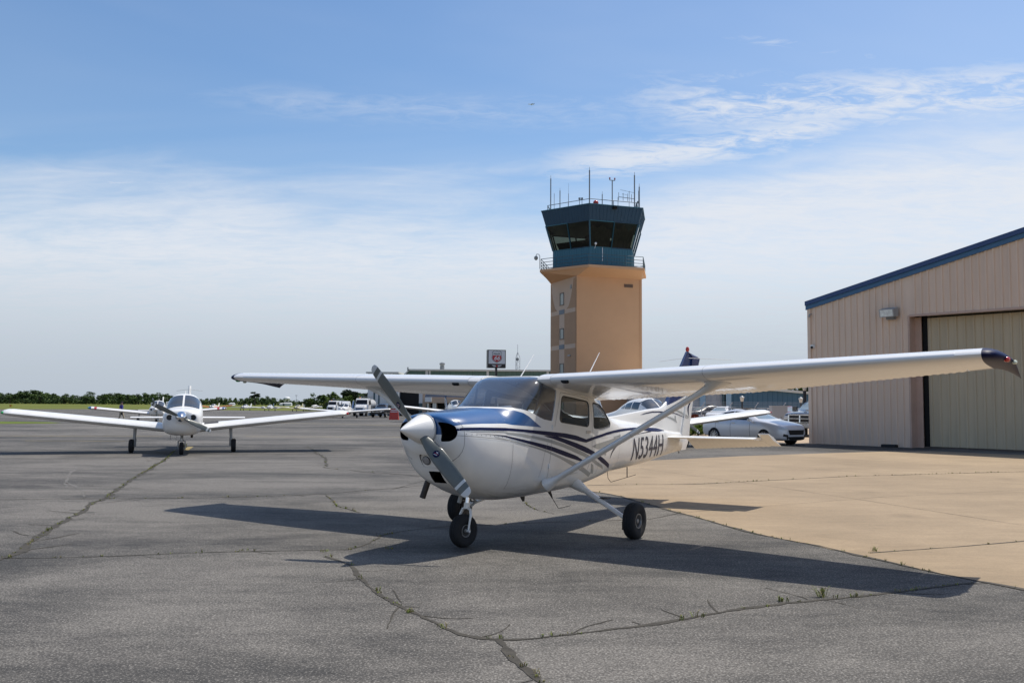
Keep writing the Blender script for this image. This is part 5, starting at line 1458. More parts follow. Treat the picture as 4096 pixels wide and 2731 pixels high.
for b in (-10, 10):
    m = MB(lambda p: V(*p)); m.loft([[(f, b + y, z) for y, z in rounded([(-8.2, 34), (8.2, 34), (7.6, 58), (5.5, 61), (-5.5, 61), (-7.6, 58)], 2.5, 3)] for f in (46, 47, 50, 51)]); m.loft([[(f, b + y, z) for y, z in rounded([(-8.5, 30), (8.5, 30), (8.5, 36), (-8.5, 36)], 1.5, 3)] for f in (30, 48)]); m.build('front_seat', M_seat, CES, 40)
m = MB(lambda p: V(*p)); m.loft([[(f, y, z) for y, z in rounded([(-17, 34), (17, 34), (16, 55), (13, 57), (-13, 57), (-16, 55)], 2.5, 3)] for f in (80, 81, 84, 85)]); m.loft([[(f, y, z) for y, z in ((-17, 30), (17, 30), (17, 36), (-17, 36))] for f in (66, 82)]); m.build('rear_seat', mat('rear_seat_blue', (.06, .08, .11), .9), CES, 40)
for b in (-10, 10):
    m = MB(lambda p: V(*p)); m.tube([(17, b, 52), (23, b, 52)], .5, 8); m.tube([(23, b - 5, 55.5), (23.3, b - 4.6, 51.5), (23.3, b + 4.6, 51.5), (23, b + 5, 55.5)], .55, 8); m.build('control_yoke', M_panel, CES)
for sg in (-1, 1):
    m = MB(lambda p: V(*p)); m.tube([(24, sg * 17.5, 57), (30, sg * 19, 74)], .55, 8); m.build('cabin_tube', M_panel, CES)
CES.location = (-.447592, 10.818934, 0); CES.rotation_euler = (0, 0, R(56.76575))
# ---------------------------------------------------------------- other aircraft (metres: x aft of the nose wheel, y across, z up)
M_pane = mat('dark_window_glass', (.012, .015, .018), .06, spec=.8, coat=.5)
M_pane2 = mat('grey_window_glass', (.05, .055, .06), .05, spec=.9, coat=.6)
M_orange = mat('orange_paint', (.62, .17, .03), .4, coat=.3)
M_redp = mat('red_paint', (.40, .02, .025), .4, coat=.3)
M_cream = mat('cream_paint', (.62, .56, .38), .4, coat=.3)
M_walk = mat('wing_walk', (.04, .04, .045), .8)
LWF = [(-.80, .22, .98, 1.28, 1.13, 2, 2), (-.78, .36, .84, 1.33, 1.12, 2.3, 2.3), (-.70, .47, .72, 1.37, 1.1, 2.6, 2.6), (-.5, .535, .62, 1.395, 1.05, 3.0, 2.8), (-.1, .56, .585, 1.42, 1.0, 3.2, 3), (.42, .57, .575, 1.455, 1.0, 3.4, 3), (.8, .57, .575, 1.66, 1.02, 3.4, 2.8), (1.15, .57, .575, 1.82, 1.05, 3.4, 2.7), (1.6, .57, .58, 1.86, 1.05, 3.4, 2.7), (2.2, .55, .61, 1.82, 1.05, 3.2, 2.7), (2.9, .48, .67, 1.63, 1.05, 2.8, 2.6), (3.6, .37, .74, 1.40, 1.03, 2.6, 2.4), (4.6, .24, .83, 1.24, 1.02, 2.4, 2.2), (5.6, .13, .9, 1.15, 1.02, 2.2, 2.1), (6.15, .05, .96, 1.10, 1.03, 2, 2)]
def sec_m(fs, hw, zb, zt, zw, nb, nt, n=36):
    P = []
    for k in range(n):
        t = 2 * math.pi * k / n; c, s = math.cos(t), math.sin(t); e = nt if s >= 0 else nb
        P.append((fs, abs(c) ** (2 / e) * (1 if c >= 0 else -1) * hw, zw + abs(s) ** (2 / e) * ((zt - zw) if s >= 0 else -(zw - zb))))
    return P
def pane_front(root, bv, mt, name, poly_fn, y0, y1, nY=10, nZ=8, off=.012):
    """pane lying on the skin, found by looking aft from in front"""
    m = MB(); G = []
    for i in range(nY + 1):
        y = y0 + (y1 - y0) * i / nY; zl, zh = poly_fn(y); row = []
        for k in range(nZ + 1):
            z = zl + (zh - zl) * k / nZ; h = bv.ray_cast(Vector((-3, y, z)), Vector((1, 0, 0)))
            row.append(m.vert(h[0] + (h[1] if h[1].x < 0 else -h[1]) * off) if h[0] is not None else None)
        G.append(row)
    for a, b in zip(G, G[1:]):
        for k in range(nZ):
            q = (a[k], b[k], b[k + 1], a[k + 1])
            if None not in q: m.face(q)
    return m.build(name, mt, root, 40)
def pane_side(root, bv, mt, name, quad, sg, n=5, off=.008):
    (x0, a0, a1), (x1, b0, b1) = quad; m = MB(); G = []
    for i in range(n + 1):
        t = i / n; row = []
        for k in range(n + 1):
            z = (a0 + (b0 - a0) * t) * (1 - k / n) + (a1 + (b1 - a1) * t) * k / n
            h = bv.ray_cast(Vector((x0 + (x1 - x0) * t, 3 * sg, z)), Vector((0, -sg, 0)))
            row.append(m.vert(h[0] + Vector((0, sg * off, 0))) if h[0] is not None else None)
        G.append(row)
    for a, b in zip(G, G[1:]):
        for k in range(n):
            q = (a[k], b[k], b[k + 1], a[k + 1])
            if None not in q: m.face(q)
    return m.build(name, mt, root, 40)
def foil_m(le, te, th=.14, n=10):
    (x0, z0), (x1, z1) = le, te; c = x1 - x0; up, lo = [], []
    for k in range(n + 1):
        x = (1 - math.cos(math.pi * k / n)) / 2; yc, yt = naca(x, th)
        up.append((x0 + c * x, z0 + (z1 - z0) * x + (yc + yt) * c)); lo.append((x0 + c * x, z0 + (z1 - z0) * x + (yc - yt) * c))
    return up[::-1] + lo[1:]
def low_wing(label, loc, aft, paint=None, half=5.33, dih=.105, prop=-.5, spinner=None, wingp=None, tips=None, group=None, ttail=False, finp=None, detail=2, wx=.95, chord=(1.9, 1.35), name='parked_aircraft', blade_m=None, tailp=None, scale=1., strut=False, walk=True, cat='aircraft', root_chord=1.6, gearp=None, zw=.66, rise=0.):
    """a single-engined low-wing aircraft built part by part"""
    paint = paint or M_wpaint; wingp = wingp or paint; finp = finp or paint; tailp = tailp or finp
    root = empty(name, loc, math.atan2(aft[1], aft[0]), label, cat, group); root.scale = (scale,) * 3
    xs = []
    for a, b in zip(LWF, LWF[1:]):
        n = max(1, int((b[0] - a[0]) / .18)) if detail > 1 else 1
        xs += [a[0] + (b[0] - a[0]) * k / n for k in range(n)]
    xs.append(LWF[-1][0])
    m = MB(); m.loft([sec_m(*hermite(LWF, x)) for x in xs]); fu = m.build('fuselage', paint, root, 40)
    bv = BVHTree.FromPolygons([v.co.copy() for v in fu.data.vertices], [tuple(p.vertices) for p in fu.data.polygons])
    def ws(y):
        k = abs(y) / .5; return 1.47 - .10 * k * k, 1.80 - .20 * k ** 3
    pane_front(root, bv, M_pane2 if detail > 1 else M_pane, 'windscreen', ws, -.465, -.03); pane_front(root, bv, M_pane2 if detail > 1 else M_pane, 'windscreen', ws, .03, .465)
    for sg in (-1, 1):
        for q in (((1.22, 1.42, 1.68), (1.75, 1.42, 1.70)), ((1.83, 1.42, 1.70), (2.35, 1.43, 1.63)), ((2.43, 1.43, 1.60), (2.80, 1.44, 1.50))):
            pane_side(root, bv, M_pane, 'side_window', q, sg)
    for sg in (-1, 1):
        m = MB(); bs = [.40, .9, 1.35, 2.2, 3.4, half - .35]
        def ring(b, t=1., dx=0., dz=0.):
            k = max(0, (b - 1.3) / (half - 1.3)); c = chord[0] + (chord[1] - chord[0]) * k
            lx = wx + (.20 * (1 - (b - .4) / .9) * -1 if b < 1.3 else 0) + .10 * k
            z = zw + .09 + dih * (b - .4); te = wx + .10 * k * 0 + chord[0] - .15 * k
            P = foil_m((lx + dx, z), (te, z - .055)); zc = z - .02
            return [(x, sg * b, zc + (q - zc) * t + dz) for x, q in P]
        m.loft([ring(b) for b in bs]); wg = m.build('wing', wingp, root, 40)
        m = MB(); m.loft([ring(half - .35), ring(half - .2, .92), ring(half - .09, .72, .10), ring(half - .02, .4, .3), ring(half, .12, .5)]); tp = m.build('wing_tip', tips or wingp, wg, 40)
        if detail > 1:
            r = ring(half - .12); m = MB(); m.ball((wx + .24, sg * (half - .10), r[10][2] + .0), .06, 8, 5, (1.6, 1, .8)); m.build('nav_light', M_rlens if sg < 0 else MATS['nav_green'], tp)
        if tips and tips is not wingp and detail > 1:
            for b0, b1, mt in ((half - .75, half - .56, M_redp), (half - .36, half - .34, M_wpaint)):
                m = MB()
                for u, w in ((ring(b0, 1.03), ring(b1, 1.03)),): m.loft([u, w], caps=False)
                m.build('wing_band', mt, wg, 40)
        if walk and detail > 1 and sg < 0:
            m = MB(); r1, r2 = ring(.62), ring(1.05)
            for i in range(2, 8): m.poly([Vector(p) + Vector((0, 0, .006)) for p in (r1[i], r1[i + 1], r2[i + 1], r2[i])])
            m.build('wing_walk', M_walk, wg, 30)
        gx, gy = 1.32, 1.53; zg = zw + dih * (gy - .4)
        m = MB(); m.tube([(gx + .0, sg * (gy - .10), zg + .05), (gx, sg * (gy - .08), .45), (gx, sg * (gy - .10), .22)], [.055, .045, .04], 10); m.tube([(gx, sg * (gy - .10), .215), (gx, sg * (gy + .05), .215)], .03, 8); m.bar((gx + .09, sg * (gy - .12), .45), (gx + .03, sg * (gy - .12), .2), .03)
        lg = m.build('gear_leg', gearp or M_grey, root, 40); wheel(root, (gx, sg * gy, .215), .215, .15, .08, (0, 1, 0), 'main_wheel')
        # tail
        m = MB(); zt = 1.02 if not ttail else 2.42; zd = 0 if not ttail else -.30
        m.loft([[(x, sg * b, z) for x, z in foil_m((5.45 + .1 * b, zt), (6.22, zt + zd), .09, 6)] for b in (.0 if ttail else .06, 1., 1.85, 1.97)]); m.build('stabilator', tailp, root, 40)
    m = MB()
    fz = ((1.12, 4.75, 6.15), (1.30, 5.15, 6.28), (1.6, 5.38, 6.40), (2.10, 5.72, 6.50), (2.18 if not ttail else 2.4, 5.82, 6.46))
    m.loft([[(x, y, z) for x, y in [(q[0], q[1]) for q in [(a + (b - a) * k / 8, .055 * (math.sqrt(k / 8) * (1 - k / 8) * 2.4 + .05)) for k in range(9)] + [(a + (b - a) * k / 8, -.055 * (math.sqrt(k / 8) * (1 - k / 8) * 2.4 + .05)) for k in range(8, -1, -1)]]] for z, a, b in fz])
    fin_ = m.build('fin', finp, root, 40)
    if detail > 1:
        m = MB(); m.tube([(5.7, 0, 2.05), (5.85, .45, 1.99)], .006, 5); m.tube([(5.7, 0, 2.05), (5.85, -.45, 1.99)], .006, 5); m.build('whip_aerial', M_grey, fin_)
    # nose: inlets, spinner, propeller, gear
    for sg in (-1, 1):
        if detail > 1:
            m = MB(); m.tube([(-.792, sg * .335, 1.14), (-.60, sg * .335, 1.14)], .084, 18); m.build('air_inlet', M_panel, root, 40)
            m = MB(); P = [(-.785, sg * .335 + .094 * math.cos(k * .3927), 1.14 + .094 * math.sin(k * .3927)) for k in range(17)]; m.tube(P, .014, 6, caps=False); m.build('inlet_lip', paint, root)
    m = MB(); m.lathe([(.175, 0), (.175, .06), (.155, .15), (.115, .25), (.06, .33), (.01, .37)], (-.80, 0, 1.15), (-1, 0, 0), 24); m.build('spinner', spinner or M_wpaint, root, 50)
    hb = Vector((-.90, 0, 1.15))
    for a in (prop, prop + math.pi):
        d = Vector((0, math.cos(a), math.sin(a))); ax_ = Vector((-1, 0, 0)); w = ax_.cross(d); R_ = []
        fn = (.10, .2, .35, .55, .72, .80, .802, .85, .852, .90, .94)
        tb = [(.10, .07, .06, 50), (.25, .12, .035, 35), (.5, .15, .02, 24), (.75, .135, .014, 18), (.9, .10, .01, 15), (.94, .05, .008, 15)]
        for r in fn:
            _, ch, th, tw = hermite(tb, r); tw = R(tw); cd = w * math.cos(tw) - ax_ * math.sin(tw); nd = ax_ * math.cos(tw) + w * math.sin(tw)
            R_.append([hb + d * r + cd * (math.cos(k * math.pi / 5) * ch / 2) + nd * (math.sin(k * math.pi / 5) * th / 2) for k in range(10)])
        m = MB(); m.loft(R_)
        for i, (p, q) in enumerate(zip(fn, fn[1:])):
            if .80 < (p + q) / 2 < .85 or (p + q) / 2 > .9:
                for k in range(10): m.m[i * 10 + k] = 1
        m.build('propeller_blade', [blade_m or M_blade, MATS['blade_tip_white']], root, 40)
    m = MB(); m.tube([(.10, 0, .62), (.02, 0, .40)], .045, 10)
    for s in (-1, 1): m.tube([(.03, 0, .45), (.02, s * .10, .40), (.0, s * .10, .19)], .022, 8)
    m.tube([(0, -.12, .19), (0, .12, .19)], .025, 8); m.build('nose_leg', gearp or M_grey, root, 40)
    if detail > 1:
        m = MB(); 
        for k in range(9): m.m
        m.tube([(.06, -.10, .40), (.02, -.105, .415), (-.05, -.10, .40)], .02, 6); m.tube([(.06 - .12 * k / 6, 0, .385 + .03 * math.sin(k / 6 * math.pi)) for k in range(7)], .085, 8, flat=.3); m.build('nose_fender', paint, root, 40)
        m = MB(); m.tube([(.25, -.28, .62), (.32, -.28, .52)], .04, 10); m.build('exhaust_pipe', M_exh, root)
        m = MB(); m.tube([(1.4, .38, .60), (1.45, .40, .40)], .008, 5); m.tube([(1.2, .18, .60), (1.25, .22, .42), (1.3, .2, .40)], .006, 5); m.build('belly_aerial', M_grey, root)
        m = MB(); m.tube([(1.9, 0, 1.84), (1.98, 0, 1.98)], [.02, .008], 6); m.build('roof_aerial', M_wpaint, root)
    wheel(root, (0, 0, .19), .19, .125, .07, (0, 1, 0), 'nose_wheel')
    return root
P = gnd(725, 1818)
M_leadw = mat('weathered_white', (.74, .735, .72), .35, var=.06, vscale=4, coat=.2)
pip = low_wing('white low-wing aircraft with polished spinner facing the camera on the left apron', P, (-.30, .954), M_leadw, prop=.45, spinner=M_chrome, half=5.24, wingp=M_leadw)
P = gnd(625, 1694)
p2 = low_wing('white low-wing aircraft with red stripe and blue wing tips, its cabin door open', P, (-.28, .96), M_wpaint, tips=M_bpaint, half=5.35, dih=.10, prop=1.3, walk=False)
m = MB()                                      # open cabin door and the red flash on the side
dv_ = Vector((.15, .99, 0)).normalized()
a = Vector((1.2, -.62, .85)); b = a + Vector((.25, -.78, .05))
m.loft([[a, b, b + Vector((0, 0, .80)), b + Vector((-.05, .08, .92)), a + Vector((0, 0, .92))], [q + Vector((.04, .02, 0)) for q in (a, b, b + Vector((0, 0, .80)), b + Vector((-.05, .08, .92)), a + Vector((0, 0, .92)))]])
dr_ = m.build('door', M_wpaint, p2, 0)
m = MB(); m.poly([q + Vector((-.012, -.006, 0)) for q in (a.lerp(b, .1) + Vector((0, 0, .42)), a.lerp(b, .9) + Vector((0, 0, .42)), a.lerp(b, .88) + Vector((0, 0, .80)), a.lerp(b, .1) + Vector((0, 0, .84)))]); m.build('pane', M_pane2, dr_, 0)
m = MB(); m.poly([q + Vector((-.012, -.006, 0)) for q in (a.lerp(b, .02) + Vector((0, 0, .10)), a.lerp(b, .98) + Vector((0, 0, .10)), a.lerp(b, .98) + Vector((0, 0, .19)), a.lerp(b, .02) + Vector((0, 0, .19)))]); m.build('red_stripe', M_redp, dr_, 0)
for sg in (-1, 1):
    m = MB(); G = []
    for k in range(16):
        x = -.4 + k * .32; s = lerp_st(LWF, x); G.append([Vector((x, sg * (s[1] + .006), 1.0)), Vector((x, sg * (s[1] + .006), 1.08))])
    for u, w in zip(G, G[1:]): m.poly([u[0], w[0], w[1], u[1]])
    m.build('red_stripe', M_redp, p2, 0)
# aircraft parked to the right behind the tail of the foreground one
P = gnd(2765, 1787); aft_ = Vector((-.36, .933, 0)); lef = Vector((.933, .36, 0)); P = P - aft_ * 1.32 - lef * 1.53; P.x -= .24; P.z = 0
low_wing('white low-wing aircraft standing behind the tail of the foreground aircraft', P, aft_, M_wpaint, prop=math.pi / 2 - .95, half=5.45, dih=.115, walk=False, finp=M_leadw)
# far row at the edge of the grass
GR = 'aircraft parked along the far edge of the apron'
low_wing('orange-winged aircraft with white tail fin, farthest left of the distant row', gnd(846, 1640), (.06, 1), M_wpaint, wingp=M_orange, half=6.3, dih=.13, detail=1, group=GR, chord=(2.3, 1.5), tips=M_wpaint, scale=1.05)
low_wing('small dark-bellied low-wing aircraft right of the orange one in the distant row', gnd(974, 1641), (.12, 1), M_leadw, half=4.9, dih=.05, detail=1, group=GR, wingp=mat('dull_metal', (.42, .42, .40), .4, metal=.4), chord=(1.6, 1.3))
low_wing('cream low-wing aircraft with raised wings beside the white twin in the distance', gnd(1186, 1645), (.05, 1), M_cream, half=6.6, dih=.085, detail=1, group=GR, chord=(1.8, 1.2))
low_wing('white aircraft with large tail parked left of the fuel trucks', gnd(1279, 1640), (-.75, -.66), M_wpaint, half=5.3, detail=1, group=GR)
low_wing('white aircraft with blue nose in front of the fuel trucks, wings spread wide', gnd(1370, 1672), (.05, 1), M_wpaint, half=5.9, dih=.075, detail=1, group=GR, prop=math.pi / 2 + .1, finp=M_bpaint)
# the white twin
tw = low_wing('white twin-engined aircraft with tall fin, centre of the distant row', gnd(1075, 1643), (-.02, 1), M_wpaint, half=5.6, dih=.07, detail=1, group=GR, spinner=M_leadw, finp=M_bpaint, prop=0.2)
for sg in (-1, 1):
    m = MB(); m.loft([sec_m(x, h * .42, .95 - h * .36, .95 + h * .36, .95, 2.4, 2.4, 16) for x, h in ((.05, .6), (.15, .95), (.6, 1.), (1.6, .9), (2.3, .3))]); m.v = [(x, y + sg * 1.85, z) for x, y, z in m.v]
    m.build('engine_nacelle', M_wpaint, tw, 40)
    m = MB(); m.lathe([(.14, 0), (.11, .15), (.02, .28)], (.06, sg * 1.85, .95), (-1, 0, 0), 12); m.bar((-.05, sg * 1.85 - .75, 1.02), (-.05, sg * 1.85 + .75, .88), .02, .1); m.build('engine_propeller', M_blade, tw, 40)
# blue T-tailed aircraft by the terminal
low_wing('white aircraft with a blue T-tail parked in front of the terminal', gnd(1838, 1683), (-.28, .96), M_wpaint, half=5.3, ttail=True, finp=M_bpaint, tailp=mat('light_blue_paint', (.09, .19, .42), .35, coat=.5), detail=1, name='parked_aircraft', scale=1.1)
# airliner far up in the sky
jt = empty('airliner', at(2125, 418, 2500), R(8), 'tiny white jet airliner flying high above the control tower', 'airliner')
m = MB(); m.loft([[(x, r * math.cos(k * .7854), r * math.sin(k * .7854)) for k in range(8)] for x, r in ((-9, .15), (-8.2, .75), (-6, 1.), (4, 1.), (7, .6), (9, .15))]); m.build('fuselage', M_wpaint, jt)
for sg in (-1, 1):
    m = MB(); m.prism([(-2.2, sg * .8, -.4), (1.2, sg * .8, -.4), (3.6, sg * 8, .3), (2.4, sg * 8, .3)], (0, 0, -.12), (0, 0, .12)); m.build('wing', M_grey, jt, 0)
    m = MB(); m.prism([(6.6, sg * .3, 2.4), (8.4, sg * .3, 2.4), (9.2, sg * 3, 2.5), (8.4, sg * 3, 2.5)], (0, 0, -.06), (0, 0, .06)); m.build('tailplane', M_grey, jt, 0)
    m = MB(); m.tube([(3.2, sg * 1.6, .5), (6, sg * 1.6, .5)], .5, 8); m.build('engine', M_grey, jt)
m = MB(); m.prism([(5.6, 0, .6), (8.2, 0, .6), (9.2, 0, 2.7), (7.6, 0, 2.7)], (0, -.1, 0), (0, .1, 0)); m.build('fin', M_bpaint, jt, 0)
# ---------------------------------------------------------------- buildings behind
M_green = mat('green_metal_siding', (.10, .165, .125), .6, var=.06, vscale=.3)
M_cladw = mat('white_metal_cladding', (.66, .67, .66), .55, var=.04, vscale=.5)
M_trimw = mat('pale_trim', (.62, .61, .54), .5)
M_tealp = mat('dark_teal_panel', (.05, .10, .115), .55)
M_tanw = mat('tan_render', (.48, .36, .26), .85, var=.05, vscale=.5)
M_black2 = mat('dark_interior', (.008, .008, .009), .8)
M_bluew = mat('blue_metal_siding', (.055, .135, .205), .55, var=.05, vscale=.4)
M_greyw = mat('grey_metal_siding', (.44, .45, .46), .6, var=.05, vscale=.4)
M_pipeb = mat('pale_blue_pipe', (.30, .45, .55), .5)
def wall_pt(px_, py_, Y): return at(px_, py_, Y)
tb = empty('terminal_building', (0, 0, 0), 0, 'long low hangar and terminal with green metal upper walls and pale roof trim', 'building')
YB = 150.
def xz(px_, py_, Y=YB):
    p = at(px_, py_, Y); return p.x, p.z
gx0, ztop = xz(1598, 1487); gx1 = xz(2330, 1487)[0]; xmid = xz(1712, 1478)[0]
zt = xz(1712, 1483)[1]; zl = xz(1712, 1522)[1]; zg = gz(-10, 150)
m = MB()
siding(m, gx0 + 1.6, gx1, lambda x: zl, lambda x: zt, YB, pitch=.9, dep=.06, rib=.1)
m.poly([(gx0, YB, zl), (gx0 + 1.6, YB, zl), (gx0 + 1.6, YB, zt)]); m.build('upper_wall', M_green, tb, 0, fix=False)
m = MB(); m.box(gx0, gx1, YB + .02, YB + 40, zg, zl); m.box(gx0 + 1.6, gx1, YB + .1, YB + 40, zl, zt); m.build('wall', M_cladw, tb, 0)
m = MB(); m.box(gx0 + 1.4, gx1 + .2, YB - .25, YB + 40, zt, zt + .28); m.prism([(gx0 - .1, 0, zl - .1), (gx0 + 1.6, 0, zt), (gx0 + 1.6, 0, zt + .28), (gx0 - .1, 0, zl + .18)], (0, YB - .25, 0), (0, YB + 40, 0)); m.build('roof', M_trimw, tb, 0)
for q, w in ((1707, .22), (1719, .14), (1951, .2), (2191, .2)):
    x = xz(q, 1500)[0]; m = MB(); m.box(x - w, x + w, YB - .12, YB + .0, zg, zt); m.build('post_trim', M_trimw, tb, 0)
x, z = xz(1763, 1478); m = MB(); m.tube([(x, YB + 3, zt), (x, YB + 3, zt + .9)], .38, 10); m.lathe([(.28, 0), (.45, .25), (.45, .5), (.1, .65)], (x, YB + 3, zt + .9), (0, 0, 1), 10); m.build('roof_vent', M_steel, tb)
x = xz(1623, 1490)[0]; m = MB(); m.tube([(x, YB + 3, zt - .4), (x, YB + 3, zt + .7)], .12, 6); m.build('roof_vent', M_steel, tb)
# big dark hangar doorway
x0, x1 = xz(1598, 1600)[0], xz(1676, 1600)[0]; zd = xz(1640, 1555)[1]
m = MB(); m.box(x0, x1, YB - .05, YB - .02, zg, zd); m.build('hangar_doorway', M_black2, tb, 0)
for q0, q1 in ((1676, 1692), (1582, 1599)):
    x0, x1 = xz(q0, 1600)[0], xz(q1, 1600)[0]; zc = xz(1680, 1612)[1]
    m = MB(); m.box(x0, x1, YB - .14, YB - .06, zc, zd); m.build('panel', M_cladw, tb, 0); m = MB(); m.box(x0, x1, YB - .14, YB - .06, zg, zc); m.build('panel', M_tealp, tb, 0)
# left annex with white cladding
ax0, ax1 = xz(1478, 1600)[0], xz(1600, 1600)[0]; az_ = xz(1500, 1492)[1]; an = empty('hangar_annex', (0, 0, 0), 0, 'white clad hangar annex with dark corner strips left of the green-walled building', 'building')
m = MB(); m.box(ax0, ax1, YB - 2, YB + 38, zg, az_ - 1.7); m.build('wall', M_cladw, an, 0)
m = MB(); m.box(ax0 + .02, ax1, YB - 2.02, YB + 38, az_ - 1.7, az_ - .1); m.build('upper_wall', M_green, an, 0)
m = MB(); m.box(ax0 - .3, ax1, YB - 2.3, YB + 38, az_ - .1, az_ + .15); m.build('roof', M_trimw, an, 0)
for q in (1557, 1574): 
    x = xz(q, 1500)[0]; m = MB(); m.box(x - .15, x + .15, YB - 2.1, YB - 2.03, zg, az_ - .1); m.build('post_trim', M_trimw, an, 0)
for q0, q1 in ((1494, 1500), (1513, 1518)):
    x0, x1 = xz(q0, 1600, YB - 2)[0], xz(q1, 1600, YB - 2)[0]; m = MB(); m.box(x0, x1, YB - 2.12, YB - 2.03, zg, az_ - 1.75); m.build('corner_strip', M_tealp, an, 0)
x0, x1 = xz(1479, 1600, YB - 2)[0], xz(1491, 1600, YB - 2)[0]; zc = xz(1480, 1616)[1]
m = MB(); m.box(x0, x1, YB - 2.1, YB - 2.02, zg, zc); dd = m.build('door', M_tealp, an, 0); m = MB(); m.box(x0 + .15, x1 - .15, YB - 2.14, YB - 2.11, zc - 1.1, zc - .25); m.build('pane', M_black2, dd, 0)
x0, x1 = xz(1552, 1600, YB - 2)[0], xz(1566, 1600, YB - 2)[0]; m = MB(); m.box(x0, x1, YB - 2.1, YB - 2.03, zg, xz(1555, 1622)[1]); m.build('panel', M_tealp, an, 0)
# flight office front with canopy
of = empty('flight_office', (0, 0, 0), 0, 'tan single-storey office with dark glazed front and flat canopy beside the green building', 'building')
YO = 138.; zo = gz(-8, YO)
x0, x1 = xz(1690, 1600, YO)[0], xz(2300, 1600, YO)[0]; zr = xz(1700, 1548, YO)[1]; zc = xz(1700, 1610, YO)[1]
m = MB(); m.box(x0, x1, YO, YO + 8, zo, zr); m.build('wall', M_tanw, of, 0)
m = MB(); m.box(x0 + .6, x1, YO - 2.2, YO - .01, zc - .02, zc + .55); m.build('canopy', M_tanw, of, 0)
for q in (1712, 1735, 1742, 1870, 1990): 
    x = xz(q, 1600, YO - 2)[0]; m = MB(); m.box(x - .14, x + .14, YO - 2.1, YO - 1.8, zo, zc); m.build('column', M_trimw, of, 0)
for q0, q1, mt in ((1704, 1718, M_tealp), (1722, 1736, M_black2), (1750, 1790, M_black2), (1793, 1838, M_black2), (1842, 1900, M_black2), (1905, 1980, M_black2), (1990, 2100, M_black2)):
    a_, b_ = xz(q0, 1600, YO)[0], xz(q1, 1600, YO)[0]; m = MB(); m.box(a_, b_, YO - .06, YO - .02, zo + .1, zc - .1); w = m.build('window', mt, of, 0)
x0, x1 = xz(1706, 1600, YO)[0], xz(1732, 1600, YO)[0]; z0, z1 = xz(1706, 1607, YO)[1], xz(1706, 1585, YO)[1]
m = MB(); m.box(x0, x1, YO - 2.6, YO - 2.25, z0, z1); m.build('sign_box', M_cladw, of, 0)
# low white annex seen behind, blue and grey hangars on the right
YR = 84.
bh = empty('blue_hangar', (0, 0, 0), 0, 'slate blue ribbed metal hangar with pale sloping eave behind the silver sedan', 'building')
def bx(q, Y=YR): return at(q, 1600, Y).x
def bz(q, y, Y=YR): return at(q, y, Y).z
x0, x1, x2 = bx(2893), bx(3060), bx(3600)
zA, zB, zC = bz(2893, 1545), bz(3060, 1560), bz(3600, 1610)
def rz_(x): return zB + (zC - zB) * max(0, (x - x1) / (x2 - x1)) if x > x1 else zA + (zB - zA) * (x - x0) / (x1 - x0)
m = MB(); siding(m, x0, x2, lambda x: 0., rz_, YR, pitch=.45, dep=.04, rib=.06); m.box(x0, x2, YR + .1, YR + 25, 0, zC); m.build('wall', M_bluew, bh, 0, fix=False)
m = MB(); m.prism([(x0, 0, zA), (x1, 0, zB), (x1, 0, zB + .22), (x0, 0, zA + .22)], (0, YR - .3, 0), (0, YR + 25, 0)); m.prism([(x1, 0, zB), (x2, 0, zC), (x2, 0, zC + .22), (x1, 0, zB + .22)], (0, YR - .3, 0), (0, YR + 25, 0)); m.build('roof', M_trimw, bh, 0)
m = MB(); m.box(bx(3068), bx(3107), YR - .12, YR - .02, bz(3080, 1684), bz(3080, 1630)); d_ = m.build('door_frame', M_trimw, bh, 0); m = MB(); m.box(bx(3072), bx(3103), YR - .16, YR - .13, bz(3080, 1684), bz(3080, 1635)); m.build('door', M_bluew, d_, 0)
m = MB(); m.box(bx(3184), bx(3202), YR - .1, YR - .03, bz(3190, 1648), bz(3190, 1633)); m.build('notice', M_cladw, bh, 0)
gh = empty('grey_hangar', (0, 0, 0), 0, 'pale grey metal hangar wall with a blue downpipe behind the chain-link fence', 'building')
x0, x1 = bx(2560), bx(2880); zg_ = bz(2700, 1540)
m = MB(); siding(m, x0, x1, lambda x: 0., lambda x: zg_, YR - 1, pitch=.5, dep=.03, rib=.06); m.box(x0, x1, YR - .9, YR + 22, 0, zg_); m.build('wall', M_greyw, gh, 0, fix=False)
m = MB(); m.box(x0 - .2, x1 + .1, YR - 1.3, YR + 22, zg_, zg_ + .25); m.build('roof', M_trimw, gh, 0)
for q, w, mt, nm in ((2799, .24, M_pipeb, 'downpipe'), (2884, .14, M_tealp, 'corner_trim'), (2898, .3, M_pipeb, 'downpipe')):
    m = MB(); m.box(bx(q) - w, bx(q) + w, YR - 1.35, YR - 1.05, 0, zg_); m.build(nm, mt, gh, 0)
m = MB(); m.box(bx(3080, 150), bx(3600, 150), 150, 170, 0, at(3150, 1571, 150).z); w_ = thing(m, 'green_warehouse', M_green, 'distant green warehouse with pale roof seen over the blue hangar eave', 'building', smooth=0)
m = MB(); m.box(bx(3060, 150), bx(3620, 150), 149.5, 170.5, at(3150, 1571, 150).z, at(3150, 1562, 150).z); m.build('roof', M_trimw, w_, 0)

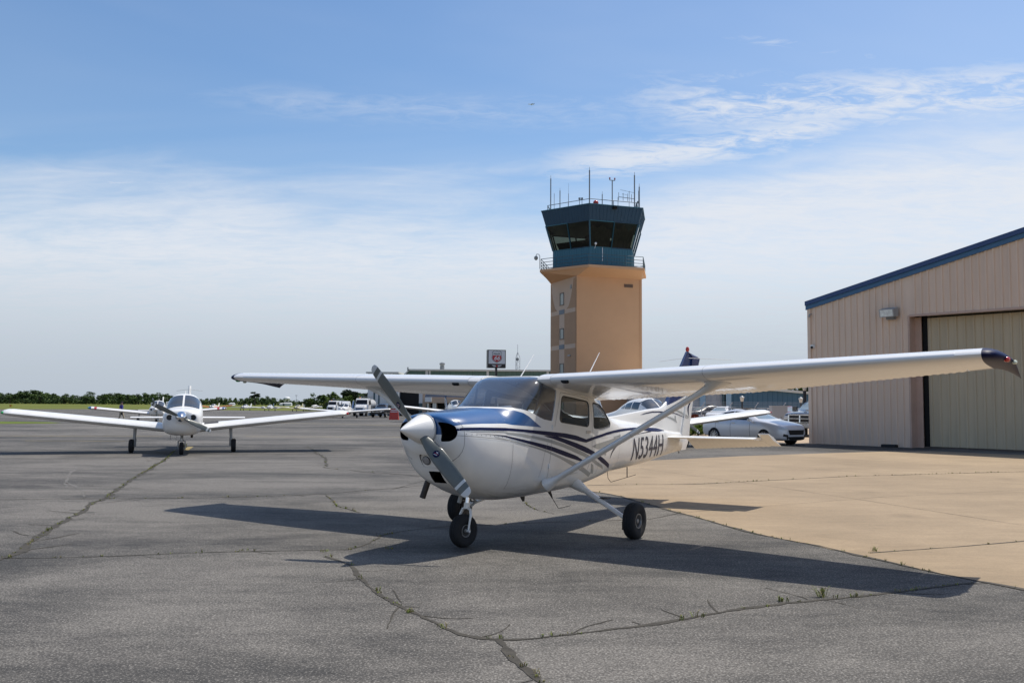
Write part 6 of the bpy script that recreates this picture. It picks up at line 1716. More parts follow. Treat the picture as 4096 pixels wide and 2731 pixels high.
# ---------------------------------------------------------------- fuel brand sign, lattice mast
sg_ = empty('pole_sign', at(1986, 1600, 80.) * Vector((1, 1, 0)), R(12), 'square lit sign box on a black pole with a red and white 66 shield', 'sign')
M_sblk = mat('sign_black', (.012, .012, .014), .4); M_swht = mat('sign_white', (.62, .63, .64), .4); M_sred = mat('sign_red', (.42, .025, .03), .4); M_ssil = mat('sign_silver', (.5, .5, .5), .4)
zc_ = at(1986, 1435, 80.).z; hw_, hh_ = .80, .79
m = MB(); m.box(-hw_, hw_, -.0, .62, zc_ - hh_, zc_ + hh_); m.build('sign_box', M_sblk, sg_, 0)
m = MB(); m.box(-.09, .09, .2, .38, -.6, zc_ - hh_); m.build('pole', M_sblk, sg_, 0)
m = MB(); m.box(-hw_ + .07, hw_ - .07, -.02, .0, zc_ - hh_ + .36, zc_ + hh_ - .06); m.cur = 1
def shield(s, dz=0.):
    P = [(-.02, .52), (-.14, .47), (-.27, .52), (-.36, .44), (-.44, .36), (-.40, .24), (-.42, .08), (-.46, -.10), (-.42, -.26), (-.28, -.40), (-.12, -.48), (0, -.56)]
    P = P + [(-x, z) for x, z in P[::-1][1:]]
    return [(x * s, z * s) for x, z in P]
def plate(mb, P, y, z0): mb.poly([(x, y, z0 + z) for x, z in P])
zs = zc_ + .19
plate(m, shield(1.), -.024, zs); m.cur = 0; plate(m, shield(.93), -.027, zs); m.cur = 2
P = [(x, z) for x, z in shield(.88) if z < .12]; P = sorted([q for q in P if q[0] <= 0], key=lambda q: -q[1]) + sorted([q for q in P if q[0] > 0], key=lambda q: q[1])
plate(m, [(-.36, .115)] + P + [(.36, .115)], -.030, zs)
m.cur = 1; put_text(m, 'PHILLIPS', .205, lambda x, y: (x, -.033, zs + .24 + y), 0, .80, 1.0, .004)
m.cur = 0; put_text(m, '66', .50, lambda x, y: (x - .01, -.034, zs - .14 + y), .25, 1.05, 1.0, .012)
m.cur = 3
for s in (-1, 1): plate(m, [(s * .08, .06), (s * .45, .09), (s * .38, .02), (s * .30, -.04), (s * .12, -.08)], -.024, zc_ - .62)
m.cur = 2; plate(m, [(-.07, .07), (.07, .07), (.09, -.02), (0, -.10), (-.09, -.02)], -.027, zc_ - .62)
m.build('sign_face', [M_swht, M_sblk, M_sred, M_ssil], sg_, 0, fix=False)
b_ = at(2070, 1500, 210.); lm = MB(); z0, z1 = gz(b_.x, b_.y), at(2070, 1378, 210.).z; r = .55
zt_ = z1 - 2.2
for k in range(3):
    a = 2.094 * k + .3; c = Vector((b_.x + r * math.cos(a), b_.y + r * math.sin(a), 0)); lm.tube([c + Vector((0, 0, z0)), c + Vector((0, 0, zt_ - .8)), (b_.x, b_.y, zt_ + .5)], .06, 5)
    a2 = a + 2.094; c2 = Vector((b_.x + r * math.cos(a2), b_.y + r * math.sin(a2), 0)); z = z0
    while z < zt_ - 1.5:
        lm.tube([c + Vector((0, 0, z)), c2 + Vector((0, 0, z + .7))], .035, 4); lm.tube([c2 + Vector((0, 0, z + .7)), c + Vector((0, 0, z + 1.4))], .035, 4); z += 1.4
lm.tube([(b_.x, b_.y, zt_), (b_.x, b_.y, z1)], .05, 5)
ms = thing(lm, 'lattice_mast', mat('galvanised', (.46, .47, .48), .5), 'slender lattice radio mast with a small dish behind the terminal roof', 'mast')
m = MB(); q = at(2070, 1437, 209.); m.lathe([(.1, 0), (.34, .15), (.38, .2)], q, (-.2, -1, 0), 14); m.build('dish', mat('grey_dish', (.25, .25, .24), .5), ms)

# ---------------------------------------------------------------- cars and trucks
M_silver = mat('silver_car_paint', (.66, .67, .69), .3, metal=.2, coat=.7); M_carblk = mat('dark_car_paint', (.018, .019, .024), .25, coat=.8); M_carwht = mat('white_car_paint', (.68, .68, .68), .3, coat=.5); M_cargry = mat('charcoal_car_paint', (.06, .062, .068), .3, coat=.6); M_carred = mat('dark_red_car_paint', (.16, .02, .02), .3, coat=.6)
M_lampc = mat('headlamp_clear', (.55, .55, .53), .08, spec=.9, coat=.6); M_lampr = mat('tail_lamp_red', (.30, .01, .01), .15); M_plast = mat('black_plastic', (.012, .012, .012), .5); M_amber = mat('amber_lamp', (.6, .22, .02), .2)
M_autog = mat('car_glass', (.010, .011, .013), .08, spec=.35); M_wsg = mat('car_windscreen', (.20, .25, .26), .05, spec=.9, coat=.6)
def car_body(root, prof, mt, name='body', w=.9):
    """prof: (x, half width low, z bottom, z belt, half width roof, z roof)"""
    m = MB(); rings = []
    for x, hl, zb, zs_, hr, zr in prof:
        top = zr > zs_ + .05
        rings.append([(x, -hl * .86, zb), (x, -hl * .97, zb + .10), (x, -hl, zb + (zs_ - zb) * .45), (x, -hl * .985, zb + (zs_ - zb) * .72), (x, -hl * .93, zs_), (x, -hr * 1.04 if top else -hl * .84, zs_ + (zr - zs_) * .72 if top else zs_ + .02), (x, -hr * .80, zr), (x, 0, zr + .03),
                      (x, hr * .80, zr), (x, hr * 1.04 if top else hl * .84, zs_ + (zr - zs_) * .72 if top else zs_ + .02), (x, hl * .93, zs_), (x, hl * .985, zb + (zs_ - zb) * .72), (x, hl, zb + (zs_ - zb) * .45), (x, hl * .97, zb + .10), (x, hl * .86, zb)])
    m.loft(rings); o = m.build(name, mt, root, 38)
    sub = o.modifiers.new('round', 'SUBSURF'); sub.levels = 2; sub.render_levels = 2
    bpy.context.view_layer.update(); dg = bpy.context.evaluated_depsgraph_get(); me = bpy.data.meshes.new_from_object(o.evaluated_get(dg)); o.modifiers.clear(); o.data = me
    return o, BVHTree.FromPolygons([v.co.copy() for v in me.vertices], [tuple(p.vertices) for p in me.polygons])
def skin_patch(root, bv, mt, name, quad, axis, n=8, off=.006, sgn=1):
    """patch whose corners (a,z) are looked up along 'y' (side; a=x) or 'x' (end; a=y)"""
    m = MB(); G = []
    A, B, C_, D = [Vector(q) for q in quad]
    for i in range(n + 1):
        row = []
        for k in range(n + 1):
            p = A.lerp(B, i / n).lerp(D.lerp(C_, i / n), k / n)
            o, d = (Vector((p.x, 4 * sgn, p.y)), Vector((0, -sgn, 0))) if axis == 'y' else (Vector((6 * sgn, p.x, p.y)), Vector((-sgn, 0, 0)))
            h = bv.ray_cast(o, d); row.append(m.vert(h[0] - d * off) if h[0] is not None else None)
        G.append(row)
    for a, b in zip(G, G[1:]):
        for k in range(n):
            q = (a[k], b[k], b[k + 1], a[k + 1])
            if None not in q: m.face(q)
    return m.build(name, mt, root, 40)
def car_wheel(root, x, y, r, w=.22, rim=M_alu):
    s = 1 if y > 0 else -1
    m = MB(); m.lathe([(r * 1.16, -.05), (r * 1.16, .03)], (x, y - s * .03, r), (0, s, 0), 24); m.build('wheel_arch', M_plast, root, 40)
    m = MB(); m.lathe([(r * .64, -w / 2), (r * .93, -w / 2), (r, -w / 2 + .03), (r, w / 2 - .03), (r * .93, w / 2), (r * .64, w / 2 - .01)], (x, y - s * .06, r), (0, s, 0), 28); t_ = m.build('wheel', M_tyre, root, 40)
    m = MB(); m.lathe([(r * .66, w / 2 - .02), (r * .62, w / 2 + .005), (r * .58, w / 2 - .02)], (x, y - s * .06, r), (0, s, 0), 28)
    for k in range(10):
        a = k * .6283; d = Vector((math.cos(a), 0, math.sin(a))); c = Vector((x, y - s * .06 + s * (w / 2 - .015), r)); m.bar(c + d * r * .10, c + d * r * .60, .035, .03, (0, s, 0))
    m.lathe([(r * .17, w / 2 - .03), (r * .15, w / 2 + .01)], (x, y - s * .06, r), (0, s, 0), 14); m.lathe([(r * .6, w / 2 - .07), (r * .6, w / 2 - .06)], (x, y - s * .06, r), (0, s, 0), 20)
    m.build('rim', rim, t_, 40)
def place(root, px_, py_, fwd, s=1., lift=0.):
    p = gnd(px_, py_); root.location = p + Vector((0, 0, .006)); root.rotation_euler = (0, 0, math.atan2(fwd[1], fwd[0])); root.scale = (s,) * 3; return root
SED = [(2.45, .40, .24, .60, .36, .62), (2.40, .62, .19, .72, .5, .75), (2.27, .80, .17, .80, .6, .85), (2.0, .89, .16, .88, .66, .93), (1.6, .93, .16, .95, .72, 1.0), (1.2, .94, .16, 1.0, .72, 1.05), (.95, .94, .16, 1.01, .70, 1.09), (.45, .94, .16, 1.02, .62, 1.36), (.0, .94, .16, 1.03, .60, 1.50), (-.4, .94, .16, 1.04, .60, 1.54), (-.85, .94, .16, 1.05, .59, 1.50), (-1.3, .93, .17, 1.07, .57, 1.36), (-1.7, .92, .20, 1.08, .58, 1.19), (-2.05, .88, .25, 1.06, .62, 1.11), (-2.28, .80, .30, .99, .6, 1.03), (-2.38, .62, .36, .86, .48, .88)]
def sedan(label, mt, group=None, name='sedan', prof=SED, full=True):
    r = empty(name, (0, 0, 0), 0, label, 'car', group); o, bv = car_body(r, prof, mt)
    for s in (-1, 1):
        skin_patch(r, bv, M_autog, 'side_window', [(.60, 1.05), (-.42, 1.06), (-.42, 1.42), (.10, 1.38)], 'y', sgn=s)
        skin_patch(r, bv, M_autog, 'side_window', [(-.48, 1.06), (-1.42, 1.11), (-1.08, 1.36), (-.48, 1.42)], 'y', sgn=s)
        skin_patch(r, bv, M_lampc, 'headlight', [(s * .56, .60), (s * .84, .68), (s * .88, .80), (s * .58, .70)], 'x', 6, .008)
        skin_patch(r, bv, M_lampr, 'tail_light', [(s * .40, .84), (s * .74, .82), (s * .74, .93), (s * .40, .93)], 'x', 5, .008, -1)
        if full:
            skin_patch(r, bv, M_plast, 'fog_lamp', [(s * .52, .33), (s * .74, .38), (s * .72, .48), (s * .54, .44)], 'x', 5, .008)
            m = MB(); m.loft([[(.78, s * .90, 1.0), (.78, s * .90, 1.06), (.66, s * .90, 1.06), (.66, s * .90, 1.0)], [(.80, s * 1.08, .98), (.80, s * 1.08, 1.10), (.66, s * 1.08, 1.10), (.66, s * 1.08, .98)]]); m.build('mirror', mt, r, 0)
            for hx in (-.30, -1.25):
                h = bv.ray_cast(Vector((hx, 4 * s, .90)), Vector((0, -s, 0))); m = MB(); m.obox(h[0] + Vector((0, s * .015, 0)), (.09, 0, 0), (0, .015, 0), (0, 0, .016)); m.build('door_handle', M_alu, r, 0)
        for x in (1.42, -1.43): car_wheel(r, x, s * .90, .335)
        if full:
            for x in (.66, -.45, -1.34):
                skin_patch(r, bv, M_plast, 'door_seam', [(x, .30), (x - .014, .30), (x - .03, 1.02), (x - .016, 1.02)], 'y', 5, .004, s)
            skin_patch(r, bv, M_plast, 'sill_trim', [(1.05, .235), (-1.05, .235), (-1.05, .29), (1.05, .29)], 'y', 6, .006, s)
            skin_patch(r, bv, M_autog, 'window_trim', [(.66, 1.03), (-1.46, 1.075), (-1.46, 1.10), (.66, 1.055)], 'y', 8, .005, s)
    skin_patch(r, bv, M_wsg, 'windscreen', [(-.64, 1.10), (.64, 1.10), (.52, 1.42), (-.52, 1.42)], 'x', 8, .012)
    skin_patch(r, bv, M_autog, 'rear_window', [(-.60, 1.08), (.60, 1.08), (.48, 1.34), (-.48, 1.34)], 'x', 8, .012, -1)
    skin_patch(r, bv, M_plast, 'grille', [(-.46, .44), (.46, .44), (.52, .64), (-.52, .64)], 'x', 6, .01)
    skin_patch(r, bv, M_plast, 'lower_grille', [(-.56, .21), (.56, .21), (.62, .36), (-.62, .36)], 'x', 6, .01)
    m = MB(); m.loft([[(x, y, z + .006) for y, z in ((-.36, 1.565), (.36, 1.565), (.36, 1.575), (-.36, 1.575))] for x in (.0, -.62)]); m.build('sunroof', M_autog, r, 0)
    return r
s1_ = sedan('silver four-door sedan parked at the corner of the hangar', M_silver)
place(s1_, 2990, 1752, (.57, -.82), .94); p = gnd(3056, 1778); s1_.location = Vector((p.x, p.y, .006)) - Vector((.57, -.82, 0)) * 1.42 * .94 - Vector((-.82, -.57, 0)) * .9 * .94
PG = 'cars parked behind the chain-link fence'
c_ = sedan('dark grey car behind the fence left of the silver sedan', M_cargry, PG, 'parked_car', full=False); place(c_, 2822, 1690, (-.95, -.3)); c_.location.y += 0
c2 = sedan('white car behind the fence just above the boot of the silver sedan', M_carwht, PG, 'parked_car', full=False); place(c2, 2888, 1693, (-.5, -.86), .95)
c3 = sedan('dark red car between the silver sedan and the black pickup', M_carred, PG, 'parked_car', full=False); place(c3, 3150, 1702, (.3, -.95))
TRK = [(2.85, .80, .45, .98, .7, 1.02), (2.80, .92, .42, 1.08, .74, 1.14), (2.6, .98, .42, 1.14, .8, 1.22), (1.7, 1.0, .42, 1.20, .82, 1.30), (1.15, 1.0, .42, 1.22, .78, 1.36), (.70, 1.0, .42, 1.24, .70, 1.72), (.35, 1.0, .42, 1.25, .68, 1.88), (-.4, 1.0, .42, 1.25, .68, 1.92), (-1.0, 1.0, .42, 1.25, .70, 1.86), (-1.12, 1.0, .42, 1.25, .74, 1.30), (-1.5, 1.0, .42, 1.22, .8, 1.25), (-2.8, .99, .45, 1.22, .8, 1.25), (-2.9, .94, .5, 1.18, .78, 1.2)]
def pickup(label, mt, big=True, group=None):
    r = empty('pickup_truck', (0, 0, 0), 0, label, 'pickup', group); o, bv = car_body(r, TRK, mt)
    for s in (-1, 1):
        skin_patch(r, bv, M_autog, 'side_window', [(.62, 1.30), (-.9, 1.30), (-.82, 1.76), (.30, 1.76)], 'y', sgn=s)
        skin_patch(r, bv, M_lampc, 'headlight', [(s * .62, .86), (s * .90, .88), (s * .90, 1.08), (s * .62, 1.06)], 'x', 5, .01)
        m = MB(); m.box(.62, .76, min(s * .98, s * 1.22), max(s * .98, s * 1.22), 1.28, 1.52); m.build('mirror', mt, r, 0)
        for x in (1.85, -1.75): car_wheel(r, x, s * .96, .40, .27)
    skin_patch(r, bv, M_autog if not big else M_wsg, 'windscreen', [(-.70, 1.38), (.70, 1.38), (.58, 1.80), (-.58, 1.80)], 'x', 8, .014)
    skin_patch(r, bv, M_plast, 'grille', [(-.56, .76), (.56, .76), (.56, 1.08), (-.56, 1.08)], 'x', 6, .012)
    m = MB()
    for y in (-.58, 0, .58): m.bar((2.89, y, .72), (2.87, y, 1.12), .06, .07)
    for z in (.73, .92, 1.11): m.bar((2.885, -.6, z), (2.885, .6, z), .06, .06)
    m.build('grille_bars', M_chrome, r, 0)
    m = MB(); m.loft([[(2.78, y, z) for z in (.46, .68)] + [(2.98 - .1 * abs(y), y, z) for z in (.68, .46)] for y in (-.98, -.6, 0, .6, .98)]); m.build('bumper', M_chrome if big else M_plast, r, 0)
    return r
pk = pickup('black pickup truck with chrome grille half hidden behind the hangar corner', M_carblk); place(pk, 3195, 1770, (-.62, -.785), 1.0); pk.location = at(3192, 1600, 46.5) * Vector((1, 1, 0)) + Vector((.62, .785, 0)) * 3.1
pk2 = pickup('black pickup truck parked against the white hangar annex', M_carblk, False); place(pk2, 1532, 1668, (-.15, -.99))
def fuel_truck(label, tank=True):
    r = empty('fuel_truck', (0, 0, 0), 0, label, 'truck', 'fuel trucks parked by the terminal')
    m = MB(); m.loft([[(x, -w, z0), (x, w, z0), (x, w, z1), (x, w * .82, z2), (x, -w * .82, z2), (x, -w, z1)] for x, w, z0, z1, z2 in ((2.9, .70, .7, 1.25, 1.42), (2.75, .85, .6, 1.4, 1.6), (1.5, .95, .6, 1.55, 1.75), (1.35, 1.12, .6, 1.7, 1.85), (.9, 1.14, .6, 1.75, 2.72), (.7, 1.14, .6, 1.8, 2.85), (-.6, 1.14, .6, 1.8, 2.85))]); m.build('cab', M_carwht, r, 30)
    m = MB(); m.poly([(1.33, -.95, 1.95), (1.33, .95, 1.95), (1.0, .86, 2.62), (1.0, -.86, 2.62)]); m.build('windscreen', M_autog, r, 0)
    for s in (-1, 1):
        m = MB(); m.poly([(.75, s * 1.16, 1.85), (-.4, s * 1.16, 1.85), (-.4, s * 1.12, 2.6), (.65, s * 1.12, 2.6)]); m.build('side_window', M_autog, r, 0)
        m = MB(); m.box(2.76, 2.86, min(s * .5, s * .86), max(s * .5, s * .86), 1.0, 1.25); m.build('headlight', M_lampc, r, 0)
        m = MB(); m.box(1.15, 1.25, min(s * 1.2, s * 1.42), max(s * 1.2, s * 1.42), 1.8, 2.4); m.build('mirror', M_plast, r, 0)
        for x in (1.95, -2.6, -3.7): car_wheel(r, x, s * 1.02, .5, .3, M_grey)
    m = MB(); m.box(2.88, 2.93, -.55, .55, .85, 1.3); m.build('grille', M_plast, r, 0)
    m = MB(); m.box(2.85, 3.05, -1.05, 1.05, .55, .82); m.build('bumper', M_steel, r, 0)
    m = MB(); m.box(-5.0, -.6, -.6, .6, .75, 1.05); m.loft([[(x, 1.16 * math.cos(k * .3927) * q, 1.95 + .88 * math.sin(k * .3927) * q) for k in range(16)] for x, q in ((-.9, .9), (-.85, 1.), (-4.9, 1.), (-4.95, .9))]); tk = m.build('tank', M_carwht, r, 35)
    m = MB()
    for y in (-.7, .7): m.bar((-1.2, y, 3.15), (-4.6, y, 3.15), .06)
    for x in (-1.2, -2.3, -3.4, -4.6):
        m.bar((x, -.7, 3.15), (x, .7, 3.15), .06)
        for y in (-.7, .7): m.bar((x, y, 2.5), (x, y, 3.15), .05)
    m.build('walkway_rail', M_steel, tk, 0)
    m = MB(); m.lathe([(.1, 0), (.1, .15), (.03, .2)], (.2, -.5, 2.85), (0, 0, 1), 8); m.build('beacon', M_amber, r)
    return r
f1 = fuel_truck('white fuel truck with clear bonnet nearest the terminal wall'); place(f1, 1452, 1664, (-.05, -1), .95)
f2 = fuel_truck('white fuel truck partly behind a parked aircraft, leftmost of the trucks'); place(f2, 1335, 1651, (-.1, -1), .95)
bt = empty('box_truck', (0, 0, 0), 0, 'white box van between the two fuel trucks, behind an aircraft propeller', 'van')
m = MB(); m.loft([[(x, -w, z0), (x, w, z0), (x, w, z1), (x, w * .8, z2), (x, -w * .8, z2), (x, -w, z1)] for x, w, z0, z1, z2 in ((2.4, .9, .5, 1.2, 1.3), (2.2, 1., .45, 1.3, 1.45), (1.6, 1., .45, 1.5, 2.2), (1.2, 1.02, .45, 1.6, 2.35), (-2.4, 1.02, .5, 1.6, 2.4))]); m.build('body', M_carwht, bt, 30)
m = MB(); m.poly([(2.2, -.85, 1.48), (2.2, .85, 1.48), (1.62, .76, 2.14), (1.62, -.76, 2.14)]); m.build('windscreen', M_autog, bt, 0)
for s in (-1, 1):
    m = MB(); m.poly([(1.7, s * 1.025, 1.45), (.6, s * 1.025, 1.45), (.6, s * .98, 2.05), (1.45, s * .98, 2.05)]); m.build('side_window', M_autog, bt, 0)
    for x in (1.5, -1.5): car_wheel(bt, x, s * .96, .38, .25, M_grey)
place(bt, 1378, 1656, (.1, -1), 1.02)
# red barrier board by the pickup
m = MB(); m.loft([[(-.55, -.35, 0), (.55, -.35, 0), (.42, -.02, 1.25), (-.42, -.02, 1.25)], [(-.55, .35, 0), (.55, .35, 0), (.42, .02, 1.25), (-.42, .02, 1.25)]])
br = thing(m, 'barrier_board', mat('red_barrier', (.50, .05, .03), .5), 'red and white folding barrier board on the apron right of the black pickup', 'barrier', smooth=0); br.location = gnd(1576, 1678)
m = MB()
for z0, z1 in ((.86, .94), (1.04, 1.12)):
    def yy(z): return -.35 + .33 * z / 1.25 - .006
    m.poly([(-.40, yy(z0), z0), (.40, yy(z0), z0), (.40, yy(z1), z1), (-.40, yy(z1), z1)])
m.build('white_band', M_cladw, br, 0)

# ---------------------------------------------------------------- fence, lamps, bollard, shrubs (right)
M_galv = MATS['galvanised']
fn = empty('chain_link_fence', (0, 0, 0), 0, 'chain-link fence with angled barbed-wire arms in front of the blue hangar', 'fence')
FP = [at(2700, 1690, 62.), at(2806, 1690, 60.), at(2916, 1690, 58.5), at(3020, 1690, 57.), at(3129, 1690, 55.5), at(3260, 1690, 54.)]
FP = [Vector((p.x, p.y, 0)) for p in FP]
for p in FP:
    m = MB(); m.tube([p, p + Vector((0, 0, 1.42)), p + Vector((.22, .0, 1.74))], .03, 6); m.build('post', M_galv, fn)
m = MB()
for a, b in zip(FP, FP[1:]):
    for z, r in ((1.40, .022), (1.12, .014), (.1, .014)): m.tube([a + Vector((0, 0, z)), b + Vector((0, 0, z))], r, 5)
    for t in (.33, .66, 1.): m.tube([a + Vector((.22 * t, 0, 1.42 + .32 * t)), b + Vector((.22 * t, 0, 1.42 + .32 * t))], .005, 4)
m.build('rail', M_galv, fn)
m = MB()
for a, b in zip(FP, FP[1:]):
    ln = (b - a).length; d = (b - a) / ln; n = int(ln / .14)
    for k in range(-12, n):
        for sg in (1, -1):
            s0, s1v = k * .14, k * .14 + 1.28
            c0, c1 = max(s0, 0), min(s1v, ln)
            if c1 - c0 < .05: continue
            z0, z1 = (c0 - s0) + .1, (c1 - s0) + .1
            if sg < 0: z0, z1 = 1.5 - z0, 1.5 - z1
            m.bar(a + d * c0 + Vector((0, 0, z0)), a + d * c1 + Vector((0, 0, z1)), .003)
m.build('wire_mesh', M_galv, fn, 0)
def street_lamp(label, px_, top_y, Y, tall=False):
    t = at(px_, top_y, Y); r = empty('street_lamp', (t.x, t.y, gz(t.x, t.y)), 0, label, 'street lamp', 'lamp posts around the car lot'); h = t.z
    m = MB(); m.tube([(0, 0, 0), (0, 0, .5), (0, 0, .55), (0, 0, h - .25)], [.09, .09, .05, .045] if not tall else [.14, .14, .11, .09], 8); m.build('pole', M_sblk, r)
    m = MB(); m.lathe([(.06, -.25), (.09, -.22), (.12, -.04), (.13, -.02)], (0, 0, h), (0, 0, 1), 8); m.build('lamp_glass', mat('frosted_lamp_glass', (.72, .70, .64), .3), r)
    m = MB(); m.lathe([(.15, -.02), (.12, .04), (.03, .09), (.015, .13)], (0, 0, h), (0, 0, 1), 10); m.build('lamp_cap', mat('lamp_cap_grey', (.45, .44, .42), .4), r)
street_lamp('black post lamp with white lantern above the roof of the silver sedan', 2968, 1589, 56.)
street_lamp('black post lamp with white lantern nearer the hangar corner', 3203, 1594, 56.)
street_lamp('tall thick black lamp post beside the hangar edge', 3218, 1545, 50., True)
b_ = gnd(2806, 1693)
m = MB(); m.tube([(0, 0, 0), (0, 0, .95)], .13, 12); bo = thing(m, 'bollard', M_sblk, 'black bollard with white cap between the red shrubs', 'bollard'); bo.location = at(2806, 1690, 50.) * Vector((1, 1, 0))
m = MB(); m.tube([(0, 0, .95), (0, 0, 1.05)], .14, 12); m.build('cap', M_cladw, bo)
m = MB(); m.box(-.45, .45, -.3, .3, 0, 1.5); ub = thing(m, 'utility_box', M_greyw, 'grey utility cabinet standing behind the bonnet of the silver sedan', 'cabinet', smooth=0); ub.location = at(3114, 1690, 54.) * Vector((1, 1, 0))
m = MB(); m.box(-.47, .47, -.32, .32, 1.5, 1.56); m.build('lid', M_greyw, ub, 0); m = MB(); m.box(.05, .08, -.33, -.31, .6, .9); m.build('handle', M_sblk, ub, 0)
def leaf_mat(name, a, b, sc=1.2):
    m, t, bs = node_mat(name); tc = t.nodes.new('ShaderNodeTexCoord'); n = t.nodes.new('ShaderNodeTexNoise'); n.inputs['Scale'].default_value = sc; n.inputs['Detail'].default_value = 5
    t.links.new(tc.outputs['Object'], n.inputs['Vector']); r = t.nodes.new('ShaderNodeValToRGB'); r.color_ramp.elements[0].position = .35; r.color_ramp.elements[1].position = .65
    r.color_ramp.elements[0].color = lin(a); r.color_ramp.elements[1].color = lin(b); t.links.new(n.outputs['Fac'], r.inputs[0]); t.links.new(r.outputs[0], bs.inputs['Base Color'])
    bs.inputs['Roughness'].default_value = .8; bs.inputs['Specular IOR Level'].default_value = .2
    return m
def leaf_cloud(mb, blobs, n, size, rnd):
    """small leaf clumps spread through a set of ellipsoids"""
    tot = sum(b[3] * b[4] * b[5] for b in blobs)
    for cx_, cy_, cz_, rx, ry, rz__ in blobs:
        for _ in range(max(6, int(n * rx * ry * rz__ / tot))):
            u = Vector((rnd.gauss(0, 1), rnd.gauss(0, 1), rnd.gauss(0, 1))).normalized() * (rnd.random() ** .45)
            p = Vector((cx_ + u.x * rx, cy_ + u.y * ry, cz_ + u.z * rz__)); s = size * rnd.uniform(.55, 1.4)
            a = Vector((rnd.gauss(0, 1), rnd.gauss(0, 1), rnd.gauss(0, .7))).normalized(); b = a.cross(Vector((rnd.gauss(0, 1), rnd.gauss(0, 1), rnd.gauss(0, 1)))).normalized()
            mb.poly([p + a * s, p + b * s * .8, p - a * s * .9, p - b * s * .7])
M_lred = leaf_mat('red_leaves', (.10, .02, .012), (.24, .06, .03), 4.); M_lgrn = leaf_mat('bright_leaves', (.06, .11, .015), (.14, .20, .03), 4.)
rnd = random.Random(11)
for (q, mt, lb, w, h) in ((2772, M_lred, 'red-leaved shrub left of the bollard, by the tail fin', 1.1, 1.05), (2826, M_lred, 'red-leaved shrub right of the bollard, by the silver sedan', 1.15, .9), (2790, M_lgrn, 'small bright green bush between the two red shrubs', .9, .55)):
    m = MB(); leaf_cloud(m, [(-.3 * w, 0, h * .55, w * .5, .5, h * .5), (.3 * w, .1, h * .5, w * .5, .5, h * .45), (0, 0, h * .7, w * .45, .4, h * .35)], 700, .07, rnd)
    o = thing(m, 'shrub', mt, lb, 'shrub', at(q, 1690, 49. if mt is M_lred else 47.5) * Vector((1, 1, 0)), smooth=0)
    m = MB(); 
    for k in range(4): m.tube([(0, 0, 0), (rnd.uniform(-.3, .3), rnd.uniform(-.2, .2), h * .5)], [.03, .015], 5)
    m.build('stem', mat('shrub_stem', (.06, .045, .03), .9), o)

# ---------------------------------------------------------------- trees
M_bark = mat('tree_bark', (.075, .06, .045), .9)
TG = [leaf_mat('broad_leaves_dark', (.032, .060, .020), (.095, .140, .042), .25), leaf_mat('broad_leaves_mid', (.040, .075, .019), (.11, .165, .04), .25), leaf_mat('pine_needles', (.012, .024, .013), (.040, .060, .024), .3), leaf_mat('young_leaves', (.05, .085, .014), (.12, .17, .035), .3)]
def make_tree(kind, h, rnd, w=None):
    root = bpy.data.objects.new('tree', None)
    w = w or h * .42; m = MB(); bl = []
    if kind == 'pine':
        m.tube([(0, 0, 0), (.1, 0, h * .5), (0, .1, h * .93)], [h * .022, h * .016, h * .006], 6); tr = m
        for k in range(9): a = rnd.uniform(0, 6.28); z = rnd.uniform(.55, .95); r_ = w * .5 * rnd.uniform(.25, .8) * (1.25 - z); bl.append((r_ * math.cos(a) * 1.6, r_ * math.sin(a) * 1.6, h * z, w * .34, w * .34, h * .075))
        mt = TG[2]
    elif kind == 'sparse':
        m.tube([(0, 0, 0), (.15, 0, h * .55), (.1, .1, h * .95)], [h * .03, h * .022, h * .012], 6)
        for k in range(6): a = rnd.uniform(0, 6.28); bl.append((w * .3 * math.cos(a), w * .3 * math.sin(a), h * rnd.uniform(.62, .97), w * .28, w * .28, h * .06))
        mt = TG[2]
    else:
        m.tube([(0, 0, 0), (0, 0, h * .3), (.05 * h, 0, h * .55)], [h * .03, h * .022, h * .012], 6)
        for k in range(5): a = rnd.uniform(0, 6.28); m.tube([(0, 0, h * .28), (w * .35 * math.cos(a), w * .35 * math.sin(a), h * rnd.uniform(.5, .75))], [h * .014, h * .005], 5)
        for k in range(11): a = rnd.uniform(0, 6.28); q = rnd.random() ** .6; z = rnd.uniform(.10, .86); s = 1 - .55 * abs(z - .45) / .5; bl.append((w * .42 * q * s * math.cos(a), w * .42 * q * s * math.sin(a), h * z, w * .27 * rnd.uniform(.7, 1.2), w * .27, h * .14 * rnd.uniform(.8, 1.3)))
        mt = TG[{'dark': 0, 'mid': 1, 'young': 3}[kind]]
    c = MB(); leaf_cloud(c, bl, 620, h * .036, rnd)
    return root, m, c, mt
rnd = random.Random(23)
PROTO = {}
def tree_proto(kind):
    L_ = PROTO.setdefault(kind, [])
    if len(L_) < 4:
        root, tr, cr_, mt = make_tree(kind, 10., rnd); COL.objects.link(root)
        tr.build('trunk', M_bark, root); cr_.build('crown', mt, root, 0); L_.append((root, False)); return root, True
    return rnd.choice(L_)[0], False
TL = {'dark': 'dark broadleaf tree in the far tree line beyond the grass field', 'mid': 'mid green broadleaf tree in the far tree line beyond the grass field', 'pine': 'dark flat-topped pine in the tree line', 'young': 'light green young tree in the clump behind the fuel trucks', 'sparse': 'bare-trunked pine with sparse tufts rising above the far tree line'}
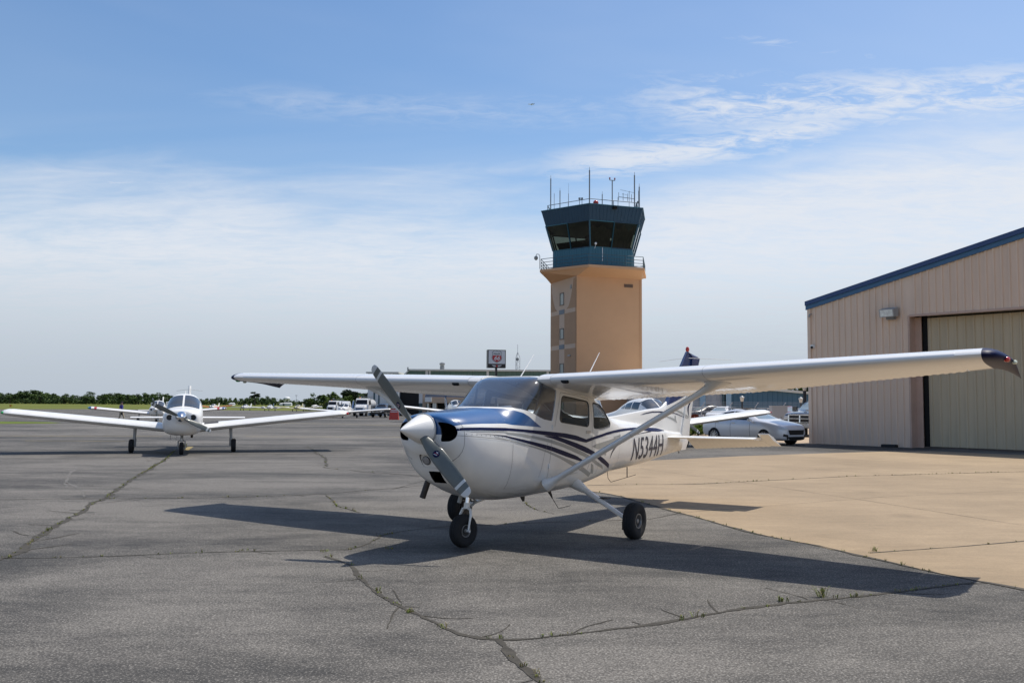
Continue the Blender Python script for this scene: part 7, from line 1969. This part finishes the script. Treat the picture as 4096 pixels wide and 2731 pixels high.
def put_tree(kind, px_, Y, h, label=None, group='trees beyond the airfield', name=None):
    pr, new = tree_proto(kind); o = pr if new else copy_tree(pr)
    o.name = name or {'pine': 'pine_tree', 'sparse': 'pine_tree'}.get(kind, 'broadleaf_tree')
    d = ray(px_, 1600); p = d * (Y / d.y); o.location = (p.x, p.y, gz(p.x, p.y)); s = h / 10.
    w_ = 1.75 if Y > 500 and kind in ('dark', 'mid') else 1.6; o.scale = (s * w_ * rnd.uniform(.9, 1.25), s * w_ * rnd.uniform(.9, 1.2), s); o.rotation_euler = (0, 0, rnd.uniform(0, 6.28))
    tag(o, label or TL[kind], 'tree', group); return o
def skyline(q):                                  # height of the tree line above its foot, in photo pixels
    P = [(-200, 40), (0, 42), (30, 45), (55, 40), (90, 55), (130, 53), (170, 45), (210, 43), (250, 36), (280, 42), (310, 30), (350, 45), (380, 36), (430, 47), (480, 46), (520, 37), (570, 40), (620, 44), (660, 42), (690, 36), (770, 26), (860, 24), (900, 30), (960, 24), (1000, 33), (1060, 36), (1100, 27), (1160, 18), (1200, 14), (1260, 22), (1700, 30)]
    for (a, ha), (b, hb) in zip(P, P[1:]):
        if a <= q <= b: return ha + (hb - ha) * (q - a) / (b - a)
    return 30
q = -160
while q < 1240:
    for row in range(2):
        Y = 640 + row * 45 + rnd.uniform(-18, 18); h = skyline(q) * Y / FPX * rnd.uniform(.92, 1.2) * (1. if row else .8)
        put_tree(rnd.choice(['dark', 'dark', 'dark', 'mid', 'mid']), q + rnd.uniform(-8, 8), Y, max(3., h))
    q += rnd.uniform(13, 20)
put_tree('sparse', 1020, 600, 9.0)
for q, Y, top, k in ((1245, 330, 1590, 'mid'), (1262, 330, 1577, 'dark'), (1238, 300, 1596, 'young'), (1285, 320, 1585, 'pine'), (1225, 310, 1597, 'dark')):
    put_tree(k, q, Y, (1606 - top) * Y / FPX * 1.1 + 3.4, {'mid': 'mid green tree in the clump left of the fuel trucks', 'dark': 'dark green tree in the clump left of the fuel trucks', 'young': 'pale young tree at the left of the near clump', 'pine': 'pine at the right of the clump left of the fuel trucks'}[k], 'near clump of trees')
for q, Y, top, k in ((1300, 290, 1579, 'mid'), (1318, 300, 1576, 'dark'), (1335, 280, 1573, 'young'), (1350, 300, 1585, 'mid'), (1362, 270, 1592, 'young'), (1378, 330, 1570, 'pine'), (1398, 330, 1566, 'pine'), (1420, 330, 1568, 'pine'), (1385, 260, 1596, 'young'), (1405, 265, 1598, 'mid'), (1397, 250, 1588, 'young'), (1445, 320, 1577, 'dark'), (1458, 330, 1575, 'pine'), (1470, 300, 1590, 'dark'), (1432, 260, 1602, 'young'), (1310, 240, 1606, 'young'), (1478, 330, 1580, 'mid')):
    put_tree(k, q, Y, (1606 - top) * Y / FPX * 1.1 + 3.4, {'mid': 'mid green tree behind the fuel trucks', 'dark': 'dark green tree behind the fuel trucks', 'young': TL['young'], 'pine': 'tall dark pine with a broad top behind the fuel trucks'}[k], 'trees behind the fuel trucks')
put_tree('young', 3236, 130, 7.6, 'bright green tree top between the green warehouse and the hangar', None)
# undergrowth that closes the foot of the far wood
m = MB(); q = -220
while q < 1260:
    d = ray(q, 1600); p = d * (632 / d.y); leaf_cloud(m, [(p.x, p.y, gz(p.x, p.y) + 1.5, 2.6, 2., rnd.uniform(1.6, 3.2))], 40, .55, rnd); q += 9
tag(m.build('undergrowth', TG[0], smooth=0, fix=False), 'dense dark undergrowth along the foot of the far tree line', 'undergrowth', None, 'stuff')
# farm buildings and water tower at the wood's edge
for q, w, h, lb in ((1128, 3.2, 1.2, 'small white shed at the foot of the far trees, left of the water tower'), (1148, 5.0, 1.5, 'long white barn at the foot of the far trees below the water tower'), (925, 3.0, 1.1, 'tiny white shed far off behind the orange-winged aircraft')):
    d = ray(q, 1600); p = d * (590 / d.y); o = empty('barn', (p.x, p.y, gz(p.x, p.y)), 0, lb, 'barn')
    m = MB(); m.box(-w / 2, w / 2, 0, 4, 0, h); m.build('wall', M_cladw, o, 0); m = MB(); m.prism([(-w / 2 - .3, 0, h), (w / 2 + .3, 0, h), (w / 2 - .5, 2, h + .6), (-w / 2 + .5, 2, h + .6)], (0, -.2, 0), (0, 2., 0)); m.build('roof', M_greyw, o, 0)
d = ray(1148, 1600); p = d * (900 / d.y); o = empty('water_tower', (p.x, p.y, gz(p.x, p.y)), 0, 'white water tower peeping over the far trees', 'water tower')
m = MB(); m.ball((0, 0, 5.2), 2.6, 14, 8, (1.3, 1.3, .8)); m.build('tank', M_cladw, o); m = MB(); m.tube([(0, 0, 0), (0, 0, 4)], .7, 10); m.build('stem', M_cladw, o)
d = ray(1185, 1600); p = d * (420 / d.y); m = MB(); m.tube([(0, 0, 0), (0, 0, 5.6)], [.10, .06], 6); o = thing(m, 'flood_mast', M_steel, 'thin grey mast standing on the grass behind the cream aircraft', 'mast', (p.x, p.y, gz(p.x, p.y)))
m = MB(); m.bar((-.5, 0, 5.6), (.5, 0, 5.6), .2); m.build('lamp_bar', M_steel, o, 0)
# runway marker on the grass
p = gnd(44, 1629); m = MB(); m.box(-.55, .55, -.05, .05, .25, 1.0); m.cur = 1; m.box(-.55, -.05, -.06, -.051, .25, 1.0); m.cur = 2; m.bar((-.4, 0, 0), (-.4, 0, .25), .06); m.bar((.4, 0, 0), (.4, 0, .25), .06)
thing(m, 'taxiway_sign', [mat('marker_yellow', (.60, .48, .05), .5), mat('marker_orange', (.55, .16, .03), .5), M_steel], 'small yellow and orange taxiway marker board on the grass', 'sign', p, smooth=0)

# ---------------------------------------------------------------- walking person
def skin_figure(name, joints, bones, rootj, mats, pick, label, loc, rz):
    """one continuous body grown along a skeleton"""
    me = bpy.data.meshes.new(name); names = list(joints)
    me.from_pydata([joints[k][0] for k in names], [(names.index(a), names.index(b)) for a, b in bones], [])
    o = bpy.data.objects.new(name, me); COL.objects.link(o)
    md = o.modifiers.new('skin', 'SKIN'); sv = me.skin_vertices[0].data
    for i, k in enumerate(names):
        r = joints[k][1]; sv[i].radius = r if isinstance(r, tuple) else (r, r); sv[i].use_root = (k == rootj)
    ss = o.modifiers.new('smooth', 'SUBSURF'); ss.levels = 2; ss.render_levels = 2
    bpy.context.view_layer.update(); dg = bpy.context.evaluated_depsgraph_get(); m2 = bpy.data.meshes.new_from_object(o.evaluated_get(dg))
    o.modifiers.clear(); o.data = m2
    for mt in mats: m2.materials.append(mt)
    for p in m2.polygons: p.material_index = pick(p.center); p.use_smooth = True
    o.location = loc; o.rotation_euler = (0, 0, rz); tag(o, label, 'person'); return o
M_skin = mat('skin', (.42, .24, .16), .6); M_shirt = mat('blue_shirt', (.035, .035, .20), .85); M_khaki = mat('khaki_trousers', (.36, .30, .21), .85); M_shoe = mat('dark_shoe', (.03, .025, .02), .6); M_cap = mat('black_cap', (.015, .015, .018), .8)
J = {'pelvis': ((0, 0, .95), (.15, .11)), 'waist': ((0, 0, 1.10), (.145, .105)), 'chest': ((.0, 0, 1.33), (.17, .12)), 'neck': ((.01, 0, 1.50), (.06, .06)), 'chin': ((.04, 0, 1.58), (.075, .08)), 'head': ((.03, 0, 1.68), (.085, .095)), 'crown': ((.02, 0, 1.76), (.06, .07)),
     'hipL': ((0, .10, .90), .095), 'kneeL': ((.16, .10, .50), .062), 'ankleL': ((.26, .10, .09), .042), 'toeL': ((.42, .11, .035), .035), 'hipR': ((0, -.10, .90), .095), 'kneeR': ((-.05, -.10, .49), .062), 'ankleR': ((-.30, -.10, .14), .042), 'toeR': ((-.20, -.11, .03), .035),
     'shL': ((0, .19, 1.43), .062), 'elL': ((-.12, .25, 1.16), .043), 'wrL': ((-.02, .27, .93), .03), 'haL': ((.02, .27, .86), .035), 'shR': ((0, -.19, 1.43), .062), 'elR': ((.02, -.27, 1.15), .043), 'wrR': ((.17, -.27, .95), .03), 'haR': ((.21, -.27, .88), .035)}
BN = [('pelvis', 'waist'), ('waist', 'chest'), ('chest', 'neck'), ('neck', 'chin'), ('chin', 'head'), ('head', 'crown'), ('pelvis', 'hipL'), ('hipL', 'kneeL'), ('kneeL', 'ankleL'), ('ankleL', 'toeL'), ('pelvis', 'hipR'), ('hipR', 'kneeR'), ('kneeR', 'ankleR'), ('ankleR', 'toeR'), ('chest', 'shL'), ('shL', 'elL'), ('elL', 'wrL'), ('wrL', 'haL'), ('chest', 'shR'), ('shR', 'elR'), ('elR', 'wrR'), ('wrR', 'haR')]
def pick(c):
    if c.z > 1.49: return 0
    if c.z < .10: return 3
    if abs(c.y) > .205 and c.z < 1.20: return 0
    return 1 if c.z > .98 else 2
p = gnd(484, 1688.5); pe = skin_figure('person', J, BN, 'pelvis', [M_skin, M_shirt, M_khaki, M_shoe], pick, 'person in dark cap, blue shirt and khaki trousers walking across the apron', p, R(-12))
m = MB(); m.ball((.02, 0, 1.725), .105, 12, 8, (1.05, .95, .75)); m.loft([[(.08, -.07, 1.735), (.08, .07, 1.735), (.08, .07, 1.75), (.08, -.07, 1.75)], [(.21, -.055, 1.72), (.21, .055, 1.72), (.21, .055, 1.73), (.21, -.055, 1.73)]]); m.build('cap', M_cap, pe)
m = MB(); m.obox((.24, -.28, .74), (.08, 0, 0), (0, .03, 0), (0, 0, .10)); bg_ = thing(m, 'bag', M_cap, 'small dark bag carried in the hand of the walking person', 'bag', smooth=0); bg_.location = p; bg_.rotation_euler = (0, 0, R(-12))
m = MB(); m.tube([(.17, -.28, .84), (.2, -.28, .88), (.27, -.28, .88), (.3, -.28, .84)], .012, 6); m.build('handle', M_cap, bg_)
